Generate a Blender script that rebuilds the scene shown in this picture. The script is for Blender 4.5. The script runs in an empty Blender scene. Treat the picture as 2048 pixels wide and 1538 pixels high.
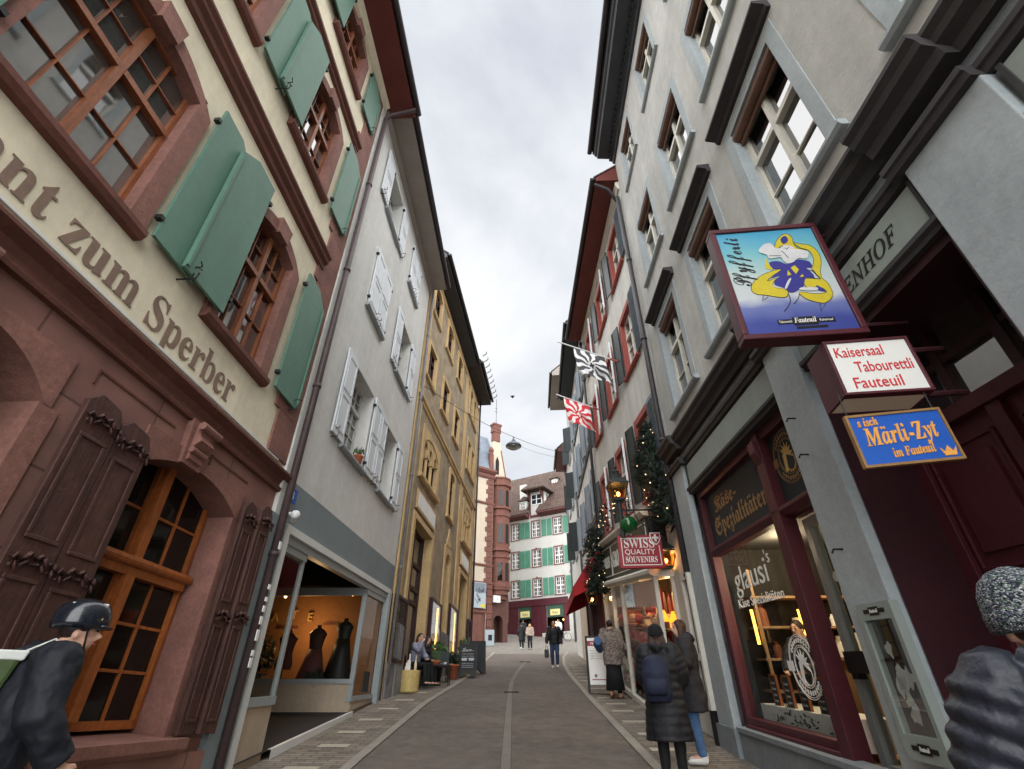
# A steep old-town shopping street under an overcast sky.  World: X right, Y up the street, Z up, metres.
import bpy, bmesh, math, random
from mathutils import Vector, Matrix, noise
R = math.radians
rnd = random.Random(7)
sc = bpy.context.scene
COL = sc.collection

# ---------------------------------------------------------------- camera, sky, sun, exposure
cam_d = bpy.data.cameras.new('camera'); cam = bpy.data.objects.new('camera', cam_d); COL.objects.link(cam)
cam_d.sensor_width = 36; cam_d.lens = 36 * 958.6 / 2048; cam_d.clip_end = 2000; cam_d.clip_start = .05
cam.location = (0, 0, 1.6); cam.rotation_euler = (R(90 + 32.512), 0, 0)
sc.camera = cam
SUN_EL, SUN_ROT = R(66), R(185)
w = bpy.data.worlds.new('World'); sc.world = w; w.use_nodes = True
nt = w.node_tree; nt.nodes.clear()
def nn(t, **k):
    n = nt.nodes.new(t)
    for a, b in k.items(): setattr(n, a, b)
    return n
out = nn('ShaderNodeOutputWorld'); bg = nn('ShaderNodeBackground'); bg.inputs['Strength'].default_value = .1
sky = nn('ShaderNodeTexSky', sky_type='NISHITA', sun_disc=False, sun_elevation=SUN_EL, sun_rotation=SUN_ROT)
tc = nn('ShaderNodeTexCoord'); sep = nn('ShaderNodeSeparateXYZ'); nt.links.new(tc.outputs['Generated'], sep.inputs[0])
zz = nn('ShaderNodeMath', operation='MAXIMUM'); nt.links.new(sep.outputs['Z'], zz.inputs[0]); zz.inputs[1].default_value = 0
za = nn('ShaderNodeMath', operation='ADD'); nt.links.new(zz.outputs[0], za.inputs[0]); za.inputs[1].default_value = .35
dv = nn('ShaderNodeVectorMath', operation='DIVIDE'); cmb = nn('ShaderNodeCombineXYZ')
for i in range(3): nt.links.new(za.outputs[0], cmb.inputs[i])
nt.links.new(tc.outputs['Generated'], dv.inputs[0]); nt.links.new(cmb.outputs[0], dv.inputs[1])
n1 = nn('ShaderNodeTexNoise'); n1.inputs['Scale'].default_value = 1.9; n1.inputs['Detail'].default_value = 6; n1.inputs['Roughness'].default_value = .55; n1.inputs['Distortion'].default_value = .35
nt.links.new(dv.outputs[0], n1.inputs['Vector'])
cr = nn('ShaderNodeValToRGB'); e = cr.color_ramp.elements
e[0].position = .34; e[0].color = (1.95, 2.05, 2.22, 1)
e[1].position = .63; e[1].color = (3.0, 3.02, 3.03, 1)
m_ = e.new(.48); m_.color = (2.42, 2.5, 2.62, 1)
nt.links.new(n1.outputs['Fac'], cr.inputs[0])
mx = nn('ShaderNodeMixRGB'); mx.inputs[0].default_value = .96
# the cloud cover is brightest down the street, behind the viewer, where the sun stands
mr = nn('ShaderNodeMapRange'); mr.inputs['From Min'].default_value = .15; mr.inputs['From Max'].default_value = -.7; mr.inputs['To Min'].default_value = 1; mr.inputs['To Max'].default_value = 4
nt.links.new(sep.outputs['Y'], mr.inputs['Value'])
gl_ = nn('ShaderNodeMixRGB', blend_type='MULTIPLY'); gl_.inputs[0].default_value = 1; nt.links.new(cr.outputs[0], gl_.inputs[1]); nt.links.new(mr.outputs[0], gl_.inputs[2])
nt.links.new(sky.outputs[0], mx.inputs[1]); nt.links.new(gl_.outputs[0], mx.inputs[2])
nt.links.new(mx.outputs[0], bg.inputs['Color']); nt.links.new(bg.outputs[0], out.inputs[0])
sl = bpy.data.lights.new('sun', 'SUN'); sl.energy = 1.5; sl.angle = R(150); sl.color = (1, .985, .96)
so = bpy.data.objects.new('sun', sl); COL.objects.link(so); so.location = (0, -10, 60)
so.rotation_euler = (Vector((math.sin(SUN_ROT) * math.cos(SUN_EL), math.cos(SUN_ROT) * math.cos(SUN_EL), math.sin(SUN_EL)))).to_track_quat('Z', 'Y').to_euler()
vs = sc.view_settings; vs.view_transform = 'Standard'; vs.look = 'None'; vs.exposure = 1.8; vs.gamma = 1
sc.cycles.use_denoising = True; sc.cycles.max_bounces = 8; sc.cycles.diffuse_bounces = 6; sc.cycles.transparent_max_bounces = 8
sc.cycles.caustics_reflective = False; sc.cycles.caustics_refractive = False; sc.cycles.sample_clamp_indirect = 4

# ---------------------------------------------------------------- materials
def lin(c):
    return tuple((x / 255 / 12.92 if x / 255 <= .04045 else ((x / 255 + .055) / 1.055) ** 2.4) for x in c[:3]) + (1,)
MATS = {}
def M(name, col, rough=.7, var=.1, vs=1.5, bump=.12, bs=35, streak=0, spec=.35, metal=0, speck=0, wave=0, grain=.6):
    """procedural surface: cloudy tone variation, optional rain streaks, specks, wood grain and fine bump"""
    m = bpy.data.materials.new(name); m.use_nodes = True; t = m.node_tree; L = t.links; N = t.nodes
    b = N['Principled BSDF']; b.inputs['Roughness'].default_value = rough; b.inputs['Metallic'].default_value = metal
    b.inputs['Specular IOR Level'].default_value = spec
    c = lin(col); tcn = N.new('ShaderNodeTexCoord')
    no = N.new('ShaderNodeTexNoise'); no.inputs['Scale'].default_value = vs; no.inputs['Detail'].default_value = 7; no.inputs['Roughness'].default_value = .6
    L.new(tcn.outputs['Object'], no.inputs['Vector'])
    r = N.new('ShaderNodeValToRGB'); r.color_ramp.elements[0].position = .32; r.color_ramp.elements[1].position = .68
    r.color_ramp.elements[0].color = tuple(x * (1 - var) for x in c[:3]) + (1,); r.color_ramp.elements[1].color = tuple(min(1, x * (1 + var)) for x in c[:3]) + (1,)
    L.new(no.outputs['Fac'], r.inputs[0]); cur = r.outputs[0]
    fine = N.new('ShaderNodeTexNoise'); fine.inputs['Scale'].default_value = vs * 9; fine.inputs['Detail'].default_value = 6; fine.inputs['Roughness'].default_value = .7; L.new(tcn.outputs['Object'], fine.inputs['Vector'])
    def mul(src, fac, lo, hi, p0, p1):
        nonlocal cur
        rr = N.new('ShaderNodeValToRGB'); rr.color_ramp.elements[0].position = p0; rr.color_ramp.elements[1].position = p1
        rr.color_ramp.elements[0].color = (lo, lo, lo, 1); rr.color_ramp.elements[1].color = (hi, hi, hi, 1)
        L.new(src, rr.inputs[0]); x = N.new('ShaderNodeMixRGB'); x.blend_type = 'MULTIPLY'; x.inputs[0].default_value = fac
        L.new(cur, x.inputs[1]); L.new(rr.outputs[0], x.inputs[2]); cur = x.outputs[0]
    if var and grain: mul(fine.outputs['Fac'], grain, 1 - min(.5, var * 2.2), 1 + min(.3, var * 1.2), .3, .7)
    if streak:
        mp = N.new('ShaderNodeMapping'); mp.inputs['Scale'].default_value = (1.5, 1.5, .16); L.new(tcn.outputs['Object'], mp.inputs[0])
        s = N.new('ShaderNodeTexNoise'); s.inputs['Scale'].default_value = 1.3; s.inputs['Detail'].default_value = 9; s.inputs['Roughness'].default_value = .68; L.new(mp.outputs[0], s.inputs['Vector'])
        mul(s.outputs['Fac'], streak, .5, 1.1, .28, .66)
    if wave:
        mp = N.new('ShaderNodeMapping'); mp.inputs['Scale'].default_value = (9, 9, .7); L.new(tcn.outputs['Object'], mp.inputs[0])
        s = N.new('ShaderNodeTexNoise'); s.inputs['Scale'].default_value = 5; s.inputs['Detail'].default_value = 4; L.new(mp.outputs[0], s.inputs['Vector'])
        mul(s.outputs['Fac'], wave, .5, 1.25, .3, .7)
    if speck:
        s = N.new('ShaderNodeTexNoise'); s.inputs['Scale'].default_value = 160; s.inputs['Detail'].default_value = 2; L.new(tcn.outputs['Object'], s.inputs['Vector'])
        mul(s.outputs['Fac'], speck, .5, 1.4, .35, .68)
    L.new(cur, b.inputs['Base Color'])
    if bump:
        n2 = N.new('ShaderNodeTexNoise'); n2.inputs['Scale'].default_value = bs; n2.inputs['Detail'].default_value = 5; L.new(tcn.outputs['Object'], n2.inputs['Vector'])
        bp = N.new('ShaderNodeBump'); bp.inputs['Strength'].default_value = bump; bp.inputs['Distance'].default_value = .02
        L.new(n2.outputs['Fac'], bp.inputs['Height']); L.new(bp.outputs[0], b.inputs['Normal'])
    MATS[name] = m
    return m
def MBR(name, c1, c2, mort, bw, bh, msize=.02, rough=.8, bump=.5, offs=.5, var=.25, bias=0):
    """masonry in facade coordinates (UV in metres): blocks, setts or tiles with joints"""
    m = M(name, c1, rough=rough, var=.1, bump=0); t = m.node_tree; L = t.links; N = t.nodes; b = N['Principled BSDF']
    uv = N.new('ShaderNodeUVMap'); br = N.new('ShaderNodeTexBrick'); br.offset = offs
    nz = N.new('ShaderNodeTexNoise'); nz.inputs['Scale'].default_value = 6; L.new(uv.outputs[0], nz.inputs['Vector'])
    mxv = N.new('ShaderNodeMixRGB'); mxv.blend_type = 'ADD'; mxv.inputs[0].default_value = .12 * min(bw, bh) if min(bw, bh) < .2 else .012
    L.new(uv.outputs[0], mxv.inputs[1]); L.new(nz.outputs['Color'], mxv.inputs[2]); L.new(mxv.outputs[0], br.inputs['Vector'])
    br.inputs['Color1'].default_value = lin(c1); br.inputs['Color2'].default_value = lin(c2); br.inputs['Mortar'].default_value = lin(mort)
    br.inputs['Scale'].default_value = 1; br.inputs['Brick Width'].default_value = bw; br.inputs['Row Height'].default_value = bh
    br.inputs['Mortar Size'].default_value = msize; br.inputs['Mortar Smooth'].default_value = .3; br.inputs['Bias'].default_value = bias
    no = N.new('ShaderNodeTexNoise'); no.inputs['Scale'].default_value = 2.2; no.inputs['Detail'].default_value = 8; L.new(uv.outputs[0], no.inputs['Vector'])
    rr = N.new('ShaderNodeValToRGB'); rr.color_ramp.elements[0].position = .3; rr.color_ramp.elements[1].position = .7
    rr.color_ramp.elements[0].color = (1 - var,) * 3 + (1,); rr.color_ramp.elements[1].color = (1 + var * .6,) * 3 + (1,)
    L.new(no.outputs['Fac'], rr.inputs[0]); x = N.new('ShaderNodeMixRGB'); x.blend_type = 'MULTIPLY'; x.inputs[0].default_value = 1
    L.new(br.outputs['Color'], x.inputs[1]); L.new(rr.outputs[0], x.inputs[2]); L.new(x.outputs[0], b.inputs['Base Color'])
    fine = N.new('ShaderNodeTexNoise'); fine.inputs['Scale'].default_value = 40; fine.inputs['Detail'].default_value = 4; L.new(uv.outputs[0], fine.inputs['Vector'])
    ad = N.new('ShaderNodeMath'); ad.operation = 'MULTIPLY_ADD'; ad.inputs[1].default_value = -1.0; L.new(br.outputs['Fac'], ad.inputs[0])
    sm = N.new('ShaderNodeMath'); sm.operation = 'MULTIPLY'; sm.inputs[1].default_value = .5; L.new(fine.outputs['Fac'], sm.inputs[0]); L.new(sm.outputs[0], ad.inputs[2])
    bp = N.new('ShaderNodeBump'); bp.inputs['Strength'].default_value = bump; bp.inputs['Distance'].default_value = .02
    L.new(ad.outputs[0], bp.inputs['Height']); L.new(bp.outputs[0], b.inputs['Normal'])
    return m
def MG(name, col=(20, 23, 24), rough=.03, ior=3.6, wob=.02):
    """old window glass over a dark room: mirrors the street, slightly wavy"""
    m = bpy.data.materials.new(name); m.use_nodes = True; t = m.node_tree; L = t.links; N = t.nodes; b = N['Principled BSDF']
    b.inputs['Roughness'].default_value = rough; b.inputs['IOR'].default_value = ior
    tcn = N.new('ShaderNodeTexCoord'); no = N.new('ShaderNodeTexNoise'); no.inputs['Scale'].default_value = 1.3; no.inputs['Detail'].default_value = 3
    L.new(tcn.outputs['Object'], no.inputs['Vector']); r = N.new('ShaderNodeValToRGB'); c = lin(col)
    r.color_ramp.elements[0].position = .3; r.color_ramp.elements[0].color = tuple(x * .75 for x in c[:3]) + (1,)
    r.color_ramp.elements[1].position = .7; r.color_ramp.elements[1].color = tuple(x * 1.25 for x in c[:3]) + (1,)
    L.new(no.outputs['Fac'], r.inputs[0]); L.new(r.outputs[0], b.inputs['Base Color'])
    n2 = N.new('ShaderNodeTexNoise'); n2.inputs['Scale'].default_value = 1.6; L.new(tcn.outputs['Object'], n2.inputs['Vector'])
    bp = N.new('ShaderNodeBump'); bp.inputs['Strength'].default_value = wob; bp.inputs['Distance'].default_value = .1
    L.new(n2.outputs['Fac'], bp.inputs['Height']); L.new(bp.outputs[0], b.inputs['Normal']); MATS[name] = m
    return m
def MCLEAR(name, tint=(235, 240, 238), ior=1.5):
    m = bpy.data.materials.new(name); m.use_nodes = True; t = m.node_tree; t.nodes.clear(); N = t.nodes; L = t.links
    o = N.new('ShaderNodeOutputMaterial'); mix = N.new('ShaderNodeMixShader'); tr = N.new('ShaderNodeBsdfTransparent'); gl = N.new('ShaderNodeBsdfGlossy')
    fr = N.new('ShaderNodeFresnel'); fr.inputs['IOR'].default_value = ior; tr.inputs['Color'].default_value = lin(tint); gl.inputs['Roughness'].default_value = .02
    sc_ = N.new('ShaderNodeMath'); sc_.operation = 'MULTIPLY'; sc_.inputs[1].default_value = .42; L.new(fr.outputs[0], sc_.inputs[0]); L.new(sc_.outputs[0], mix.inputs[0]); L.new(tr.outputs[0], mix.inputs[1]); L.new(gl.outputs[0], mix.inputs[2]); L.new(mix.outputs[0], o.inputs[0]); MATS[name] = m
    return m
def ME(name, col, strength):
    m = bpy.data.materials.new(name); m.use_nodes = True; t = m.node_tree; b = t.nodes['Principled BSDF']
    b.inputs['Base Color'].default_value = lin(col); b.inputs['Emission Color'].default_value = lin(col); b.inputs['Emission Strength'].default_value = strength
    MATS[name] = m; return m

# ---------------------------------------------------------------- frames and mesh builder
class Fr:
    """facade frame: a along the wall, d out of the wall to the street, z up"""
    def __init__(s, O, U=(1, 0, 0), N=(0, -1, 0)):
        s.O = Vector(O); s.U = Vector(U); s.N = Vector(N); s.Z = Vector((0, 0, 1))
    def __call__(s, a, d, z): return s.O + a * s.U + d * s.N + z * s.Z
WF = Fr((0, 0, 0), (1, 0, 0), (0, 1, 0))
def root_loc(o):
    v = Vector((0, 0, 0))
    while o is not None: v += o.location; o = o.parent
    return v
class MB:
    def __init__(s, fr=WF): s.fr = fr; s.v = []; s.f = []; s.m = []
    def add(s, vs, fs, mi=0):
        n = len(s.v); s.v += [tuple(v) for v in vs]; s.f += [tuple(i + n for i in f) for f in fs]; s.m += [mi] * len(fs); return s
    def box(s, a0, a1, d0, d1, z0, z1, mi=0):
        return s.add([(a0, d0, z0), (a1, d0, z0), (a1, d1, z0), (a0, d1, z0), (a0, d0, z1), (a1, d0, z1), (a1, d1, z1), (a0, d1, z1)],
                     [(0, 3, 2, 1), (4, 5, 6, 7), (0, 1, 5, 4), (1, 2, 6, 5), (2, 3, 7, 6), (3, 0, 4, 7)], mi)
    def obox(s, p0, p1, w, t, mi=0, up=(0, 0, 1)):
        """beam from p0 to p1, width w sideways, thickness t"""
        p0 = Vector(p0); p1 = Vector(p1); x = (p1 - p0).normalized(); u = Vector(up)
        y = u.cross(x)
        if y.length < 1e-4: y = Vector((0, 1, 0)).cross(x)
        y.normalize(); z = x.cross(y); vs = []
        for p in (p0, p1):
            for sy, sz in ((-1, -1), (1, -1), (1, 1), (-1, 1)): vs.append(p + y * sy * w / 2 + z * sz * t / 2)
        return s.add(vs, [(3, 2, 1, 0), (4, 5, 6, 7), (0, 1, 5, 4), (1, 2, 6, 5), (2, 3, 7, 6), (3, 0, 4, 7)], mi)
    def ext(s, poly, lo, hi, mp, mi=0):
        n = len(poly); vs = [mp(p, lo) for p in poly] + [mp(p, hi) for p in poly]
        return s.add(vs, [tuple(range(n - 1, -1, -1)), tuple(range(n, 2 * n))] + [(i, (i + 1) % n, n + (i + 1) % n, n + i) for i in range(n)], mi)
    def prism(s, poly, d0, d1, mi=0): return s.ext(poly, d0, d1, lambda p, d: (p[0], d, p[1]), mi)      # outline in (a, z)
    def prof(s, poly, a0, a1, mi=0): return s.ext(poly, a0, a1, lambda p, a: (a, p[0], p[1]), mi)       # outline in (d, z)
    def plan(s, poly, z0, z1, mi=0): return s.ext(poly, z0, z1, lambda p, z: (p[0], p[1], z), mi)       # outline in (a, d)
    def quad(s, a, b, c, d, mi=0): return s.add([a, b, c, d], [(0, 1, 2, 3)], mi)
    def tube(s, pts, r, n=8, mi=0, caps=True, flat=None):
        """tube through pts; r number, list, or list of (rx, ry)"""
        pts = [Vector(p) for p in pts]; k = len(pts); rs = r if isinstance(r, (list, tuple)) else [r] * k; vs = []; fs = []
        for i, p in enumerate(pts):
            t = (pts[min(i + 1, k - 1)] - pts[max(i - 1, 0)])
            t = t.normalized() if t.length > 1e-9 else Vector((0, 0, 1))
            x = Vector(flat or (1, 0, 0)); x = x - t * x.dot(t)
            if x.length < .12: x = Vector((0, 1, 0)); x = x - t * x.dot(t)
            x.normalize(); y = t.cross(x); rr = rs[i]; rx, ry = rr if isinstance(rr, (tuple, list)) else (rr, rr)
            for j in range(n):
                q = 2 * math.pi * j / n; vs.append(p + x * rx * math.cos(q) + y * ry * math.sin(q))
        for i in range(k - 1):
            for j in range(n): fs.append((i * n + j, i * n + (j + 1) % n, (i + 1) * n + (j + 1) % n, (i + 1) * n + j))
        if caps: fs += [tuple(range(n - 1, -1, -1)), tuple(range((k - 1) * n, k * n))]
        return s.add(vs, fs, mi)
    def lathe(s, c, prof, n=16, mi=0, sx=1, sy=1):
        vs = []; fs = []
        for r, z in prof:
            for j in range(n):
                q = 2 * math.pi * j / n; vs.append((c[0] + r * sx * math.cos(q), c[1] + r * sy * math.sin(q), c[2] + z))
        k = len(prof)
        for i in range(k - 1):
            for j in range(n): fs.append((i * n + j, i * n + (j + 1) % n, (i + 1) * n + (j + 1) % n, (i + 1) * n + j))
        fs += [tuple(range(n - 1, -1, -1)), tuple(range((k - 1) * n, k * n))]
        return s.add(vs, fs, mi)
    def ball(s, c, r, n=14, mi=0):
        rx, ry, rz = r if isinstance(r, (tuple, list)) else (r, r, r); h = n // 2
        return s.lathe(c, [(math.sin(math.pi * i / h) * 1 or 1e-4, -math.cos(math.pi * i / h) * rz) for i in range(h + 1)], n, mi, rx, ry)
    def mesh(s, name, mats, off=Vector((0, 0, 0)), smooth=False):
        me = bpy.data.meshes.new(name); me.from_pydata([s.fr(*v) - off for v in s.v], [], s.f)
        bm = bmesh.new(); bm.from_mesh(me); bmesh.ops.recalc_face_normals(bm, faces=bm.faces); bm.to_mesh(me); bm.free()
        for m in (mats if isinstance(mats, (list, tuple)) else [mats]): me.materials.append(MATS[m])
        uv = me.uv_layers.new(name='UVMap'); U, N_ = s.fr.U, s.fr.N
        for p in me.polygons:
            p.material_index = s.m[p.index]; p.use_smooth = smooth; nv = p.normal
            na, nd, nz = abs(nv.dot(U)), abs(nv.dot(N_)), abs(nv.z)
            for li in p.loop_indices:
                q = s.v[me.loops[li].vertex_index]
                uv.data[li].uv = (q[0], q[1]) if nz >= max(na, nd) else ((q[1], q[2]) if na > nd else (q[0], q[2]))
        return me
    def pieces(s):
        """one builder per loose piece"""
        p = list(range(len(s.v)))
        def fd(i):
            while p[i] != i: p[i] = p[p[i]]; i = p[i]
            return i
        for f in s.f:
            for i in f[1:]: p[fd(i)] = fd(f[0])
        gr = {}
        for f, m in zip(s.f, s.m): gr.setdefault(fd(f[0]), []).append((f, m))
        for g in gr.values():
            b = MB(s.fr); ix = {}
            for f, m in g:
                for i in f:
                    if i not in ix: ix[i] = len(b.v); b.v.append(s.v[i])
                b.f.append(tuple(ix[i] for i in f)); b.m.append(m)
            yield b
    def build(s, name, mats, parent=None, smooth=False, bevel=0, loc=None):
        if parent is None:
            if loc is None:
                ws = [s.fr(*v) for v in s.v]; loc = Vector((sum(p.x for p in ws) / len(ws), sum(p.y for p in ws) / len(ws), min(p.z for p in ws)))
            off = Vector(loc)
        else: off = root_loc(parent)
        o = bpy.data.objects.new(name, s.mesh(name, mats, off, smooth)); COL.objects.link(o)
        if parent is None: o.location = off
        else: o.parent = parent
        if bevel:
            b = o.modifiers.new('bevel', 'BEVEL'); b.width = bevel; b.segments = 2; b.limit_method = 'ANGLE'; b.angle_limit = R(40)
        return o
def thing(name, label, cat, loc, group=None):
    o = bpy.data.objects.new(name, None); COL.objects.link(o); o.location = loc; o.empty_display_size = .2
    o['label'] = label; o['category'] = cat
    if group: o['group'] = group
    return o
def tag(o, label, cat, group=None):
    o['label'] = label; o['category'] = cat
    if group: o['group'] = group
    return o
def kids(o): return [c for c in bpy.data.objects if c.parent == o]
def dup(o, parent=None):
    c = o.copy(); COL.objects.link(c)
    if parent is not None: c.parent = parent
    for ch in kids(o): dup(ch, c)
    return c
def struct(o): o['kind'] = 'structure'; return o

# ---------------------------------------------------------------- lettering (outline text laid on a frame)
def _map(t, up, lo, exc={}):
    return ''.join(exc.get(c) or (chr(up + ord(c) - 65) if 'A' <= c <= 'Z' else chr(lo + ord(c) - 97) if 'a' <= c <= 'z' else c) for c in t)
STY = {'bold': lambda t: _map(t, 0x1D400, 0x1D41A), 'serif': lambda t: _map(t, 0x1D400, 0x1D41A), 'ital': lambda t: _map(t, 0x1D434, 0x1D44E, {'h': '\u210E'}),
       'frak': lambda t: _map(t, 0x1D56C, 0x1D586), 'script': lambda t: _map(t, 0x1D4D0, 0x1D4EA), 'sans': lambda t: t, 'bi': lambda t: _map(t, 0x1D468, 0x1D482)}
def text(mb, s, a, z, width=None, size=None, d=.01, th=.004, style='sans', flip=False, align='l', slant=0, rot=0, xs=1.0, mi=0, heavy=0):
    """adds lettering to mb in its frame at (a, z) on plane d; flip=True when reading direction is -a"""
    uml = [i for i, c in enumerate(s) if c in 'äöü'] if style in ('bold', 'frak', 'ital', 'script', 'bi') else []
    base = s.replace('ä', 'a').replace('ö', 'o').replace('ü', 'u') if uml else s
    c = bpy.data.curves.new('t', 'FONT'); c.body = STY[style](base); c.size = 1; c.offset = heavy; c.resolution_u = 3
    o = bpy.data.objects.new('t', c); COL.objects.link(o); dg = bpy.context.evaluated_depsgraph_get()
    me = bpy.data.meshes.new_from_object(o.evaluated_get(dg)); bm = bmesh.new(); bm.from_mesh(me)
    for i in uml:                                        # two dots above the letter
        c.body = STY[style](base[:i]); dg.update(); x0 = max([v.co.x for v in bpy.data.meshes.new_from_object(o.evaluated_get(dg)).vertices] or [0])
        c.body = STY[style](base[:i + 1]); dg.update(); x1 = max([v.co.x for v in bpy.data.meshes.new_from_object(o.evaluated_get(dg)).vertices])
        for k in (.33, .72):
            cx = x0 + (x1 - x0) * k; vs = [bm.verts.new((cx + .06 * math.cos(q * math.pi / 4), .62 + .06 * math.sin(q * math.pi / 4), 0)) for q in range(8)]; bm.faces.new(vs)
    bpy.data.objects.remove(o); bmesh.ops.dissolve_limit(bm, angle_limit=.02, verts=bm.verts, edges=bm.edges)
    bmesh.ops.triangulate(bm, faces=bm.faces)
    xs_ = [v.co.x for v in bm.verts]; x0, x1 = min(xs_), max(xs_)
    k = (width / (x1 - x0)) if width else size; ky = size if size else k
    if width and size: kx = width / (x1 - x0)
    else: kx = k * xs
    off = {'l': 0, 'c': -(x1 - x0) * kx / 2, 'r': -(x1 - x0) * kx}[align]; ca, sa = math.cos(rot), math.sin(rot)
    pts = []
    for v in bm.verts:
        px = (v.co.x - x0) * kx + off + slant * v.co.y * ky; py = v.co.y * ky; px, py = px * ca - py * sa, px * sa + py * ca
        pts.append((px, py))
    bm.verts.index_update(); fs = [tuple(v.index for v in f.verts) for f in bm.faces]
    edges = [tuple(v.index for v in e_.verts) for e_ in bm.edges if e_.is_boundary]; bm.free()
    sg = -1 if flip else 1; n = len(pts)
    vs = [(a + sg * p[0], d + th, z + p[1]) for p in pts] + [(a + sg * p[0], d, z + p[1]) for p in pts]
    mb.add(vs, fs + [(i, j, j + n, i + n) for i, j in edges], mi)
    return mb
# ---------------------------------------------------------------- palette
GS = .1026
def zg(y):
    if y < 40: return GS * y
    if y < 47: return 4.104 + .15 * (y - 40)
    return 5.154 + .2 * (min(y, 55) - 47)
M('cream_render', (222, 212, 186), .85, .07, .8, .1, 60, streak=.35)
MBR('sandstone_blocks', (138, 100, 90), (126, 90, 81), (98, 70, 63), 1.3, .55, .012, .85, .35, var=.22)
M('red_sandstone', (132, 93, 83), .85, .2, 2.5, .25, 45, streak=.25)
M('sandstone_dark', (104, 66, 56), .85, .15, 2.5, .2, 45, streak=.3)
M('brown_paint', (112, 72, 62), .7, .12, 2, .1, 30)
M('green_shutter', (88, 122, 106), .55, .07, 1.2, .06, 25, streak=.2)
M('orange_wood', (158, 90, 44), .45, .2, 2, .1, 30, wave=.55); M('deep_green', (58, 88, 72), .6, .1, 2, .04); M('brown_wood', (138, 82, 52), .5, .2, 2, .1, 30, wave=.5); M('slate_dark', (62, 64, 68), .6, .15, 2, .08)
M('dark_wood', (74, 48, 42), .6, .2, 2, .25, 30, wave=.6)
M('iron', (34, 33, 34), .55, .2, 6, .1, 60)
M('letter_brown', (128, 106, 92), .8, .15, 3, .05)
M('dark_gutter', (62, 58, 60), .5, .15, 2, .05, metal=.2)
M('pipe_brown', (74, 60, 60), .5, .15, 3, .05)
M('grey_render', (210, 209, 204), .88, .07, .7, .08, 70, streak=.22)
M('grey_band', (122, 133, 136), .7, .06, 1, .05, 40, streak=.15)
M('white_metal', (206, 208, 206), .45, .04, 2, .03)
M('grey_metal', (150, 158, 160), .4, .06, 2, .03, metal=.15)
M('pale_shutter', (214, 219, 222), .5, .04, 1.5, .04, 30, streak=.15)
M('pale_frame', (196, 196, 190), .5, .05, 2, .04)
M('soffit_grey', (150, 142, 134), .8, .08, 1.5, .06)
M('beige_panel', (176, 160, 140), .75, .08, 1.5, .06, streak=.25)
M('black_mat', (34, 31, 31), .85, .15, 3, .1)
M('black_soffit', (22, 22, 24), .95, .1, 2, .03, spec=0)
M('ochre_stone', (204, 174, 126), .85, .12, 2, .18, 45, streak=.35)
MBR('ochre_wall', (172, 155, 128), (162, 146, 121), (146, 131, 109), .16, .05, .01, .9, .4, var=.3)
M('plinth_grey', (128, 128, 128), .85, .15, 3, .25, 60, streak=.2)
M('maroon_paint', (80, 32, 40), .5, .14, 2, .06, 25, streak=.2)
M('maroon_dark', (54, 24, 30), .5, .14, 2, .06, 25, streak=.2)
M('roof_tile_dark', (70, 64, 62), .8, .25, 6, .3, 25)
MBR('roof_tile', (112, 84, 70), (92, 70, 62), (60, 46, 42), .17, .2, .02, .85, .8, var=.35)
MBR('roof_tile_far', (92, 72, 61), (78, 61, 53), (56, 44, 39), .3, .3, .03, .85, .8, var=.35)
M('slate', (104, 112, 122), .5, .12, 3, .15, 20)
M('stone_wall_r', (186, 185, 180), .9, .13, .6, .22, 30, streak=.4, grain=.45)
M('blue_stone', (164, 172, 175), .75, .1, 1.6, .15, 40, streak=.35)
M('blue_stone_dark', (124, 131, 134), .75, .14, 1.6, .15, 40, streak=.35)
M('green_grey_panel', (146, 155, 149), .75, .06, 1, .06, 30, streak=.25)
M('cornice_dark', (60, 57, 58), .75, .15, 2, .1, 40, streak=.2)
M('roller_brown', (104, 76, 62), .6, .2, 3, .12, 30, wave=.3)
M('white_wood', (214, 210, 198), .5, .06, 2, .05, streak=.15)
M('r2_render', (208, 206, 200), .9, .1, .8, .1, 60, streak=.45)
M('red_stone_trim', (158, 80, 72), .75, .1, 2, .1, 40, streak=.2)
M('red_soffit', (104, 52, 46), .7, .1, 2, .06)
M('black_green', (42, 50, 50), .45, .12, 2, .06)
M('blue_shutter', (128, 138, 148), .55, .08, 2, .05, streak=.2)
M('olive_fascia', (112, 110, 84), .6, .08, 2, .05)
M('green_sign', (64, 70, 58), .5, .1, 2, .04)
M('teal_shutter', (96, 156, 132), .6, .1, 1.5, .06, 20, streak=.2)
M('far_white', (198, 197, 190), .88, .05, .7, .06, 30, streak=.15)
M('far_cream', (178, 164, 146), .88, .05, .7, .06, 30, streak=.15)
M('far_red', (108, 70, 60), .85, .14, 2, .15, 25, streak=.3)
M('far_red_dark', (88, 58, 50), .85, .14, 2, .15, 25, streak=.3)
M('timber_brown', (104, 62, 58), .7, .15, 3, .1)
M('moss_tile', (110, 104, 74), .9, .25, 3, .3, 20)
M('awning_red', (168, 36, 42), .75, .1, 2, .05)
M('asphalt', (114, 105, 98), .9, .16, .45, .35, 150, speck=.55, spec=.2, grain=.8)
MBR('setts', (146, 134, 120), (116, 108, 99), (98, 92, 84), .3, .105, .012, .85, .7, var=.28)
M('kerb_stone', (150, 144, 134), .85, .12, 2, .2, 60, speck=.2)
M('pale_slab', (178, 170, 152), .85, .12, 3, .15, 50, speck=.2)
M('concrete_strip', (124, 117, 109), .85, .1, 2, .15, 70, speck=.25)
MBR('cobbles_far', (140, 134, 124), (126, 121, 113), (108, 104, 98), .2, .12, .02, .85, .5, var=.2)
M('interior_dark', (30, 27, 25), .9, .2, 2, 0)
M('interior_warm', (150, 104, 66), .85, .1, 1, 0)
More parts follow.
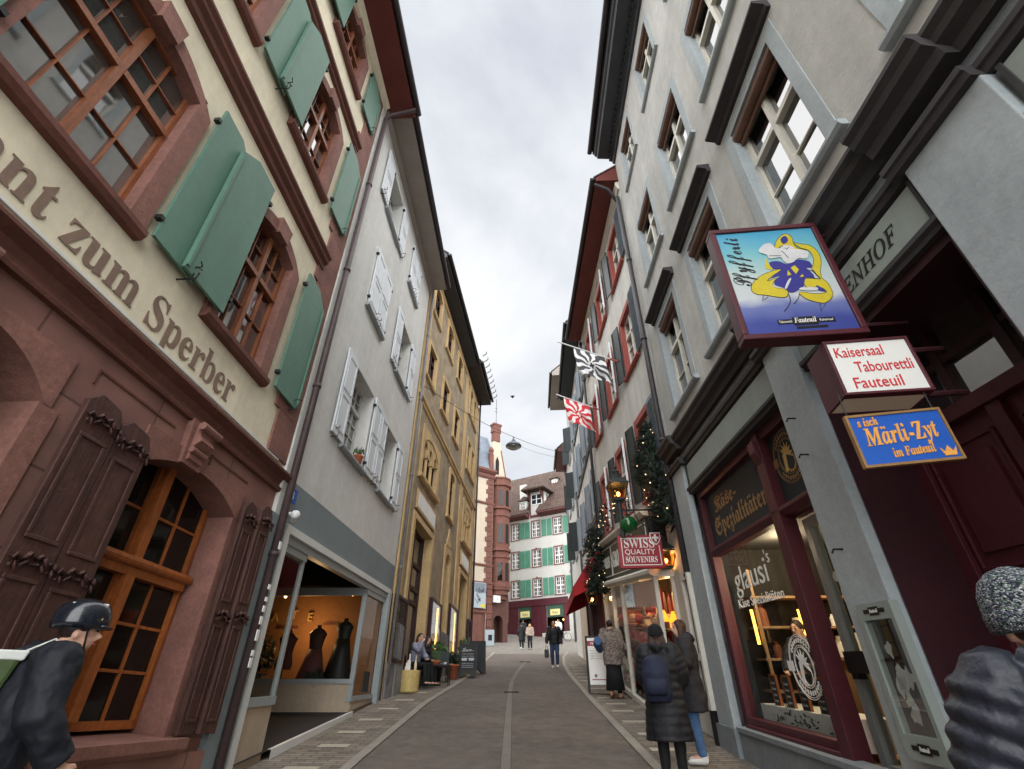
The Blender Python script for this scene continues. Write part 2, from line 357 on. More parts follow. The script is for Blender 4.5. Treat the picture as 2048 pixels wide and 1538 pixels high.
M('interior_wood', (150, 118, 84), .7, .15, 2, .05, wave=.3)
M('gold', (196, 160, 92), .5, .1, 4, .03)
M('gold_dim', (146, 112, 70), .5, .15, 4, .03)
M('white_paint', (232, 232, 228), .6, .03, 3, .02)
M('black_paint', (22, 21, 21), .5, .1, 3, .02)
M('red_sign', (150, 26, 38), .4, .06, 1.5, .02)
M('chalk_board', (40, 43, 46), .7, .15, 4, .03)
M('chalk', (196, 200, 205), .9, .2, 20, 0)
M('frost', (232, 230, 224), .4, .03, 2, 0)
M('blue_board', (36, 88, 176), .5, .06, 2, .02)
M('orange_paint', (226, 160, 74), .6, .1, 5, .03)
M('poster_red', (196, 50, 56), .6, .05, 3, 0)
M('toy_red', (186, 40, 40), .6, .2, 9, 0); M('toy_cream', (226, 206, 170), .6, .1, 9, 0); M('toy_brown', (120, 70, 46), .7, .2, 9, 0)
MG('pane_glass'); MG('pane_glass_grey', (66, 66, 63), .035, 3.0); MG('pane_glass_far', (30, 34, 38), .06, 2.0, .02); MG('pane_glass_dim', (20, 17, 15), .05, 1.4, .05)
MCLEAR('shop_glass')
ME('bulb', (255, 190, 112), 4); ME('fairy', (255, 214, 160), 1.0); ME('warm_tube', (255, 178, 70), 1.6); ME('warm_sign', (214, 202, 140), .07)
ME('warm_glow', (255, 150, 40), .7); ME('lit_sign', (206, 206, 200), .04); ME('lit_under', (190, 168, 146), .03)

def arc(a0, a1, zs, rise, n=10, round_=False):
    """points of an arch from (a0, zs) to (a1, zs)"""
    c = (a0 + a1) / 2; h = (a1 - a0) / 2
    if round_: return [(c - h * math.cos(math.pi * i / n), zs + rise * math.sin(math.pi * i / n)) for i in range(n + 1)]
    r = (h * h + rise * rise) / (2 * rise); q = math.asin(min(1, h / r))
    return [(c + r * math.sin(-q + 2 * q * i / n), zs + rise - r + r * math.cos(-q + 2 * q * i / n)) for i in range(n + 1)]
def wallgrid(mb, a0, a1, z0, z1, holes, d=0, mi=0):
    A = sorted({a0, a1, *[min(max(x, a0), a1) for h in holes for x in h[:2]]}); Z = sorted({z0, z1, *[min(max(x, z0), z1) for h in holes for x in h[2:4]]})
    idx = {}
    def vid(a, z):
        if (a, z) not in idx: idx[(a, z)] = len(mb.v); mb.v.append((a, d, z))
        return idx[(a, z)]
    for i in range(len(A) - 1):
        for j in range(len(Z) - 1):
            ca, cz = (A[i] + A[i + 1]) / 2, (Z[j] + Z[j + 1]) / 2
            if any(h[0] < ca < h[1] and h[2] < cz < h[3] for h in holes): continue
            mb.f.append((vid(A[i], Z[j]), vid(A[i + 1], Z[j]), vid(A[i + 1], Z[j + 1]), vid(A[i], Z[j + 1]))); mb.m.append(mi)
class Bld:
    def __init__(s, name, label, cat, fr, am, zb=0):
        s.fr = fr; s.root = thing(name, label, cat, fr(am, -1, zb)); s.holes = []
    def mb(s): return MB(s.fr)
    def part(s, name, mb, mats, parent=None, each=False, **k):
        if each:
            for b in mb.pieces(): o = b.build(name, mats, parent or s.root, **k)
            return o
        return mb.build(name, mats, parent or s.root, **k)
    def hole(s, *h): s.holes.append(h)
    def win(s, a0, a1, z0, z1, sm='blue_stone', sw=.16, sp=.04, rec=.2, rise=0, rnd_=False, key=None, fm='white_wood', fw=.05, mw=.07, nx=2, tr=None, bars=(1, 2), sill=None,
            pm='pane_glass', cap=False, bt=.022, sillm=None, outer_arch=False, roll=None):
        s.hole(a0 - sw * .5, a1 + sw * .5, z0 - .03, z1 + sw * .5)
        b = s.mb(); zs = z1 - rise; r2 = rec + .06
        for x0, x1 in ((a0 - sw, a0), (a1, a1 + sw)): b.box(x0, x1, -r2, sp, z0 - .06, zs)
        if rise:
            inner = arc(a0, a1, zs, rise, 14, rnd_); ou = arc(a0 - sw, a1 + sw, zs, rise + sw, 14, rnd_) if outer_arch else [(a0 - sw, zs), (a0 - sw, z1 + sw), (a1 + sw, z1 + sw), (a1 + sw, zs)]
            b.prism(ou + inner[::-1], -r2, sp)
            if outer_arch: b.box(a0 - sw * .5 - .02, a1 + sw * .5 + .02, -r2 + .01, -.03, z1 + .03, z1 + sw * .5 + .03)
        else: b.box(a0 - sw, a1 + sw, -r2, sp, z1, z1 + sw)
        b.box(a0, a1, -r2, sp - .01, z0 - .06, z0)
        if key:
            kw, kh, kp = key; c = (a0 + a1) / 2; b.prism([(c - kw * .42, z1 - .02), (c + kw * .42, z1 - .02), (c + kw / 2, z1 + sw + kh), (c - kw / 2, z1 + sw + kh)], 0, sp + kp)
        wo = s.part('window', b, sm)
        f = s.mb(); d0, d1 = -rec - .02, -rec + .045
        f.box(a0, a0 + fw, d0, d1, z0, z1); f.box(a1 - fw, a1, d0, d1, z0, z1); f.box(a0 + fw, a1 - fw, d0, d1, z0, z0 + fw); f.box(a0 + fw, a1 - fw, d0, d1, z1 - fw, z1)
        xs = [a0 + (a1 - a0) * i / nx for i in range(1, nx)]
        for x in xs: f.box(x - mw / 2, x + mw / 2, d0, d1 + .02, z0 + fw, z1 - fw)
        cols = [a0 + fw / 2] + xs + [a1 - fw / 2]; rows = [z0 + fw / 2, z1 - fw / 2]
        if tr:
            zt = z0 + (z1 - z0) * tr; rows = [rows[0], zt, rows[1]]
            e_ = [a0 + fw] + [v for x in xs for v in (x - mw / 2, x + mw / 2)] + [a1 - fw]
            for i in range(0, len(e_), 2): f.box(e_[i], e_[i + 1], d0, d1 + .03, zt - mw / 2, zt + mw / 2)
        for i in range(len(cols) - 1):
            for j in range(len(rows) - 1):
                nc = bars[0]; nr = bars[1] if j == 0 else (bars[2] if len(bars) > 2 else bars[1])
                for k in range(1, nc + 1): x = cols[i] + (cols[i + 1] - cols[i]) * k / (nc + 1); f.box(x - bt / 2, x + bt / 2, d0 + .012, d1 - .012, rows[j], rows[j + 1])
                for k in range(1, nr + 1): z = rows[j] + (rows[j + 1] - rows[j]) * k / (nr + 1); f.box(cols[i], cols[i + 1], d0 + .014, d1 - .014, z - bt / 2, z + bt / 2)
        s.part('frame', f, fm, wo)
        g = s.mb(); g.quad((a0, -rec, z0), (a1, -rec, z0), (a1, -rec, z1), (a0, -rec, z1)); s.part('pane', g, pm, wo)
        if roll:
            q = s.mb(); q.tube([(a0 + .01, -rec + .12, z1 - roll * .75), (a1 - .01, -rec + .12, z1 - roll * .75)], roll * .55, 12); q.box(a0 + .01, a1 - .01, -rec + .07, -rec + .1, z1 - roll * 1.9, z1 - roll * .7); s.part('roller_blind', q, 'roller_brown', wo, smooth=False)
        if sill:
            ov, pr, hh = sill; q = s.mb(); z = z0 - .02
            q.prof([(-.05, z - hh), (pr * .7, z - hh), (pr, z - hh * .6), (pr, z - .015), (pr - .02, z), (-.05, z)], a0 - sw - ov, a1 + sw + ov); s.part('sill', q, sillm or sm, wo)
        if cap:
            q = s.mb(); z = z1 + sw + cap[0]; pr = cap[1]
            q.prof([(-.02, z), (pr * .25, z), (pr * .35, z + .06), (pr * .85, z + .09), (pr, z + .1), (pr, z + .14), (pr * .9, z + .155), (-.02, z + .18)], a0 - sw - .1, a1 + sw + .1)
            s.part('hood', q, 'cornice_dark', wo)
        return wo
    def shutter(s, a0, a1, z0, z1, d=.05, mat='green_shutter', kind='board', hinge='l', ang=0, th=.035, ch=0, parent=None):
        """leaf lying on the wall; ang (degrees) swings it out about its hinge side"""
        b = s.mb(); wd = a1 - a0
        if ch: poly = [(0, 0), (wd, 0), (wd, z1 - z0 - (ch if hinge == 'l' else 0)), (wd - ch * 1.3 if hinge == 'l' else wd, z1 - z0), (0 if hinge == 'l' else ch * 1.3, z1 - z0), (0, z1 - z0 - (0 if hinge == 'l' else ch))]
        else: poly = [(0, 0), (wd, 0), (wd, z1 - z0), (0, z1 - z0)]
        b.prism(poly, 0, th); h_ = z1 - z0
        if kind == 'panel':
            for q0, q1 in ((.07, .46), (.52, .93)):
                for x0, x1, y0, y1 in ((.12, .16, q0, q1), (.84, .88, q0, q1), (.16, .84, q0, q0 + .02), (.16, .84, q1 - .02, q1)): b.box(x0 * wd, x1 * wd, th, th + .012, y0 * h_, y1 * h_)
        elif kind == 'louvre':
            n = int(h_ / .06)
            for i in range(1, n): b.prof([(th - .005, i * .06), (th + .018, i * .06 - .012), (th + .018, i * .06), (th - .005, i * .06 + .02)], .08 * wd, .92 * wd)
        else:
            b.box(wd - .035 if hinge == 'l' else 0, wd if hinge == 'l' else .035, th, th + .02, .03, h_ - .03 - ch)
        c, sn = math.cos(R(ang)), math.sin(R(ang)); out_ = []
        for a, dd, z in b.v:
            if hinge == 'l': x, y = a * c - dd * sn, a * sn + dd * c; out_.append((a0 + x, d + y, z0 + z))
            else: x, y = (a - wd) * c + dd * sn, -(a - wd) * sn + dd * c; out_.append((a1 + x, d + y, z0 + z))
        b.v = out_; o = s.part('shutter', b, mat, parent)
        if kind != 'louvre' and ang == 0:
            hg = s.mb(); x = a0 if hinge == 'l' else a1; sg = -1 if hinge == 'l' else 1; xo = a1 if hinge == 'l' else a0
            for q in (.1, .88): hg.box(min(x, x + sg * .05), max(x, x + sg * .05), d - .02, d + th + .012, z0 + q * h_ - .025, z0 + q * h_ + .025)
            hg.tube([(xo - sg * -.12, d + th, z0 + .1), (xo - sg * -.12, d + th + .07, z0 + .11), (xo - sg * -.06, d + th + .09, z0 + .12)], .008, 5)
            hg.tube([(xo - sg * -.12, -.05, z0 - .06), (xo - sg * -.12, d + th + .06, z0 - .06), (xo - sg * -.12, d + th + .07, z0 + .02)], .009, 5)
            s.part('hinge', hg, 'iron', o, each=True)
        return o
    def shell(s, a0, a1, z0, z1, mats, depth=8, zones=None):
        """front wall with the openings, closed by sides, back and top; zones = [(z_lo, z_hi, material index)]"""
        b = s.mb()
        for lo, hi, mi in (zones or [(z0, z1, 0)]): wallgrid(b, a0, a1, lo, hi, s.holes, 0, mi)
        for a in (a0, a1): b.quad((a, 0, z0), (a, -depth, z0), (a, -depth, z1), (a, 0, z1))
        b.quad((a0, -depth, z0), (a1, -depth, z0), (a1, -depth, z1), (a0, -depth, z1)); b.quad((a0, 0, z1), (a1, 0, z1), (a1, -depth, z1), (a0, -depth, z1))
        return s.part('wall', b, mats)
    def roof(s, a0, a1, z1, ov, soff, tile='roof_tile', pitch=.8, fas=.16, depth=5, gutter='dark_gutter', bd=0):
        b = s.mb(); b.prof([(-.1, z1 + .01), (ov, z1 - bd), (ov, z1 - bd + fas), (-depth, z1 + fas + pitch * (depth + ov)), (-depth, z1 + .01)], a0, a1)
        t = s.mb(); t.prof([(ov + .06, z1 - bd + fas + .005), (ov + .06, z1 - bd + fas + .06), (-depth, z1 + fas + .07 + pitch * (depth + ov)), (-depth, z1 + fas + .01 + pitch * (depth + ov))], a0, a1)
        r = s.part('roof', t, tile); s.part('soffit', b, soff, r)
        if gutter:
            g = s.mb(); n = 8; po = [(ov + .09 + .075 * math.cos(math.pi + math.pi * i / n), z1 - bd + fas - .01 + .085 * math.sin(math.pi + math.pi * i / n)) for i in range(n + 1)]
            g.prof(po, a0, a1); s.part('gutter', g, gutter, r)
        return r
    def pipe(s, pts, r=.05, mat='dark_gutter'):
        b = s.mb(); b.tube(pts, r, 10)
        z0, z1 = pts[0][2], pts[-1][2]; lo, hi = min(pts, key=lambda p: p[2]), max(pts, key=lambda p: p[2])
        for i in range(1, 5):
            q = i / 5; p = [lo[k] + (hi[k] - lo[k]) * q for k in range(3)]
            if len(pts) == 2: b.tube([(p[0], p[1], p[2] - .03), (p[0], p[1], p[2] + .03)], r * 1.25, 10)
        return s.part('downpipe', b, mat, smooth=True)
# ================================================================ SETTING: ground, street, pavements
def strip(name, rows, mat, kind='structure', dz=0, xsub=1):
    """sheet from rows of (y, x_left, x_right)"""
    b = MB()
    for y, x0, x1 in rows:
        for i in range(xsub + 1): b.v.append((x0 + (x1 - x0) * i / xsub, y, zg(y) + dz))
    n = xsub + 1
    for j in range(len(rows) - 1):
        for i in range(xsub): b.f.append((j * n + i, j * n + i + 1, (j + 1) * n + i + 1, (j + 1) * n + i)); b.m.append(0)
    o = b.build(name, mat, loc=(0, 0, 0)); o['kind'] = kind; return o
def lerp(tab, y):
    for (y0, v0), (y1, v1) in zip(tab, tab[1:]):
        if y <= y1: return v0 + (v1 - v0) * (y - y0) / (y1 - y0)
    return tab[-1][1]
LE = [(-8, -2.0), (8, -2.0), (13, -1.93), (19, -1.5), (26, -1.32), (33, -1.15), (60, -1)]
RE = [(-8, 1.72), (8, 1.76), (13.6, 1.85), (20, 2.02), (25, 2.3), (31, 2.85), (36, 3.6), (60, 4)]
YS = [-8 + i for i in range(0, 66)]
strip('ground', [(y, -60, 60) for y in (-30, -8, 0, 10, 20, 30, 40, 42, 44, 46, 47, 49, 51, 53, 55, 90, 200)], 'cobbles_far', dz=-.06)
strip('road', [(y, lerp(LE, y), lerp(RE, y)) for y in YS if y <= 34], 'asphalt', xsub=3)
strip('square', [(y, -14 if y > 25.5 else -1.4, 9) for y in range(34, 58)], 'cobbles_far', dz=-.008)
pl = strip('pavement', [(y, -4.6, lerp(LE, y) - .1) for y in YS if y <= 36], 'setts', dz=.012)
pr = strip('pavement', [(y, lerp(RE, y) + .1, 4.6) for y in YS if y <= 36], 'setts', dz=.012)
for tab, s_ in ((LE, -1), (RE, 1)):
    strip('kerb', [(y, lerp(tab, y) + (-.12 if s_ < 0 else -.02), lerp(tab, y) + (.02 if s_ < 0 else .12)) for y in YS if y <= 36], 'kerb_stone', dz=.017)
CH = [(-8, -.1), (8, -.08), (15, -.06), (18, .0), (21, .18), (25, .5), (27, .7)]
M('concrete_dark', (74, 70, 66), .9, .2, 4, .1); ch = strip('gutter_channel', [(y, lerp(CH, y) - .075, lerp(CH, y) + .075) for y in [-8 + .5 * i for i in range(70)]], 'concrete_strip', dz=.005)
b = MB()
for s_ in (-1, 1):
    for i in range(69):
        y = -8 + .5 * i; x = lerp(CH, y) + s_ * .068; x2 = lerp(CH, y + .5) + s_ * .068
        b.quad((x - .005, y, zg(y) + .009), (x + .005, y, zg(y) + .009), (x2 + .005, y + .5, zg(y + .5) + .009), (x2 - .005, y + .5, zg(y + .5) + .009))
b.build('channel_edge', 'concrete_dark', ch)
for (x, y, w_) in ((-.02, 15.1, .2), (.62, 26.6, .26)):
    b = MB(); 
    b.box(x - w_, x + w_, y - .14, y + .14, zg(y) + .0, zg(y) + .012)
    for i in range(9): q = x - w_ + .03 + i * (2 * w_ - .06) / 8; b.box(q - .008, q + .008, y - .12, y + .12, zg(y) + .012, zg(y) + .02)
    b.build('drain_grate', 'iron')['kind'] = 'structure'
b = MB(); b.box(-.22, .22, -.1, .1, 0, .012); slab = None
def place_slab(par, x, y, ang, w_=.42, dd=.17):
    b = MB(); c, s_ = math.cos(ang), math.sin(ang)
    pts = [(x + px * c - py * s_, y + px * s_ + py * c) for px, py in ((-w_ / 2, -dd / 2), (w_ / 2, -dd / 2), (w_ / 2, dd / 2), (-w_ / 2, dd / 2))]
    b.add([(p[0], p[1], zg(p[1]) + .018) for p in pts], [(0, 1, 2, 3)]); b.build('paving_slab', 'pale_slab', par)
for y in (6.1, 7.5, 8.75, 9.75, 10.9, 12.2, 13.5, 14.9, 16.2, 17.5, 19, 20.6, 22.4, 24): place_slab(pl, lerp(LE, y) - .62 + rnd.uniform(-.06, .06), y, rnd.uniform(-.04, .04), .44, .2)
for y in (5.3, 6.3, 7.3, 8.5, 9.6, 10.7, 11.9, 12.9, 13.9, 14.8, 15.8, 16.8, 17.8, 19, 20.2, 21.5, 22.9, 24.4): place_slab(pr, lerp(RE, y) + .46 + rnd.uniform(-.05, .05), y, rnd.uniform(-.05, .05), .44, .19)

# ================================================================ LEFT 1: restaurant with green shutters
F1 = Fr((-3.2863, 6.6496, .6822), (.0467, .99891, -.0248), (.99891, -.0467, 0))
B1 = Bld('restaurant_house', 'cream house with red sandstone ground floor, green shutters and painted restaurant lettering', 'building', F1, -5, -.9)
A0 = -13  # wall carried on unseen behind the viewer, lengthened to block low light
def l1win(a0, a1, z0, z1, big=False, rise=.2):
    return B1.win(a0, a1, z0, z1, sm='red_sandstone', sw=.2, sp=.05, rec=.12, rise=rise * .6, key=(.3, .05, .05), fm='brown_wood', fw=.045, mw=.07, nx=2, tr=.6, bars=(1, 1, 1), bt=.015, sill=(0, .11, .12), sillm='sandstone_dark', pm='pane_glass_grey' if big else 'pane_glass', outer_arch=True)
for z0, z1, sh1, rise in ((4.42, 6.36, 6.62, .2), (8.22, 10.02, 10.3, .2), (11.68, 13.0, 13.2, .1)):
    l1win(-2.47, -1.46, z0, z1, False, rise); l1win(-5.18, -3.87, z0, z1, z0 < 5, rise); l1win(-7.9, -6.6, z0, z1, False, rise)
    zt, zb = sh1, z0 + .02
    B1.shutter(-3.6, -2.98, zb, zt, .055, hinge='l', ch=.2); B1.shutter(-3.22, -2.52, zb, zt + .03, .11, hinge='r', ch=.22)
    B1.shutter(-1.08, -.42, zb - .02, zt - .05, .055, hinge='l', ch=.2); B1.shutter(-5.95, -5.3, zb, zt, .055, hinge='r', ch=.2); B1.shutter(-6.4, -5.86, zb, zt, .11, hinge='l', ch=.2)
# ground floor openings (deep reveals)
B1.hole(-2.6, -.98, .5, 2.9); B1.hole(-4.95, -3.62, -1.5, 2.95); B1.hole(-7.6, -5.9, .3, 2.9)
wall1 = B1.shell(A0, 0, -1.6, 13.62, ['cream_render', 'sandstone_blocks'], zones=[(-1.6, 3.42, 1), (3.42, 13.62, 0)])
def reveal(B, a0, a1, z0, zs, rise, dep, mat, name='arch_surround', sill=True, rn=False):
    b = B.mb(); inner = arc(a0, a1, zs, rise, 16)
    b.prism([(a0 - .06, zs), (a0 - .06, zs + rise + .12), (a1 + .06, zs + rise + .12), (a1 + .06, zs)] + inner[::-1], -dep, .03)
    b.box(a0 - .14, a0 + .03, -dep, .025, z0, zs); b.box(a1 - .03, a1 + .14, -dep, .025, z0, zs)
    return B.part(name, b, mat)
reveal(B1, -2.6, -.98, .4, 2.62, .22, .42, 'red_sandstone'); reveal(B1, -4.95, -3.62, -1.6, 2.6, .3, 1.1, 'red_sandstone'); reveal(B1, -7.6, -5.9, .2, 2.5, .36, .42, 'red_sandstone')
b = B1.mb()
b.prof([(-.02, 3.24), (.05, 3.25), (.06, 3.28), (.06, 3.3), (.02, 3.31), (.02, 3.36), (.05, 3.42), (.12, 3.46), (.14, 3.47), (.14, 3.5), (-.02, 3.53)], A0, -.05)
b.prof([(-.02, 7.0), (.06, 7.03), (.06, 7.12), (.12, 7.16), (.12, 7.22), (.16, 7.26), (.16, 7.3), (-.02, 7.33)], A0, -.72)
b.prof([(-.02, 10.5), (.06, 10.53), (.06, 10.6), (.12, 10.63), (.12, 10.7), (-.02, 10.74)], A0, -.72)
B1.part('string_course', b, 'sandstone_dark', each=True)
b = B1.mb(); b.prof([(.0, 3.62), (.028, 3.62), (.028, 3.645), (0, 3.645)], A0, -.4); B1.part('sign_edging', b, 'white_metal')
b = B1.mb(); z = 3.65
while z < 13.5:
    hh = .62; b.box(-.74 if int(z / .62) % 2 else -.86, -.2, 0, .035, z, z + hh - .008); z += hh
B1.part('quoins', b, 'red_sandstone')
b = B1.mb(); b.box(-.19, -.02, 0, .06, -.3, 13.5); B1.part('corner_strip', b, 'pale_frame')
b = B1.mb(); b.box(-.34, -.02, .001, .075, -.3, 2.95); B1.part('corner_pier', b, 'grey_band')
b = B1.mb(); text(b, 'Restaurant zum Sperber', -1.72, 3.735, width=4.72, size=.53, d=.004, th=.006, style='bold', align='r'); B1.part('lettering', b, 'letter_brown')
# scrolled console stones over window and door
for c in (-2.03, -4.62, -6.75):
    b = B1.mb()
    b.prism([(c - .15, 2.8), (c + .15, 2.8), (c + .19, 3.27), (c - .19, 3.27)], 0, .07)
    b.prof([(.07, 2.84), (.1, 2.86), (.09, 2.98), (.17, 3.05), (.13, 3.12), (.14, 3.2), (.07, 3.25)], c - .11, c + .11)
    b.tube([(c - .15, .15, 3.2), (c + .15, .15, 3.2)], .045, 10); b.tube([(c - .12, .1, 2.95), (c + .12, .1, 2.95)], .035, 10); B1.part('console', b, 'red_sandstone')
b = B1.mb()
for x0, x1 in ((-3.35, -2.35), (-1.7, -.9)):
    b = B1.mb()
    for q0, q1, y0, y1 in ((x0, x1, 3.08, 3.1), (x0, x0 + .02, 2.96, 3.08)): b.box(q0, q1, .0, .012, y0, y1)
    B1.part('panel_groove', b, 'sandstone_dark')
# ground-floor window with orange wood
def gfwin(a0, a1, zb, zt, xm):
    b = B1.mb(); d0, d1 = -.34, -.26
    b.box(a0, a0 + .05, d0, d1 - .02, zb, zt); b.box(a1 - .05, a1, d0, d1 - .02, zb, zt); b.box(a0 + .05, a1 - .05, d0, d1 - .02, zb, zb + .07)
    b.box(a0 + .07, a1 - .07, d0, d1 + .04, 1.78, 1.9); b.tube([(a0 + .05, d1 + .05, 1.9), (a1 - .05, d1 + .05, 1.9)], .045, 10)
    b.box(xm - .055, xm + .055, d0, d1 + .06, zb + .07, 1.78); b.box(xm - .055, xm + .055, d0, d1 + .06, 1.9, zt)
    for x0, x1 in ((a0 + .05, xm - .055), (xm + .055, a1 - .05)):
        for zz0, zz1, n in ((zb + .07, 1.78, 2), (1.9, zt, 1)):
            b.box(x0, x0 + .028, d0 + .01, d1, zz0, zz1); b.box(x1 - .028, x1, d0 + .01, d1, zz0, zz1)
            b.box((x0 + x1) / 2 - .013, (x0 + x1) / 2 + .013, d0 + .012, d1 - .03, zz0, zz1)
            for i in range(1, n + 1): z = zz0 + (zz1 - zz0) * i / (n + 1); b.box(x0 + .03, x1 - .03, d0 + .014, d1 - .034, z - .013, z + .013)
    wd = B1.part('window', b, 'orange_wood')
    g = B1.mb(); g.quad((a0, -.31, zb), (a1, -.31, zb), (a1, -.31, zt), (a0, -.31, zt)); B1.part('pane', g, 'pane_glass_dim', wd)
    q = B1.mb(); q.prof([(-.42, .38), (.14, .38), (.17, .42), (.17, .5), (-.42, .56)], a0 - .25, a1 + .2); B1.part('sill', q, 'red_sandstone', wd)
gfwin(-2.56, -1.02, .58, 2.86, -1.9); gfwin(-7.5, -6, .58, 2.86, -6.75)
def gfshut(a0, a1, z0, z1, d0, th=.05):
    b = B1.mb(); b.prism([(a0, z0), (a1, z0), (a1, z1 - .1), (a1 - .06, z1), (a0 + .1, z1 + .03), (a0, z1 - .06)], d0, d0 + th); w_ = a1 - a0
    for q0, q1 in ((z0 + .1, z0 + (z1 - z0) * .42), (z0 + (z1 - z0) * .52, z1 - .32)):
        b.box(a0 + .05, a1 - .05, d0 + th, d0 + th + .014, q0, q0 + .03); b.box(a0 + .05, a1 - .05, d0 + th, d0 + th + .014, q1 - .03, q1)
        b.box(a0 + .05, a0 + .08, d0 + th, d0 + th + .014, q0 + .03, q1 - .03); b.box(a1 - .08, a1 - .05, d0 + th, d0 + th + .014, q0 + .03, q1 - .03)
    s_ = B1.part('shutter', b, 'dark_wood', bevel=.006); s_['label'] = 'dark brown carved wooden shutter'
    c = B1.mb()
    for zc in (z1 - .16, z0 + (z1 - z0) * .47):
        pts = [(a0 + .03 + w_ * .94 * i / 12, d0 + th + .02, zc + .022 * math.sin(i * 1.9) - .05 * math.cos(i / 12 * 6.28) * .4) for i in range(13)]
        c.tube(pts, [(.012, .02)] * 13, 6); c.tube([(p[0], p[1], p[2] - .05 + .012 * math.sin(i * 2.4)) for i, p in enumerate(pts)], .011, 6)
    B1.part('carving', c, 'dark_wood', s_, each=True, smooth=True)
gfshut(-3.4, -3.03, .5, 2.84, .07); gfshut(-3.02, -2.64, .5, 2.8, .06); gfshut(-.95, -.66, .52, 2.84, .06); gfshut(-.65, -.36, .52, 2.9, .1)
b = B1.mb(); b.box(-4.9, -3.64, -1.0, -.94, -1.4, 2.95)
for i in range(4): b.box(-4.85 + .31 * i, -4.6 + .31 * i, -.94, -.91, -.9, 2.4)
B1.part('door', b, 'dark_wood')
b = B1.mb(); b.box(A0, -.36, 0, .09, -1.6, .38); b.prof([(0, .38), (.09, .38), (.05, .43), (0, .44)], A0, -2.85); B1.part('plinth', b, 'sandstone_blocks')
b = B1.mb(); b.box(A0, -.36, .09, .13, -1.6, .02); B1.part('footing', b, 'plinth_grey')
B1.roof(A0, .25, 13.62, .72, 'red_soffit', 'roof_tile', .7, .14)
b = B1.mb(); b.prof([(0, 13.35), (.05, 13.36), (.08, 13.5), (.14, 13.56), (.14, 13.61), (0, 13.62)], A0, -.05); B1.part('eave_moulding', b, 'cream_render')
B1.pipe([(-.06, .12, -.2), (-.06, .12, 13.0)], .055, 'pipe_brown')
B1.pipe([(-.06, .12, 13.0), (-.05, .16, 13.2), (.05, .6, 13.55), (.05, .78, 13.62)], .055, 'pipe_brown')
# fairy-lit interior glimpse: small lamps behind the dim panes are left to the reflections

# ================================================================ LEFT 2: pale grey house with a recessed shop
F2 = Fr((-3.2863, 6.6496, .6822), (.02052, .99979, .02257), (.99979, -.02052, 0))
B2 = Bld('pale_grey_house', 'pale grey plastered house with white shutters above a blue grey shop front', 'building', F2, 3.4, .2)
B2.hole(.36, 6.32, -.5, 2.82)
W2 = [(1.6, 2.95, 4.82, 6.62, 1), (4.2, 5.36, 4.84, 6.55, 1), (1.45, 2.62, 8.2, 9.9, 0), (4.18, 5.36, 8.2, 9.95, 1), (1.35, 2.5, 11.4, 12.98, 1), (4.1, 5.2, 11.45, 12.95, 0)]
for a0, a1, z0, z1, op in W2:
    wo = B2.win(a0, a1, z0, z1, sm='grey_render', sw=.1, sp=.012, rec=.3, fm='pale_frame', nx=2, tr=.68, bars=(1, 3, 1), sill=(.0, .1, .09), sillm='grey_metal', pm='pane_glass_grey')
    s0 = .55
    if op: B2.shutter(a0 - s0 - .06, a0 - .05, z0 - .02, z1 + .02, .035, 'pale_shutter', 'panel', 'r'); B2.shutter(a1 + .05, a1 + s0 + .06, z0 - .02, z1 + .02, .035, 'pale_shutter', 'panel', 'l')
    else: m_ = (a0 + a1) / 2; B2.shutter(a0 - .06, m_ - .004, z0 - .02, z1 + .04, .03, 'pale_shutter', 'panel', 'l'); B2.shutter(m_ + .004, a1 + .06, z0 - .02, z1 + .04, .03, 'pale_shutter', 'panel', 'r')
B2.shell(.02, 6.86, -.6, 13.72, ['grey_render', 'grey_band'], zones=[(-.6, 3.56, 1), (3.56, 13.72, 0)])
B2.roof(-.02, 6.95, 13.72, .62, 'soffit_grey', 'roof_tile', .75, .16)
b = B2.mb(); b.prof([(0, 13.5), (.04, 13.52), (.1, 13.66), (.1, 13.72), (0, 13.72)], .02, 6.86); B2.part('eave_moulding', b, 'soffit_grey')
b = B2.mb(); b.prof([(0, 2.82), (.07, 2.82), (.07, 2.93), (0, 2.93)], .24, 6.5); b.box(.24, .36, 0, .07, -.4, 2.82); B2.part('shop_frame', b, 'white_metal')
b = B2.mb(); b.box(.1, .24, 0, .05, -.4, 2.9); b.box(6.32, 6.42, -.05, .09, -.2, 2.82); b.box(6.5, 6.62, 0, .07, -.2, 2.9); b.box(.36, 6.32, -.1, .02, 2.7, 2.82); B2.part('shop_post', b, 'grey_metal', each=True)
b = B2.mb(); b.box(6.63, 6.86, 0, .04, -.2, 2.9); B2.part('shop_pier', b, 'black_paint')
# lobby: soffit, floor, back and side walls, display
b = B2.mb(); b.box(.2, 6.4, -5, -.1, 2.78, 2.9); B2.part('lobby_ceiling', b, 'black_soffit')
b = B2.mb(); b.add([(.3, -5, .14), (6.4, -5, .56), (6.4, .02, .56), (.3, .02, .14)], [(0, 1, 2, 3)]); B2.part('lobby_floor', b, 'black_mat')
b = B2.mb(); b.add([(1.3, .02, .225), (4.75, .02, .46), (4.75, .07, .46), (1.3, .07, .225)], [(0, 1, 2, 3)]); b.add([(1.3, .07, .225), (4.75, .07, .46), (4.75, .07, .3), (1.3, .07, .1)], [(0, 1, 2, 3)]); B2.part('threshold', b, 'white_metal')
b = B2.mb(); b.box(.3, 6.35, -4.9, -4.8, -.3, 2.8); b.box(6.25, 6.34, -4.8, -.06, -.3, 2.8); B2.part('back_wall', b, 'interior_warm', each=True)
b = B2.mb(); b.box(.2, .3, -4.8, -.1, -.3, 2.8); B2.part('side_wall', b, 'interior_warm')
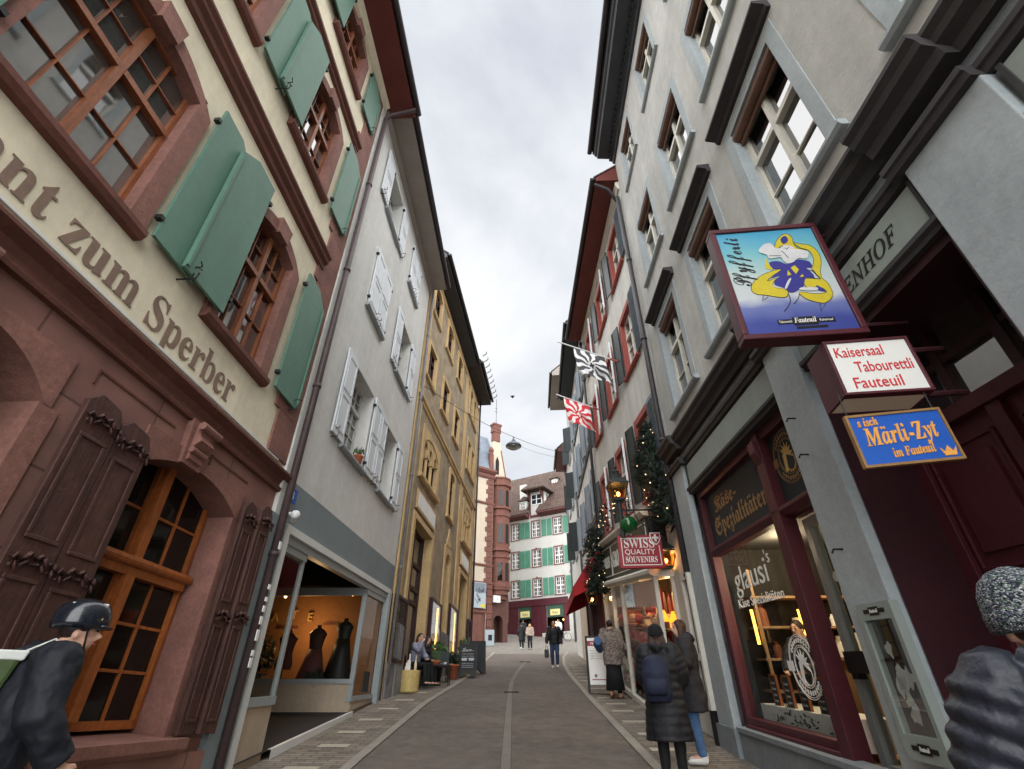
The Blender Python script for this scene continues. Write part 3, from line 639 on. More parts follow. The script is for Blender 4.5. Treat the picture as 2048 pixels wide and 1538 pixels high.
b = B2.mb(); b.box(.38, 1.26, -.1, -.03, -.3, .72); b.box(4.78, 6.3, -.1, -.02, 0, .62); b.box(4.72, 4.8, -3.2, -.03, 0, .92); B2.part('shop_base', b, 'beige_panel', each=True)
b = B2.mb(); b.box(.36, 1.28, -.12, 0, .72, .82); b.box(1.22, 1.28, -.08, -.02, .82, 2.74); b.box(.36, 1.28, -.1, 0, 2.6, 2.72); B2.part('shop_window_frame', b, 'grey_metal')
b = B2.mb(); b.box(4.7, 6.32, -.12, 0, .62, .7); b.box(4.69, 4.78, -3.2, 0, .92, 1.0); b.box(4.7, 4.78, -.09, 0, .7, 2.74); b.box(4.7, 4.76, -3.2, -.02, 2.56, 2.72); b.box(4.7, 6.32, -.1, 0, 2.6, 2.72); B2.part('shop_window_frame', b, 'grey_metal')
b = B2.mb(); b.quad((.38, -.05, .82), (1.24, -.05, .82), (1.24, -.05, 2.6), (.38, -.05, 2.6)); b.quad((4.78, -.05, .7), (6.32, -.05, .7), (6.32, -.05, 2.6), (4.78, -.05, 2.6)); b.quad((4.74, -3.2, 1.0), (4.74, -.05, 1.0), (4.74, -.05, 2.6), (4.74, -3.2, 2.6)); B2.part('shop_window', b, 'shop_glass', each=True)
b = B2.mb(); b.box(4.8, 6.25, -3.3, -.1, .55, .62); B2.part('display_floor', b, 'interior_wood')
fb = Fr(F2(6.2, -1.7, 2.2), tuple(F2.N), tuple(-F2.U))
b = MB(fb)
for t_, x in (('A', -.97), ('T', -.5), ('E', -.08)): text(b, t_, x, -.02 if t_ != 'T' else .04, size=.26, d=.03, th=.04)
B2.part('wall_letter', b, 'gold', each=True)
b = MB(fb); text(b, 'Märchen', -.75, -.18, size=.13, d=.03, th=.01, style='bi'); text(b, 'nähen', .3, -.1, size=.13, d=.03, th=.01, style='bi'); B2.part('wall_writing', b, 'timber_brown')
for (x, y, z) in ((5.0, -1.2, 2.66), (5.6, -2.2, 2.66), (1.0, -.6, 2.66), (5.3, -.5, 2.66)):
    b = B2.mb(); b.ball((x, y, z), .035, 8); B2.part('ceiling_lamp', b, 'bulb')
def plight(p, en, col=(1, .62, .28), r=.08, name='lamp_light'):
    l = bpy.data.lights.new(name, 'POINT'); l.energy = en; l.color = col; l.shadow_soft_size = r; o = bpy.data.objects.new(name, l); COL.objects.link(o); o.location = p
plight(F2(5.6, -1.6, 2.0), 7, (1, .58, .24)); plight(F2(.85, -.6, 1.6), 1)
b = B2.mb(); b.box(-.0, .28, .06, .075, 3.22, 3.42); text(b, '13', .05, 3.26, size=.17, d=.076, th=.004, mi=1); B2.part('house_number', b, ['blue_board', 'white_paint'])
b = B2.mb(); b.tube([(.02, .05, 3.02), (.02, .2, 3.0)], .03, 8); b.ball((.02, .24, 2.99), .07, 10); b.ball((.2, .14, 2.98), .06, 10); B2.part('wall_spotlight', b, 'white_metal', smooth=True)
b = MB(Fr(F1(-.06, .18, 0), (0, 1, 0), (1, 0, 0)))
for i, (z, hh) in enumerate(((2.5, .1), (2.0, .06), (1.86, .05), (1.74, .07), (1.6, .09), (1.42, .12), (1.26, .06), (1.14, .1))): b.box(-.03, .035, -.008, .002, z, z + hh)
[q.build('sticker', 'white_paint', B1.root) for q in b.pieces()]
# flowerpots on the sill
def flowerpot(x, d, z, fr, lab, sz=1, plantm='leaf'):
    p = fr(x, d, z); t = thing('flower_pot', lab, 'plant pot', p)
    b = MB(); b.lathe(tuple(p), [(.07 * sz, 0), (.095 * sz, .14 * sz), (.105 * sz, .145 * sz), (.105 * sz, .17 * sz), (.08 * sz, .17 * sz)], 14); b.build('pot', 'terracotta', t, smooth=True)
    b = MB(); leaves(b, p + Vector((0, 0, .25 * sz)), .12 * sz, .12 * sz, 60, .05 * sz); b.build('foliage', plantm, t)
def leaves(b, c, rx, rz, n, s, ry=None, rg=rnd):
    for _ in range(n):
        u = Vector((rg.gauss(0, 1), rg.gauss(0, 1), rg.gauss(0, 1))).normalized() * (rg.random() ** .4); p = Vector(c) + Vector((u.x * rx, u.y * (ry or rx), u.z * rz))
        q = Vector((rg.gauss(0, 1), rg.gauss(0, 1), rg.gauss(0, 1))).normalized(); r = q.orthogonal().normalized(); k = s * rg.uniform(.6, 1.3)
        b.add([p - q * k, p + r * k * .35, p + q * k, p - r * k * .35], [(0, 1, 2, 3)], rg.randrange(max(1, b.nm)) if hasattr(b, 'nm') else 0)
M('terracotta', (176, 100, 70), .8, .12, 3, .1); M('leaf', (70, 98, 52), .6, .25, 8, 0); M('leaf_dark', (34, 48, 38), .6, .3, 8, 0); M('dry_leaf', (110, 84, 62), .8, .25, 8, 0)
flowerpot(2.62, .02, 4.82, F2, 'terracotta flower pot with a sparse plant on the pale house window sill')
# ================================================================ LEFT 3: ochre stone building
F3 = Fr((-3.1143, 13.9885, 1.4352), (.114, .99348, -.0636), (.99348, -.114, 0))
B3 = Bld('ochre_building', 'tall ochre and brown stone building with deep yellow window surrounds and arched windows', 'building', F3, 5, .4)
LEN3 = 10.25
def w3(a0, a1, z0, z1, rise=0, rec=.1, rn=True, nx=2, sill=(.04, .1, .12), sw=.14):
    return B3.win(a0, a1, z0, z1, sm='ochre_stone', sw=sw, sp=.07, rec=rec, rise=rise, rnd_=rn, fm='maroon_dark', fw=.06, mw=.06, nx=nx, tr=.68, bars=(0, 0), sill=sill, pm='pane_glass_dim')
for a0, a1 in ((.3, 1.28), (2.55, 3.5), (4.7, 5.62)):
    w3(a0, a1, 12.75, 14.1, .18); w3(a0, a1, 9.75, 11.1)
for a0, a1 in ((7.75, 8.45), (8.75, 9.45)):
    w3(a0, a1, 12.75, 14.2, .2); w3(a0, a1, 9.75, 11.2)
for a0, a1 in ((4.72, 5.5),): w3(a0, a1, 6.3, 8.1, .2)
# grouped windows with colonnettes
def triple(a0, a1, z0, z1):
    wo = B3.win(a0, a1, z0, z1, sm='ochre_stone', sw=.2, sp=.06, rec=.16, rise=.35, fm='maroon_dark', nx=3, tr=.66, bars=(0, 0), sill=(.05, .14, .16), pm='pane_glass_dim')
    c = B3.mb(); n = 3
    for i in range(1, n):
        x = a0 + (a1 - a0) * i / n
        c.box(x - .1, x + .1, -.12, .03, z0, z0 + .14); c.tube([(x, -.05, z0 + .14), (x, -.05, z1 - .72)], .06, 10); c.box(x - .11, x + .11, -.12, .04, z1 - .72, z1 - .5)
    for i in range(n):
        x0, x1 = a0 + (a1 - a0) * i / n, a0 + (a1 - a0) * (i + 1) / n; q = arc(x0 + .1, x1 - .1, z1 - .5, .24, 10, True)
        c.prism([(x0, z1 - .5), (x0, z1), (x1, z1), (x1, z1 - .5)] + q[::-1], -.12, .03)
    B3.part('colonnette', c, 'ochre_stone', wo)
triple(.85, 2.75, 6.2, 7.75); triple(7.7, 9.35, 6.3, 7.95)
for a0, a1, zt in ((.78, 2.85, 4.75), (7.6, 9.1, 4.9)): B3.hole(a0, a1, -.5, zt)
B3.hole(4.9, 5.65, 2.2, 4.95)
for a0, a1, z0, z1 in ((-.28, .62, .78, 2.3), (3.15, 4.5, .9, 2.95), (5.8, 7.2, .95, 3.3), (9.4, 10.0, 1.6, 3.4)): B3.hole(a0 + .05, a1 - .05, z0 + .05, z1 - .05)
B3.shell(-.35, LEN3, -1, 14.85, ['ochre_wall', 'ochre_stone'], depth=9, zones=[(-1, 14.45, 0), (14.45, 14.85, 1)])
def jambs(a0, a1, z0, z1, dep, name, mats=('ochre_stone',), w_=.2, pr_=.06):
    b = B3.mb(); b.box(a0 - w_, a0, -dep, pr_, z0, z1); b.box(a1, a1 + w_, -dep, pr_, z0, z1); b.box(a0 - w_, a1 + w_, -dep, pr_, z1, z1 + .18); return B3.part(name, b, mats[0])
for a0, a1, zt in ((.78, 2.85, 4.72), (7.6, 9.1, 4.88)):
    jambs(a0, a1, -.6, zt, .36, 'door_surround'); m_ = (a0 + a1) / 2
    b = B3.mb(); d0 = -.34
    for x in (a0 + .05, m_, a1 - .05): b.box(x - .06, x + .06, d0, d0 + .1, -.4, zt)
    for z in (.1, 1.1, 2.6, 3.0, 3.7, zt - .08): b.box(a0, a1, d0 + .01, d0 + .09, z - .05, z + .05)
    b.box(a0, a1, d0 + .005, d0 + .04, -.4, 1.05); dr = B3.part('door', b, 'maroon_dark')
    g = B3.mb(); g.quad((a0, d0 + .03, 1.05), (a1, d0 + .03, 1.05), (a1, d0 + .03, zt), (a0, d0 + .03, zt)); B3.part('pane', g, 'pane_glass_grey', dr)
    b = B3.mb(); b.box(a0 - .1, a1 + .1, .02, .075, zt + .3, zt + .92); b.box(a0 - .02, a1 + .02, .075, .085, zt + .37, zt + .84, 1); B3.part('name_panel', b, ['ochre_stone', 'frost'])
b = B3.mb(); q = arc(4.9, 5.65, 4.55, .38, 12, True)
b.prism([(4.72, 4.55), (4.72, 5.15), (5.83, 5.15), (5.83, 4.55)] + q[::-1], -.4, .06); b.box(4.72, 4.9, -.4, .06, 2.1, 4.55); b.box(5.65, 5.83, -.4, .06, 2.1, 4.55); b.box(4.72, 5.83, -.4, .07, 1.98, 2.1)
ni = B3.part('niche', b, 'ochre_stone')
b = B3.mb(); b.quad((4.9, -.36, 2.1), (5.65, -.36, 2.1), (5.65, -.36, 4.95), (4.9, -.36, 4.95)); B3.part('niche_window', b, 'pane_glass_dim', ni)
b = B3.mb()
for x, z in ((5.28, 5.58), (5.12, 5.36), (5.44, 5.36)): b.tube([(x, .0, z), (x, .05, z)], .13, 12, flat=(0, 0, 1))
b.prism([(4.98, 5.22), (5.58, 5.22), (5.28, 5.92)], 0, .045); B3.part('trefoil_ornament', b, 'ochre_stone', ni)
b = B3.mb(); b.prof([(0, 8.42), (.05, 8.44), (.05, 8.54), (.11, 8.58), (.11, 8.66), (0, 8.7)], -.35, LEN3); b.prof([(0, 14.35), (.06, 14.38), (.08, 14.46), (0, 14.48)], -.35, LEN3); B3.part('string_course', b, 'ochre_stone', each=True)
b = B3.mb(); z = .4
for a0 in (-.34, 6.7, 9.75): b.box(a0, a0 + .5, 0, .05, -.8, 14.4)
B3.part('pilaster', b, 'ochre_stone', each=True)
for a0, a1, zt in ((-.34, .55, .72), (.2, .78, 1.7), (2.75, 3.3, 1.75), (4.42, 5.9, 2.25), (9.1, 9.6, 2.6), (9.9, LEN3, 2.8)):
    b = B3.mb(); w_ = .1 if zt < 1 else .14; b.prof([(0, -1), (w_, -1), (w_, zt - .06), (.06, zt), (0, zt)], a0, a1); B3.part('plinth', b, 'plinth_grey')
# lit show cases on the wall between the doors
for k, (a0, a1, z0, z1, lit) in enumerate(((-.28, .62, .78, 2.3, 0), (3.15, 4.5, .9, 2.95, 1), (5.8, 7.2, .95, 3.3, 1), (9.4, 10.0, 1.6, 3.4, 0))):
    b = B3.mb(); b.box(a0, a0 + .07, -.3, .16, z0, z1); b.box(a1 - .07, a1, -.3, .16, z0, z1); b.box(a0 + .07, a1 - .07, -.3, .16, z0, z0 + .07); b.box(a0 + .07, a1 - .07, -.3, .16, z1 - .07, z1); b.box(a0 + .07, a1 - .07, -.3, -.26, z0 + .07, z1 - .07)
    cs = B3.part('show_case', b, ['maroon_dark'])
    b = B3.mb(); b.box(a0 + .08, a1 - .08, -.25, -.22, z0 + .07, z1 - .07)
    for i in range(1, 4): z = z0 + (z1 - z0) * i / 4; b.box(a0 + .08, a1 - .08, -.22, .06, z - .01, z + .01)
    B3.part('case_back', b, 'interior_wood' if lit else 'dark_wood', cs)
    b = B3.mb(); rg = random.Random(k)
    for i in range(4):
        z = z0 + .08 + (z1 - z0) * i / 4; x = a0 + .15
        while x < a1 - .25: ww = rg.uniform(.06, .16); b.box(x, x + ww, -.15, -.02, z, z + rg.uniform(.08, .3)); x += ww + rg.uniform(.03, .12)
    B3.part('case_goods', b, 'toy_brown' if lit else 'toy_cream', cs)
    b = B3.mb(); b.quad((a0 + .07, .13, z0 + .07), (a1 - .07, .13, z0 + .07), (a1 - .07, .13, z1 - .07), (a0 + .07, .13, z1 - .07)); B3.part('case_glass', b, 'shop_glass', cs)
    if lit:
        b = B3.mb(); b.tube([(a1 - .22, .05, z0 + .15), (a1 - .22, .05, z1 - .12)], .028, 8); B3.part('tube_lamp', b, 'warm_tube', cs)
        b = B3.mb(); b.tube([(a0 + .2, -.08, z0 + .15), (a0 + .2, -.08, z1 - .7)], .02, 8); B3.part('tube_lamp', b, 'warm_tube', cs)
B3.roof(-.4, 6.75, 14.85, .55, 'slate_dark', 'roof_tile_dark', .9, .2, gutter='dark_gutter')
B3.roof(6.75, LEN3 + .3, 14.95, .68, 'roof_tile_dark', 'roof_tile_dark', .9, .26)
b = B3.mb(); b.box(.2, 1.1, -2.2, -1.4, 16, 19.9); b.box(.1, 1.2, -2.3, -1.3, 19.9, 20.05); b.box(.4, .9, -2.0, -1.6, 20.05, 20.5); B3.part('chimney', b, 'ochre_stone')
b = B3.mb()
for i in range(9): x = 7.0 + i * .5; b.tube([(x, .75, 15.7), (x, .95, 15.85), (x, .95, 15.98)], .025, 5)
B3.part('snow_guard', b, 'dark_gutter', each=True)
B3.pipe([(LEN3 - .15, .14, 0), (LEN3 - .15, .14, 14.9)], .05)
B3.pipe([(-.3, .12, .3), (-.3, .12, 13.6)], .045, 'plinth_grey')
# ================================================================ RIGHT 1: tall grey house with the cheese shop
FR1 = Fr((3.1495, 8.656, .8881), (.038, .99928, .04578), (-.99928, .038, 0))
C1 = Bld('weathered_house', 'tall weathered grey house with blue grey stone window frames above a cheese shop front', 'building', FR1, -4, -.4)
RA0 = -13  # unseen run behind the viewer, made longer to cut low light
for a0, a1 in ((-3.9, -2.9), (-1.72, -.73), (-6.08, -5.05), (-8.3, -7.25)):
    C1.win(a0, a1, 12.15, 13.74, sw=.15, sp=.012, rec=.15, fm='white_wood', nx=2, tr=.66, bars=(0, 0), sill=(.06, .07, .06), roll=.13)
for a0, a1 in ((-4.06, -2.92), (-1.88, -.74), (-6.15, -4.98), (-8.4, -7.2)):
    C1.win(a0, a1, 8.66, 10.46, sw=.17, sp=.012, rec=.17, fm='white_wood', nx=2, tr=.64, bars=(0, 1, 0), sill=(.06, .08, .07), roll=.14)
for a0, a1 in ((-4.05, -2.9), (-1.86, -.72), (-6.14, -5.0), (-8.35, -7.2)):
    C1.win(a0, a1, 5.22, 7.25, sw=.17, sp=.015, rec=.18, fm='white_wood', nx=2, tr=.64, bars=(0, 1, 0), sill=(.08, .09, .08), roll=.13, cap=(.06, .19))
C1.hole(-4.13, -.62, -.6, 3.66); C1.hole(-6.58, -4.62, -1.5, 3.7); C1.hole(-10.6, -7.3, -1.2, 3.7)
C1.shell(RA0, .1, -2.2, 14.3, ['stone_wall_r', 'blue_stone_dark', 'blue_stone'], zones=[(-2.2, 3.66, 2), (3.66, 4.7, 1), (4.7, 14.3, 0)])
# cornice, breaking forward over the pilasters, and the architrave below
def run(poly, a0, a1, name, mat, dd=0):
    b = C1.mb()
    for x0, x1, o in ((RA0, -7.25, 0), (-7.25, -6.5, .09), (-6.5, -4.72, 0), (-4.72, -4.02, .09), (-4.02, -.75, 0), (-.75, .1, .09)):
        b.prof([(p[0] + (o if p[0] > 0 else 0), p[1]) for p in poly], max(x0, a0), min(x1, a1))
    C1.part(name, b, mat)
run([(-.02, 4.42), (.06, 4.42), (.08, 4.5), (.16, 4.54), (.17, 4.6), (.21, 4.64), (.21, 4.68), (-.02, 4.72)], RA0, .1, 'cornice', 'cornice_dark')
run([(-.02, 4.13), (.05, 4.14), (.06, 4.19), (.08, 4.2), (.08, 4.25), (-.02, 4.27)], RA0, .1, 'architrave', 'cornice_dark')
b = C1.mb()
for x0, x1 in ((-7.25, -6.58), (-4.7, -4.12), (-.62, .02)): b.box(x0, x1, -.02, .09, -2, 4.14)
C1.part('pilaster', b, 'blue_stone', each=True, bevel=.01)
b = C1.mb()
for x0, x1 in ((-7.28, -6.55), (-4.66, -4.08), (-.68, .06)): b.box(x0, x1, -.02, .12, -2, .3)
b.box(-4.1, -.66, -.3, .06, -.8, .27); b.prof([(-.1, .27), (.08, .27), (.08, .32), (-.1, .33)], -4.1, -.66); C1.part('plinth', b, 'blue_stone_dark', each=True)
b = C1.mb()
for x0, x1 in ((-4.05, -.72), (-6.5, -4.7), (-10.4, -7.3)):
    b.prof([(0, 3.74), (.03, 3.74), (.03, 4.1), (0, 4.1)], x0, x1)
C1.part('fascia_panel', b, 'green_grey_panel', each=True)
b = C1.mb()
for x0, x1 in ((-4.12, -.62), (-6.58, -4.62), (-10.6, -7.25)):
    b.prof([(-.3, 3.6), (.05, 3.6), (.05, 3.64), (.08, 3.66), (.08, 3.7), (.05, 3.72), (-.3, 3.72)], x0, x1)
    for q in (x0 + .04, x1 - .07): b.box(q, q + .03, .03, .045, 3.72, 4.12)
C1.part('lintel_moulding', b, 'cornice_dark')
b = C1.mb(); text(b, 'SPALENHOF', -5.1, 3.84, size=.21, width=1.15, d=.031, th=.006, style='ital', flip=True, xs=1); C1.part('lettering', b, 'black_paint')
# shop front
b = C1.mb(); d0, d1 = -.2, -.06
for x0, x1 in ((-.78, -.62), (-4.13, -4.02)): b.box(x0, x1, d0, d1, .3, 3.6)
b.box(-3.25, -3.06, d0, d1 + .04, .3, 3.6); b.box(-3.98, -3.25, d0 - .05, d1 - .1, 2.5, 2.62)
b.prof([(d0, 2.52), (d1 - .02, 2.52), (d1 + .04, 2.58), (d1 + .04, 2.62), (d0, 2.66)], -4.02, -.78); b.box(-3.06, -.78, d0, d1, .33, .44); b.box(-3.06, -.78, d0, d1 + .05, .3, .36)
b.box(-4.02, -.78, d0, d1, 3.48, 3.6); b.prof([(d1, 3.1), (d1 + .1, 3.34), (d1 + .1, 3.48), (d1, 3.48)], -3.23, -3.08); C1.part('shop_frame', b, 'maroon_paint', bevel=.006)
b = C1.mb(); b.box(-3.06, -.78, -.17, -.14, 2.64, 3.5); b.box(-4.02, -3.25, -.17, -.14, 2.64, 3.5); sb = C1.part('sign_board', b, 'chalk_board', each=True)
b = C1.mb(); text(b, 'Käse-', -1.12, 3.14, size=.3, width=.9, d=-.139, th=.006, style='frak', flip=True); text(b, 'Spezialitäten', -.98, 2.8, size=.36, width=1.92, d=-.139, th=.006, style='frak', flip=True); C1.part('sign_lettering', b, 'gold_dim', sb)
def ring(b, c, z, r0, r1, d, th=.004, n=40, sx=1, q0=0, q1=2 * math.pi):
    for i in range(n):
        a, e_ = q0 + (q1 - q0) * i / n, q0 + (q1 - q0) * (i + 1) / n
        b.prism([(c + sx * r * math.cos(q), z + r * math.sin(q)) for r, q in ((r0, a), (r1, a), (r1, e_), (r0, e_))], d, d + th)
def emblem(mats, c, z, R_, d, par):
    b = C1.mb()
    for r in (1, .94, .66, .6): ring(b, c, z, R_ * r - .006, R_ * r, d)
    for s_ in (-1, 1): b.box(c + s_ * R_ * 1.0 - .07, c + s_ * R_ * 1.0 + .07, d, d + .005, z - .05, z + .05)
    for q in range(10):
        for s_ in (1, -1):
            a = s_ * (math.pi / 2) + (q - 4.5) * .2; b.box(c + R_ * .8 * math.cos(a) - .013, c + R_ * .8 * math.cos(a) + .013, d, d + .004, z + R_ * .8 * math.sin(a) - .022, z + R_ * .8 * math.sin(a) + .022)
    C1.part('emblem_ring', b, mats[0], par)
    b = C1.mb(); pts = []                                     # a figure bending over a bow: maple-like crown and a loop
    for i in range(14): rr = R_ * (.46 if i % 2 else .24); a = math.pi * i / 13 + .5; pts.append((c + .02 + rr * math.cos(a), z + .02 + rr * math.sin(a)))
    b.prism(pts, d, d + .005); b.prism([(c + .02, z + .06), (c + .1, z + .04), (c + .12, z - .16), (c + .07, z - .16)], d + .001, d + .006); ring(b, c - .02, z - .08, R_ * .3, R_ * .34, d, n=20, q0=2.2, q1=6.6); C1.part('emblem_figure', b, mats[1], par)
emblem(('gold_dim', 'gold'), -3.6, 3.14, .32, -.139, sb)
g = C1.mb(); g.quad((-3.06, -.13, .44), (-.78, -.13, .44), (-.78, -.13, 2.54), (-3.06, -.13, 2.54)); gl = C1.part('shop_window', g, 'shop_glass')
b = C1.mb(); text(b, "glausi", -1.25, 1.96, size=.44, width=1.1, d=-.128, th=.004, style='sans', flip=True, heavy=0.0); text(b, "'s", -2.38, 2.16, size=.24, d=-.128, th=.004, style='sans', flip=True); text(b, 'Käse Spezialitäten', -1.22, 1.74, size=.17, width=1.4, d=-.128, th=.004, flip=True); C1.part('window_lettering', b, 'white_paint', gl)
emblem(('white_paint', 'white_paint'), -2.62, 1.05, .31, -.128, gl)
# entrance door beside the window
b = C1.mb(); b.box(-3.26, -3.16, -.4, -.3, .0, 2.5); b.box(-4.02, -3.94, -.4, -.3, .0, 2.5); b.box(-3.94, -3.26, -.4, -.3, 2.4, 2.5); b.box(-3.94, -3.26, -.4, -.3, 0, .3)
dr = C1.part('door', b, 'grey_metal'); g = C1.mb(); g.quad((-3.94, -.35, .3), (-3.26, -.35, .3), (-3.26, -.35, 2.4), (-3.94, -.35, 2.4)); C1.part('door_glass', g, 'shop_glass', dr)
b = C1.mb(); b.box(-3.4, -3.3, -.3, -.22, .95, 1.15); b.box(-3.62, -3.3, -.24, -.2, 1.0, 1.18); C1.part('door_handle', b, 'black_paint', dr)
b = C1.mb(); b.box(-3.92, -3.6, -.345, -.34, 1.55, 1.98); C1.part('notice', b, 'white_paint', dr)
b = C1.mb(); ring(b, -3.38, 1.86, 0, .05, -.34); b.box(-3.47, -3.39, -.345, -.34, 1.62, 1.74); C1.part('sticker', b, 'frost', dr)
b = C1.mb(); b.box(-4.1, -.65, -4.2, -.3, -.4, .26); C1.part('shop_floor', b, 'interior_wood')
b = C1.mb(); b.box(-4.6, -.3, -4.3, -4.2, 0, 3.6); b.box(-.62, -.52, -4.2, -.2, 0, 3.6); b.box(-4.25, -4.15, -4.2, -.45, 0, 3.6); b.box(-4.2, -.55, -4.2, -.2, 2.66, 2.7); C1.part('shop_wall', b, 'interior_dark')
# ENHOF recess with tall maroon doors, stair hall glass above
b = C1.mb(); b.box(-6.58, -6.5, -.66, 0, -2, 3.62); b.box(-4.7, -4.62, -.66, 0, -2, 3.62); b.box(-6.5, -4.7, -.66, 0, 3.52, 3.6); C1.part('recess_lining', b, 'maroon_dark', each=True)
b = C1.mb(); D = -.6; b.box(-6.5, -4.7, D - .1, D, -2, 2.8); b.box(-6.5, -4.7, D, D + .08, 2.74, 2.86)
for x in (-6.45, -5.62, -4.75): b.box(x - .06, x + .06, D, D + .05, -2, 2.74)
for x0, x1 in ((-6.36, -5.72), (-5.5, -4.84)):
    for z0, z1 in ((-.8, .5), (.65, 1.55), (1.68, 2.6)):
        for q in ((x0, x1, z0, z0 + .025), (x0, x1, z1 - .025, z1), (x0, x0 + .025, z0, z1), (x1 - .025, x1, z0, z1)): b.box(q[0], q[1], D, D + .022, q[2], q[3])
        b.box(x0 + .1, x1 - .1, D, D + .03, z0 + .12, z1 - .12)
C1.part('door', b, 'maroon_paint', bevel=.005)
b = C1.mb()
for x in (-6.45, -5.95, -5.4, -4.75): b.box(x - .04, x + .04, D - .02, D + .05, 2.86, 3.52)
b.box(-6.5, -4.7, D - .01, D + .04, 3.2, 3.26); fl = C1.part('fanlight', b, 'maroon_dark')
g = C1.mb(); g.quad((-6.5, D, 2.86), (-4.7, D, 2.86), (-4.7, D, 3.52), (-6.5, D, 3.52)); C1.part('pane', g, 'pane_glass', fl)
b = C1.mb(); b.box(-10.6, -7.3, -.5, -.4, -2, 3.6); b.box(-9.2, -9.1, -.4, -.3, -2, 3.6); C1.part('side_shop_front', b, 'maroon_dark')
# eave: dentilled timber cornice and gutter
b = C1.mb(); b.prof([(-.1, 14.3), (.06, 14.3), (.08, 14.42), (.16, 14.44), (.16, 14.56), (.5, 14.6), (.53, 14.7), (.58, 14.74), (.6, 14.86), (-.1, 14.95)], RA0, .1)
co = C1.part('eave_cornice', b, 'slate_dark')
b = C1.mb(); n = 68
for i in range(n): b.box(-10.9 + i * .16, -10.9 + i * .16 + .09, .08, .2, 14.43, 14.55)
C1.part('dentil', b, 'black_green', co, each=True)
C1.roof(RA0, .15, 14.9, .62, 'cornice_dark', 'roof_tile_dark', .8, .1)
C1.pipe([(.14, .1, -.2), (.14, .1, 12.75)], .06)
b = C1.mb(); pts = [(-5.6 + .03 * math.sin(i * .8), .26 + .03 * math.cos(i * .8), 4.05 + i * .012) for i in range(18)]; b.tube(pts, .012, 5); b.tube([(-5.6, .28, 4.2), (-5.3, .3, 4.0), (-5.0, .2, 4.1), (-4.8, .12, 4.0)], .006, 5); C1.part('cable', b, 'awning_red')
b = C1.mb()
for z in (1.95, 2.85, 3.25): b.tube([(-4.35, .08, z), (-4.35, .17, z), (-4.33, .18, z - .03)], .009, 6)
C1.part('wall_hook', b, 'iron')
# menu show case on the pilaster
b = C1.mb(); x0, x1, z0, z1 = -4.78, -4.36, .5, 1.5
b.box(x0, x1, .09, .16, z0, z0 + .15); b.box(x0, x1, .09, .16, z1 - .12, z1); b.box(x0, x0 + .04, .09, .16, z0 + .15, z1 - .12); b.box(x1 - .04, x1, .09, .16, z0 + .15, z1 - .12)
cs = C1.part('show_case', b, 'green_grey_panel'); g = C1.mb(); g.quad((x0 + .04, .15, z0 + .15), (x1 - .04, .15, z0 + .15), (x1 - .04, .15, z1 - .12), (x0 + .04, .15, z1 - .12)); C1.part('case_glass', g, 'shop_glass', cs)
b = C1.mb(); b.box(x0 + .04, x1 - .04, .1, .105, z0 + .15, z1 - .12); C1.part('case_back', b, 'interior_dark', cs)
b = C1.mb(); rg = random.Random(3)
for i in range(9):
    x, z = rg.uniform(x0 + .12, x1 - .12), rg.uniform(z0 + .25, z1 - .3); n_ = 9; b.prism([(x + rg.uniform(.02, .06) * math.cos(q * 6.283 / n_), z + rg.uniform(.02, .09) * math.sin(q * 6.283 / n_)) for q in range(n_)], .106, .112)
C1.part('case_poster', b, 'frost', cs)
b = C1.mb(); m_ = (x0 + x1) / 2
for zc in (z0 + .075, z1 - .06): b.box(m_ - .13, m_ + .13, .161, .163, zc - .015, zc + .015); b.box(m_ - .06, m_ + .06, .161, .1635, zc - .03, zc + .03); text(b, 'Fauteuil', m_, zc - .012, size=.04, width=.1, d=.164, th=.002, style='bi', flip=True, align='c', mi=1)
C1.part('case_label', b, ['black_paint', 'frost'], cs)
# ================================================================ RIGHT 2: house with red window stones, souvenir shop below
FR2 = Fr((3.1541, 8.7759, .9004), (.02003, .9998, .13273), (-.9998, .02003, 0))
C2 = Bld('souvenir_house', 'off white plastered house with red window surrounds and dark shutters over a souvenir shop', 'building', FR2, 4.5, .3)
LEN2 = 9.25
for z0, z1 in ((10.98, 12.66), (7.68, 9.46), (4.2, 6.12)):
    for k, (a0, a1) in enumerate(((.95, 2.2), (3.85, 5.05), (6.95, 8.15))):
        C2.win(a0, a1, z0, z1, sm='red_stone_trim', sw=.17, sp=.02, rec=.15, fm='white_wood', nx=2, tr=.66, bars=(0, 2, 0), sill=(.02, .1, .1), pm='pane_glass_grey')
        if k == 0: C2.shutter(a0 - .7, a0 - .16, z0 - .02, z1 + .1, .05, 'blue_shutter', 'louvre', 'r', 0)  # blue tint carries the sky's reflection on this leaf as colour
        else: C2.shutter(a0 - .62, a0 - .17, z0 - .02, z1 + .08, .05, 'pale_shutter', 'board', 'r', 12)  # sky glare on these dark leaves is put into the pale colour
        C2.shutter(a1 + .17, a1 + .62, z0 - .02, z1 + .08, .05, 'black_green', 'board', 'l', 10)
S0 = 1.2; C2.hole(S0 + .05, 7.7, -1.5, 3.5)
C2.shell(.0, LEN2, -1.6, 13.45, ['r2_render'], zones=[(-1.6, 13.45, 0)])
b = C2.mb(); b.prof([(0, 13.1), (.05, 13.12), (.1, 13.3), (.1, 13.42), (0, 13.45)], 0, LEN2); C2.part('eave_moulding', b, 'white_wood')
C2.roof(-.05, LEN2 + .1, 13.45, .66, 'red_soffit', 'roof_tile', .8, .14)
C2.pipe([(.12, .11, 12.7), (.1, .3, 13.2), (.06, .7, 13.42)], .055)
C2.pipe([(LEN2 - .05, .12, 2.5), (LEN2 - .05, .12, 13.3)], .06)
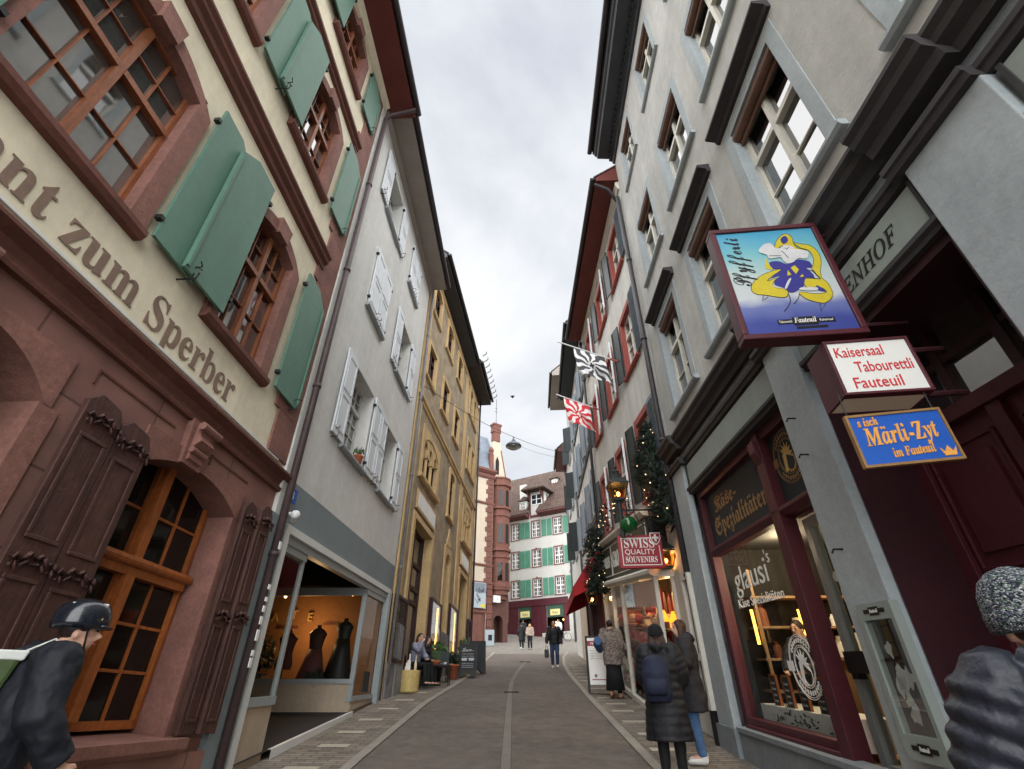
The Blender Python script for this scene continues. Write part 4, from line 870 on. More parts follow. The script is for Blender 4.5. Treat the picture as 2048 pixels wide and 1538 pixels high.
# shop front standing out from the wall
BD = .4; X1 = 7.75
b = C2.mb(); b.box(S0, X1, -.1, BD - .06, 2.62, 3.62); C2.part('fascia', b, 'olive_fascia')
b = C2.mb()
b.prof([(-.05, 3.62), (BD + .04, 3.62), (BD + .12, 3.7), (BD + .12, 3.76), (-.05, 3.84)], S0 - .12, 7.9); b.prof([(-.05, 2.42), (BD, 2.42), (BD + .1, 2.48), (BD + .1, 2.54), (BD + .02, 2.6), (-.05, 2.62)], S0 - .1, 7.85); C2.part('shop_cornice', b, 'white_wood', each=True)
b = C2.mb()
b.box(S0, S0 + .07, BD - .08, BD, -.45, 2.42); b.box(7.6, X1, BD - .14, BD, -1, 2.42); b.box(4.7, 4.8, BD - .08, BD, -.6, 2.42); b.box(6.1, 6.2, BD - .08, BD, -.7, 2.42); b.box(S0 + .07, 7.6, BD - .1, BD, -.1, .0)
b.box(S0, S0 + .07, -.02, .06, -.3, 2.42); b.box(S0, S0 + .07, .06, BD - .08, -.1, 0); sf = C2.part('shop_frame', b, 'white_wood')
b = C2.mb(); b.box(S0, 7.7, -.1, BD - .04, -1.6, -.1); C2.part('shop_base', b, 'blue_stone_dark')
b = C2.mb(); b.box(S0 + .06, 7.7, -.05, BD - .02, 2.62, 3.6); sg = C2.part('sign_panel', b, 'green_sign')
b = C2.mb()
for x0, x1 in ((S0 + .12, 2.7), (2.8, 5.6), (5.7, 7.6)):
    for q in ((x0, x1, 2.7, 2.72), (x0, x1, 3.5, 3.52), (x0, x0 + .02, 2.72, 3.5), (x1 - .02, x1, 2.72, 3.5)): b.box(q[0], q[1], BD - .02, BD - .008, q[2], q[3])
text(b, 'GROWLANZ', 5.45, 2.9, size=.6, width=2.4, d=BD - .02, th=.012, style='bold', flip=True); text(b, 'SWISS', 7.4, 2.95, size=.45, width=1.4, d=BD - .02, th=.012, style='bold', flip=True); text(b, 'SOUVENIRS', 2.62, 2.92, size=.36, width=1.2, d=BD - .02, th=.012, style='bold', flip=True)
C2.part('sign_lettering', b, 'frost', sg)
b = MB(Fr(FR2(S0 + .03, 0, 0), tuple(FR2.N), tuple(-FR2.U))); b.box(.0, BD - .03, .0, .035, 2.66, 3.55); C2.part('return_panel', b, 'black_paint')
g = C2.mb(); g.quad((S0 + .05, BD - .05, 0), (7.6, BD - .05, 0), (7.6, BD - .05, 2.42), (S0 + .05, BD - .05, 2.42)); g.quad((S0 + .035, .0, 0), (S0 + .035, BD - .06, 0), (S0 + .035, BD - .06, 2.42), (S0 + .035, .0, 2.42)); C2.part('shop_window', g, 'shop_glass', each=True)
b = C2.mb(); b.box(S0, 7.7, -2.5, -2.4, -1, 3.4); b.box(S0 - .1, S0, -2.4, -.1, -1, 3.4); b.box(7.7, 7.8, -2.4, -.1, -1, 3.4); b.box(S0, 7.7, -2.4, -.05, -.3, -.12); b.box(S0, 7.7, -2.4, -.05, 2.9, 3.0); C2.part('shop_interior', b, 'interior_wood')
# scalloped lace pelmet, red goods, lamps in the window
b = C2.mb()
for x0, x1 in ((S0 + .08, 4.68), (4.82, 6.08)):
    n = int((x1 - x0) / .28); w_ = (x1 - x0) / n
    for i in range(n): b.prism([(x0 + i * w_, 2.4)] + [(x0 + i * w_ + w_ / 2 + w_ / 2 * math.cos(math.pi + math.pi * k / 6), 1.98 + .12 * math.sin(math.pi + math.pi * k / 6)) for k in range(7)] + [(x0 + (i + 1) * w_, 2.4)], BD - .1, BD - .09)
C2.part('lace_pelmet', b, 'frost')
rg = random.Random(11)
for mt, n in (('toy_red', 150), ('toy_cream', 70), ('toy_brown', 60)):
    b = C2.mb()
    for i in range(n):
        x, z, dd = rg.uniform(1.4, 7.4), rg.choice([.0, .38, .76, 1.14, 1.5]), rg.uniform(-.5, .25); s_ = rg.uniform(.05, .13)
        if rg.random() < .5: b.ball((x, dd, z + s_), s_, 8)
        else: b.box(x - s_, x + s_, dd - s_, dd + s_, z, z + s_ * rg.uniform(1.4, 2.6))
    o = b.build('souvenirs', mt); tag(o, {'toy_red': 'red', 'toy_cream': 'cream', 'toy_brown': 'brown'}[mt] + ' souvenirs crowded on the souvenir shop window shelves', 'souvenirs'); o['kind'] = 'stuff'
b = C2.mb()
for z in (.36, .74, 1.12, 1.48): b.box(1.4, 7.5, -.6, .22, z - .02, z)
C2.part('shelf', b, 'interior_wood', each=True)
for (x, dd, z) in ((1.42, .25, 1.62), (1.42, .07, 1.6)):
    b = C2.mb(); b.lathe((x, dd, z), [(.02, .2), (.03, .19), (.095, .0), (.085, .0)], 14); o = C2.part('shade_lamp', b, 'warm_glow', smooth=True)
    b = C2.mb(); b.tube([(x, dd, z + .2), (x, dd, 2.42)], .006, 5); C2.part('lamp_cord', b, 'iron', o)
for i in range(14):
    b = C2.mb(); x = 1.7 + i * .42; w_ = rg.uniform(.12, .2); zz = rg.uniform(1.35, 1.6); b.prism([(x - w_, zz), (x + w_, zz), (x + w_ * .8, zz + .6), (x, zz + .75), (x - w_ * .8, zz + .6)], -.75, -.68); C2.part('hanging_cloth', b, ['toy_red', 'frost', 'toy_red', 'toy_brown'][i % 4])
plight(FR2(2.6, -.3, 2.3), 12); plight(FR2(5.2, -.3, 2.3), 12); plight(FR2(1.6, .0, 1.5), 1)
# white show case standing on the stone pier between the shops
t = MB(FR1); a0, a1, d_ = .05, .42, .06
for q in ((a0 - .03, a0 + .05, .45, 2.42), (a1 - .05, a1 + .03, .45, 2.42), (a0 + .05, a1 - .05, .45, .56), (a0 + .05, a1 - .05, 1.1, 1.2), (a0 + .05, a1 - .05, 2.32, 2.42)): t.box(q[0], q[1], d_, d_ + .1, q[2], q[3])
t.box(a0, a1, -.02, d_ + .02, .48, 2.4); cs = C2.part('show_case', t, 'white_wood')
t = MB(FR1); t.box(a0 + .06, a1 - .06, d_ + .021, d_ + .03, .6, 2.3); C2.part('case_back', t, 'interior_dark', cs)
t = MB(FR1); t.box(a0 + .08, a1 - .08, d_ + .031, d_ + .04, 1.75, 2.2); C2.part('case_poster', t, 'poster_red', cs)
t = MB(FR1); t.box(.22, .26, d_ + .041, d_ + .045, 1.98, 2.14); t.box(.17, .31, d_ + .041, d_ + .046, 2.04, 2.08); C2.part('case_cross', t, 'white_paint', cs)

# ================================================================ RIGHT 3-5: further houses up the street
E2 = FR2(LEN2 + .05, 0, 0)
FR3 = Fr((E2.x, E2.y, 0), (.04008, .9992, 0), (-.9992, .04008, 0))
C3 = Bld('blue_shuttered_house', 'narrow off white house with grey blue shutters, dark eave and red shop awning', 'building', FR3, 3.5, 2.1)
for z0, z1 in ((7.55, 9.2), (10.6, 12.3), (13.7, 15.3)):
    for a0, a1 in ((.85, 1.85), (3.2, 4.2), (5.5, 6.5)):
        C3.win(a0, a1, z0, z1, sm='blue_stone', sw=.12, sp=.02, rec=.2, fm='white_wood', nx=2, tr=.66, bars=(0, 1, 0), sill=(.05, .1, .1))
        C3.shutter(a0 - .64, a0 - .12, z0, z1, .05, 'blue_shutter', 'board', 'r', 10); C3.shutter(a1 + .12, a1 + .64, z0, z1, .05, 'blue_shutter', 'board', 'l', 14)
C3.shell(.0, 7.2, 1, 16.6, ['r2_render', 'beige_panel'], zones=[(1, 5.9, 1), (5.9, 16.6, 0)])
b = C3.mb()
for z in (7.3, 10.35, 13.45): b.box(0, 7.2, 0, .06, z, z + .1)
C3.part('string_course', b, 'black_green', each=True)
C3.roof(.0, 7.25, 16.6, .68, 'black_green', 'roof_tile_dark', .8, .16)
C3.pipe([(7.1, .12, 6.2), (7.1, .12, 16.5)], .06, 'plinth_grey')
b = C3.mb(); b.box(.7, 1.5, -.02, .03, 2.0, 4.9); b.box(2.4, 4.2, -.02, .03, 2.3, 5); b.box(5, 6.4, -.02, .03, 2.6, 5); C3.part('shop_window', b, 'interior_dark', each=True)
b = C3.mb(); 
for x in (.3, .62, 1.6, 2.3, 4.3, 6.5): b.box(x, x + .1, -.02, .12, 1.6, 5.2)
C3.part('shop_post', b, 'timber_brown', each=True)
b = C3.mb(); b.prof([(0, 6.35), (1.15, 4.75), (1.15, 4.4), (1.13, 4.4), (1.13, 4.72), (0, 6.3)], .45, 5.8)
b.prism([(.45, 4.4), (.45, 6.3), (.46, 6.3), (.46, 4.4)], 0, .02)
for x in (.45, 5.78): b.ext([(0, 6.33), (1.14, 4.74), (1.14, 4.42), (0, 4.9)], x, x + .02, lambda p, a: (a, p[0], p[1]))
C3.part('awning', b, 'awning_red')
C4 = Bld('wide_eaved_house', 'white house with a deep beige boarded eave above the street', 'building', FR3, 9.5, 3)
for z0, z1 in ((8, 9.6), (11, 12.6), (14, 15.6)):
    for a0, a1 in ((7.9, 8.8), (10, 10.9)):
        C4.win(a0, a1, z0, z1, sm='blue_stone', sw=.12, sp=.02, rec=.2, fm='white_wood', nx=2, tr=.66, bars=(0, 1, 0), sill=(.05, .1, .1)); C4.shutter(a1 + .12, a1 + .6, z0, z1, .05, 'black_green', 'board', 'l', 60)
C4.shell(7.25, 11.3, 1.5, 18.3, ['far_white', 'beige_panel'], zones=[(1.5, 6, 1), (6, 18.3, 0)])
C4.roof(7.0, 11.5, 18.3, 1.1, 'soffit_grey', 'roof_tile', .9, .25)
C5 = Bld('dark_eaved_house', 'narrow house with a dark timber eave at the upper bend of the street', 'building', FR3, 15, 3.5)
for z0, z1 in ((8.4, 10), (11.2, 12.8)):
    for a0, a1 in ((12.4, 13.3), (15, 15.9)): C5.win(a0, a1, z0, z1, sm='blue_stone', sw=.12, sp=.02, rec=.2, fm='white_wood', nx=2, tr=.66, bars=(0, 1, 0), sill=(.05, .1, .1))
C5.shell(11.35, 14.6, 2, 15.0, ['r2_render'], zones=[(2, 15.0, 0)])
C5.roof(11.2, 14.8, 15.0, .75, 'timber_brown', 'roof_tile', .9, .2)
C5.pipe([(14.2, .12, 4), (14.2, .12, 15)], .06, 'plinth_grey')

# ================================================================ CENTRE: white house with green shutters closing the view
FC = Fr((-.1, 51.9, 0), (.8506, -.5258, 0), (-.5258, -.8506, 0))
CC = Bld('green_shuttered_house', 'white house with bright green shutters and steep brown tiled roof closing the street', 'building', FC, 3.2, 5.4)
for z0, z1 in ((14.95, 16.6), (12.05, 13.68), (9.3, 10.86)):
    for k, (a0, a1) in enumerate(((.08, 1.0), (2.58, 3.5), (5.1, 6.02))):
        CC.win(a0, a1, z0, z1, sm='red_sandstone', sw=.1, sp=.03, rec=.1, fm='white_paint', fw=.07, mw=.12, nx=2, tr=.5, bars=(1, 1), bt=.04, sill=(.02, .06, .08), pm='pane_glass_far', key=(.2, .1, .02) if k == 1 and z0 < 13 else None)
        lst = {0: ((1.12, 1.7, 'l'), (1.76, 2.34, 'r')), 1: ((3.72, 4.28, 'l'), (4.36, 4.92, 'r')), 2: ((6.2, 6.75, 'l'),)}[k]
        for x0, x1, hg in lst: CC.shutter(x0, x1, z0 - .02, z1 + .02, .03, 'teal_shutter', 'louvre', hg)
CC.hole(.92, 2.3, 5.5, 8.4); CC.hole(4.0, 5.75, 5.5, 8.4)
CC.shell(-3.5, 8.5, 3.5, 17.6, ['far_white'], zones=[(3.5, 17.6, 0)], depth=9)
b = CC.mb(); b.box(-3.4, 6.3, .0, .1, 8.42, 9.02); b.box(-3.4, .9, .0, .05, 5.2, 8.42); b.box(2.32, 3.98, .0, .05, 5.2, 8.42); b.box(5.77, 6.3, .0, .06, 5.4, 8.42)
for x in (.05, 2.9, 3.35): b.box(x, x + .03, .05, .07, 5.3, 8.3)
CC.part('shop_front', b, 'maroon_paint')
b = CC.mb(); b.box(3.5, 4.02, .02, .12, 5.0, 6.05); b.box(5.7, 7.2, .02, .1, 5.0, 6.1); CC.part('stone_base', b, 'far_white', each=True)
b = CC.mb(); b.box(6.9, 7.6, .02, .12, 5, 9.4); CC.part('red_pier', b, 'far_red')
for a0, a1 in ((.92, 2.3), (4.0, 5.75)):
    b = CC.mb(); b.box(a0, a1, -.05, .0, 7.35, 8.42); gp = CC.part('sign_panel', b, 'deep_green')
    c = (a0 + a1) / 2; b = CC.mb(); b.box(c - .5, c + .5, .0, .05, 7.5, 8.02); CC.part('lit_sign', b, 'warm_sign', gp); b = CC.mb(); text(b, 'Läpp', c, 7.66, size=.3, d=.05, th=.01, style='script', align='c'); CC.part('sign_writing', b, 'olive_fascia', gp)
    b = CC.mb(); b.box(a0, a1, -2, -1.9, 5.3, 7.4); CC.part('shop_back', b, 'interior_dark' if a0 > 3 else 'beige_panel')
    b = CC.mb(); b.quad((a0, -.04, 6.05), (a1, -.04, 6.05), (a1, -.04, 7.36), (a0, -.04, 7.36)); b.quad((a0, -.04, 5.3), (a1, -.04, 5.3), (a1, -.04, 6.05), (a0, -.04, 6.05)); CC.part('shop_window', b, 'shop_glass')
for (x, z) in ((4.7, 6.95), (4.9, 7.1), (5.05, 6.8), (5.45, 7.15), (4.55, 6.75)):
    b = CC.mb(); b.ball((x, -.5, z), .07, 8); CC.part('chandelier_bulb', b, 'bulb')
for (x, z) in ((1.2, 10.5), (1.0, 7.0)): pass
# roof with eave, big hipped dormer and small dormers
b = CC.mb(); b.prof([(.9, 17.25), (.95, 17.32), (-5.5, 24.2), (-5.6, 24.1)], 3.55, 9); b.prof([(.9, 17.25), (.95, 17.32), (-5.5, 24.2), (-5.6, 24.1)], -3.8, 2.35); b.prof([(-2.2, 20.6), (-2.15, 20.68), (-5.5, 24.2), (-5.6, 24.1)], 2.35, 3.55)
rf = CC.part('roof', b, 'roof_tile_far')
b = CC.mb(); b.prof([(0, 16.95), (.9, 17.15), (.9, 17.26), (0, 17.6)], 3.6, 9); b.prof([(0, 16.95), (.9, 17.15), (.9, 17.26), (0, 17.6)], -3.8, 2.3); CC.part('eave_boards', b, 'timber_brown', rf)
b = CC.mb(); b.box(2.4, 4.1, -3, .02, 17.2, 19.9); dm = CC.part('dormer', b, 'far_white', rf)
b = CC.mb()
for x in (2.4, 4.0): b.box(x, x + .12, .02, .1, 17.2, 20)
b.box(2.4, 4.12, .02, .08, 17.0, 17.25); b.obox((2.45, .1, 18.9), (2.45, 1.0, 20.0), .12, .12); b.obox((4.05, .1, 18.9), (4.05, 1.0, 20.0), .12, .12); b.obox((4.1, .08, 17.6), (4.1, -1.4, 19.4), .1, .12); b.obox((4.1, -.1, 18.6), (4.1, -1.6, 18.6), .1, .12); b.obox((4.1, -.7, 17.6), (4.1, -.7, 19.6), .1, .12)
CC.part('timber', b, 'timber_brown', rf)
b = CC.mb(); b.add([(1.9, 1.1, 19.9), (4.7, 1.1, 19.9), (3.3, -.4, 21.5), (3.3, -4.5, 21.5), (1.9, -3.6, 19.9), (4.7, -3.6, 19.9), (1.9, 1.1, 19.75), (4.7, 1.1, 19.75), (4.7, -3.6, 19.75), (1.9, -3.6, 19.75)], [(0, 1, 2), (1, 5, 3, 2), (0, 2, 3, 4), (6, 7, 1, 0), (7, 8, 5, 1), (9, 6, 0, 4), (6, 9, 8, 7)]); CC.part('dormer_roof', b, 'roof_tile_far', rf)
def farwin(x0, x1, z0, z1, d, par):
    b = CC.mb()
    for q in ((x0, x0 + .07, z0, z1), (x1 - .07, x1, z0, z1), (x0, x1, z0, z0 + .07), (x0, x1, z1 - .07, z1), ((x0 + x1) / 2 - .05, (x0 + x1) / 2 + .05, z0, z1), (x0, x1, (z0 + z1) / 2 - .03, (z0 + z1) / 2 + .03)): b.box(q[0], q[1], d, d + .05, q[2], q[3])
    f = CC.part('dormer_window', b, 'white_paint', par); g = CC.mb(); g.quad((x0, d + .02, z0), (x1, d + .02, z0), (x1, d + .02, z1), (x0, d + .02, z1)); CC.part('pane', g, 'pane_glass_far', par)
farwin(2.6, 3.9, 18.35, 19.5, .03, rf)
b = CC.mb(); b.box(1.25, 2.1, -1.5, .3, 17.7, 18.9); CC.part('small_dormer', b, 'far_white', rf); farwin(1.45, 2.0, 17.9, 18.8, .31, rf)
b = CC.mb(); b.add([(1.15, .5, 18.9), (2.25, .5, 18.9), (1.7, .1, 19.5), (1.7, -2, 19.9), (1.15, -2, 19.4), (2.25, -2, 19.4)], [(0, 1, 2), (1, 5, 3, 2), (0, 2, 3, 4), (0, 4, 5, 1)]); CC.part('dormer_roof', b, 'roof_tile_far', rf)
b = CC.mb(); b.box(.3, 1.1, -2.2, -1.4, 18, 21.5); CC.part('chimney', b, 'far_white', rf)
b = CC.mb(); b.box(3.5, 4.25, -5.2, -3.2, 21, 22.2); CC.part('small_dormer', b, 'far_white', rf); farwin(3.6, 4.15, 21.1, 22.1, -3.19, rf)
b = CC.mb(); b.add([(3.3, -2.95, 22.2), (4.45, -2.95, 22.2), (3.87, -3.4, 22.95), (3.87, -5.5, 22.95), (3.3, -5.4, 22.2), (4.45, -5.4, 22.2)], [(0, 1, 2), (1, 5, 3, 2), (0, 2, 3, 4), (0, 4, 5, 1)]); CC.part('dormer_roof', b, 'roof_tile_far', rf)
CC.pipe([(6.85, .08, 9.2), (6.85, .08, 16.6), (6.6, .6, 17.1)], .06, 'cornice_dark')

# ================================================================ LEFT 4: red sandstone corner house with an oriel
FL4 = Fr((-3.4, 43.65, 0), (.8078, .5895, 0), (.5895, -.8078, 0))
B4 = Bld('oriel_house', 'cream corner house with red sandstone quoins, carved corner oriel and pointed gable', 'building', FL4, .8, 4.4)
B4.shell(-6, 2.0, 3.5, 19.3, ['far_cream', 'far_red'], zones=[(3.5, 9.35, 1), (9.35, 19.3, 0)], depth=8)
b = B4.mb(); z = 9.4
while z < 19: b.box(1.34 if int(z / .45) % 2 else 1.14, 1.95, 0, .07, z, z + .42); z += .45
z = 4.8
while z < 9: b.box(1.5 if int(z / .6) % 2 else 1.3, 2.05, 0, .09, z, z + .56); z += .6
B4.part('quoins', b, 'far_red', bevel=.02)
b = B4.mb()
for z0, z1, p_ in ((19.0, 19.3, .2), (19.5, 19.9, .42), (16.4, 16.62, .12), (10.8, 10.98, .1), (9.3, 9.5, .14), (7.0, 7.2, .12)): b.prof([(0, z0), (p_ * .5, z0), (p_, (z0 + z1) / 2), (p_, z1), (0, z1 + .05)], -6, 2.1)
b.box(-6, 2.1, 0, .12, 19.3, 19.5); b.box(-6, 2.2, 0, .18, 3.5, 4.95); B4.part('string_course', b, 'far_red', each=True)
b = B4.mb(); b.prof([(.1, 19.9), (-.5, 22.0), (-1.5, 24.2), (-3, 24.9), (-7, 24.9), (-7, 19.9)], -6, 2.1); b.box(-.2, .3, -.4, .1, 20, 22.6); B4.part('roof', b, 'slate')
# gable and oriel
b = B4.mb(); b.prism([(1.3, 19.4), (3.7, 19.4), (3.5, 20.6), (3.1, 22.4), (2.8, 23.6), (2.1, 23.6), (1.75, 22.2)], -.6, -.2); B4.part('gable', b, 'far_cream')
b = B4.mb(); b.box(2.0, 2.75, -.65, -.1, 23.4, 24.6); b.box(1.9, 2.85, -.7, -.05, 24.4, 24.6); b.box(1.95, 2.8, -.7, -.05, 24.6, 25.3); b.box(1.85, 2.9, -.75, 0, 25.2, 25.4); b.box(1.45, 1.85, -.3, .12, 19.9, 21.6); b.lathe((1.65, -.1, 21.6), [(.24, 0), (.28, .1), (.12, .25), (.24, .5), (.2, .75), (.06, .95)], 12)
b.tube([(2.95, -.25, 22.5), (3.6, -.25, 19.5)], .1, 6); b.tube([(2.0, -.25, 22.4), (1.5, -.25, 19.8)], .1, 6); B4.part('gable_trim', b, 'far_red')
b = B4.mb(); b.prism([(2.3, 19.8), (2.7, 19.8), (2.7, 21.2), (2.5, 21.7), (2.3, 21.2)], -.2, -.16); B4.part('gable_window', b, 'interior_dark')
b = B4.mb(); b.tube([(2.4, -.4, 25.4), (2.4, -.4, 28.6)], .03, 6); b.obox((2.2, -.4, 27), (2.6, -.4, 27), .03, .03); b.ball((2.4, -.4, 25.6), .1, 8); b.obox((2.25, -.4, 27.4), (2.55, -.4, 27.4), .03, .03); B4.part('finial', b, 'dark_gutter')
oc = (3.05, -.35); ang = [math.pi * (.98 - .32 * i) for i in range(5)]
def oring(r): return [(oc[0] + r * math.cos(a), oc[1] + r * math.sin(a)) for a in [math.pi * 1.05, math.pi * .8, math.pi * .55, math.pi * .3, math.pi * .05, -math.pi * .2]]
b = B4.mb()
for r, z0, z1 in ((.92, 9.5, 18.7), (1.05, 9.2, 9.6), (1.02, 11.7, 11.9), (1.1, 12.3, 12.5), (1.02, 15.5, 15.7), (1.1, 16.2, 16.42), (1.12, 18.5, 18.75), (1.0, 18.75, 19.2), (1.08, 19.2, 19.35), (1.0, 9.0, 9.2), (.85, 8.6, 9.0), (.65, 8.25, 8.6), (.4, 8.0, 8.25)): b.plan(oring(r) + [(oc[0], oc[1] - 1)], z0, z1)
ol = B4.part('oriel', b, 'far_red')
P_ = oring(.935)
for zc0, zc1 in ((9.75, 11.3), (13.0, 14.8), (16.5, 18.1)):
    for i in range(1, 4):
        p, q = Vector((*P_[i], 0)), Vector((*P_[i + 1], 0)); u = (q - p).normalized(); nrm = Vector((u.y, -u.x, 0)); nrm = nrm if nrm.dot(Vector((p.x - oc[0], p.y - oc[1], 0))) > 0 else -nrm; m_ = (p + q) / 2; b = B4.mb(); hw = .21
        poly = [(-hw, zc0), (hw, zc0)] + arc(-hw, hw, zc1 - .2, .2, 8, True)[::-1]
        b.ext(poly, 0, .03, lambda t_, k, m_=m_, u=u, nrm=nrm: (m_.x + u.x * t_[0] + nrm.x * k, m_.y + u.y * t_[0] + nrm.y * k, t_[1])); B4.part('oriel_window', b, 'pane_glass_dim', ol)
        b = B4.mb()
        for s_ in (-1, 1): c_ = m_ + u * s_ * .27; b.tube([(c_.x, c_.y, zc0 - .1), (c_.x, c_.y, zc1 + .05)], .06, 6)
        B4.part('oriel_column', b, 'far_red', ol, each=True)
# arcade under the oriel and lower flank
b = B4.mb(); q = arc(2.35, 3.3, 6.5, .5, 10, True); b.prism([(2.0, 6.5), (2.0, 8.6), (3.9, 8.6), (3.9, 6.5)] + q[::-1], -.9, -.1); b.box(2.0, 2.35, -.9, -.1, 3.5, 6.5); b.box(3.3, 3.8, -.9, -.1, 3.5, 6.5); b.box(2.0, 4.0, -3, -.9, 3.5, 19.2); B4.part('arcade', b, 'far_red_dark')
b = B4.mb(); b.box(2.35, 3.3, -.95, -.92, 4, 7.1); B4.part('arcade_door', b, 'interior_dark')
b = B4.mb(); b.tube([(1.35, .14, 4.6), (1.35, .14, 7.0)], .035, 8); B4.part('downpipe', b, 'plinth_grey')
# ================================================================ SIGNS ON THE WEATHERED HOUSE
def plane(bl, br, tl):
    """frame for a flat board: a to the right along bl->br, z up, d towards the viewer"""
    bl, br = Vector(bl), Vector(br); u = br - bl; L_ = u.length; u.normalize(); n = Vector((u.y, -u.x, 0)).normalized(); n = n if n.y < 0 else -n
    return Fr(bl, tuple(u), tuple(n)), L_
M('poster_sky', (86, 176, 206), .45, .1, 2, 0); M('poster_pale', (150, 160, 166), .45, .05, 2, 0); M('poster_blue', (66, 84, 166), .45, .12, 4, 0); M('poster_white', (196, 196, 196), .5, .1, 6, 0); M('poster_yellow', (196, 178, 44), .5, .08, 4, 0); M('poster_navy', (52, 50, 128), .5, .1, 4, 0)
def MPOST():
    """printed paper: sky blue fading to white, then to violet blue at the foot (UV height in metres)"""
    m = M('poster_paper', (200, 200, 200), .35, .05, 3, 0); t = m.node_tree; N = t.nodes; L = t.links; uv = N.new('ShaderNodeUVMap'); s = N.new('ShaderNodeSeparateXYZ'); L.new(uv.outputs[0], s.inputs[0])
    no = N.new('ShaderNodeTexNoise'); no.inputs['Scale'].default_value = 3; L.new(uv.outputs[0], no.inputs['Vector'])
    ma = N.new('ShaderNodeMath'); ma.operation = 'MULTIPLY_ADD'; L.new(no.outputs['Fac'], ma.inputs[0]); ma.inputs[1].default_value = .25; L.new(s.outputs['Y'], ma.inputs[2])
    mr = N.new('ShaderNodeMath'); mr.operation = 'DIVIDE'; L.new(ma.outputs[0], mr.inputs[0]); mr.inputs[1].default_value = 1.4
    r = N.new('ShaderNodeValToRGB'); e = r.color_ramp.elements; e[0].position = .2; e[0].color = lin((62, 72, 140)); e[1].position = .95; e[1].color = lin((72, 150, 184))
    for p, c in ((.33, (104, 114, 164)), (.4, (188, 192, 194)), (.58, (176, 192, 188)), (.76, (116, 176, 184))): q = e.new(p); q.color = lin(c)
    L.new(mr.outputs[0], r.inputs[0]); L.new(r.outputs[0], N['Principled BSDF'].inputs['Base Color'])
MPOST()
fp, W = plane((1.84, 3.02, 3.936), (2.781, 2.926, 3.936), None); Hh = 1.285
t = thing('theatre_poster_sign', 'framed theatre poster sign showing a yellow and navy harlequin, in a dark red frame', 'sign', fp(W / 2, -.04, 0))
b = MB(fp)
for q in ((0, W, 0, .05), (0, W, Hh - .05, Hh), (0, .05, .05, Hh - .05), (W - .05, W, .05, Hh - .05)): b.box(q[0], q[1], -.12, .02, q[2], q[3])
b.build('frame', 'maroon_paint', t, bevel=.008)
b = MB(fp); b.box(.05, W - .05, -.1, 0, .05, Hh - .05); po = b.build('poster', 'poster_paper', t)
# harlequin: curved flat shapes (x 0..1 across, y 0..1 up)
def PX(x, y): return (.05 + x * (W - .1), .05 + y * (Hh - .1))
def blobp(b, pts, d, n=6, closed=True, mi=0):
    pts = [PX(*p) for p in pts]; k = len(pts); out_ = []
    for i in range(k):
        p0, p1, p2, p3 = pts[(i - 1) % k], pts[i], pts[(i + 1) % k], pts[(i + 2) % k]
        for j in range(n):
            s = j / n; out_.append(tuple(.5 * (2 * p1[c] + (p2[c] - p0[c]) * s + (2 * p0[c] - 5 * p1[c] + 4 * p2[c] - p3[c]) * s * s + (3 * p1[c] - p0[c] - 3 * p2[c] + p3[c]) * s ** 3) for c in (0, 1)))
    b.prism(out_, d, d + .0015, mi); return out_
b = MB(fp); li = []
for pts in [[(.532, .775), (.576, .851), (.638, .914), (.702, .948), (.753, .938), (.769, .893), (.759, .843), (.778, .79), (.853, .758), (.789, .752), (.737, .785), (.705, .814), (.65, .827), (.601, .807), (.55, .774)], [(.761, .847), (.829, .827), (.898, .812), (.942, .766), (.958, .699), (.937, .62), (.895, .546), (.875, .471), (.906, .423), (.911, .356), (.896, .3), (.838, .255), (.773, .239), (.677, .268), (.623, .301), (.598, .346), (.649, .349), (.744, .327), (.856, .336), (.813, .386), (.713, .388), (.683, .412), (.707, .47), (.788, .471), (.855, .461), (.836, .505), (.812, .568), (.857, .612), (.885, .689), (.868, .757), (.807, .787)], [(.537, .585), (.433, .571), (.329, .541), (.241, .495), (.182, .439), (.17, .389), (.206, .357), (.287, .343), (.384, .32), (.466, .314), (.505, .361), (.479, .396), (.397, .421), (.401, .458), (.45, .5), (.351, .478), (.425, .525)], [(.426, .715), (.429, .658), (.447, .585), (.382, .606), (.408, .668)]]: li.append(blobp(b, pts, .002, 4))
for q in b.pieces(): q.build('figure_yellow', 'poster_yellow', po)
b = MB(fp)
for pts in [[(.437, .657), (.51, .667), (.557, .654), (.603, .626), (.698, .666), (.77, .659), (.827, .638), (.834, .582), (.769, .572), (.795, .539), (.806, .477), (.722, .484), (.672, .406), (.584, .362), (.522, .352), (.477, .393), (.404, .436), (.436, .486), (.497, .519), (.386, .505), (.533, .577), (.451, .592)], [(.645, .896), (.709, .929), (.718, .876), (.656, .839)], [(.794, .403), (.813, .386), (.857, .338), (.772, .364)]]: blobp(b, pts, .0045, 2)
for q in b.pieces(): q.build('figure_navy', 'poster_navy', po)
b = MB(fp)
for pts in [[(.378, .777), (.449, .846), (.531, .855), (.553, .803), (.604, .798), (.657, .827), (.731, .803), (.748, .776), (.859, .741), (.815, .671), (.735, .679), (.672, .644), (.607, .634), (.579, .669), (.565, .702), (.455, .696), (.444, .738)], [(.486, .396), (.541, .462), (.575, .485), (.58, .477), (.534, .425), (.499, .389)], [(.642, .39), (.782, .382), (.76, .354), (.624, .369)], [(.769, .572), (.838, .562), (.801, .55)], [(.38, .43), (.406, .424), (.482, .388), (.392, .411)]]: blobp(b, pts, .0065, 4)
for q in b.pieces(): q.build('figure_white', 'poster_white', po)
b = MB(fp)
for pts in [[(.619, .585), (.669, .609), (.69, .564), (.646, .521)], [(.583, .565), (.599, .517), (.555, .51)], [(.666, .489), (.702, .516), (.71, .489)]]: blobp(b, pts, .0085, 1)
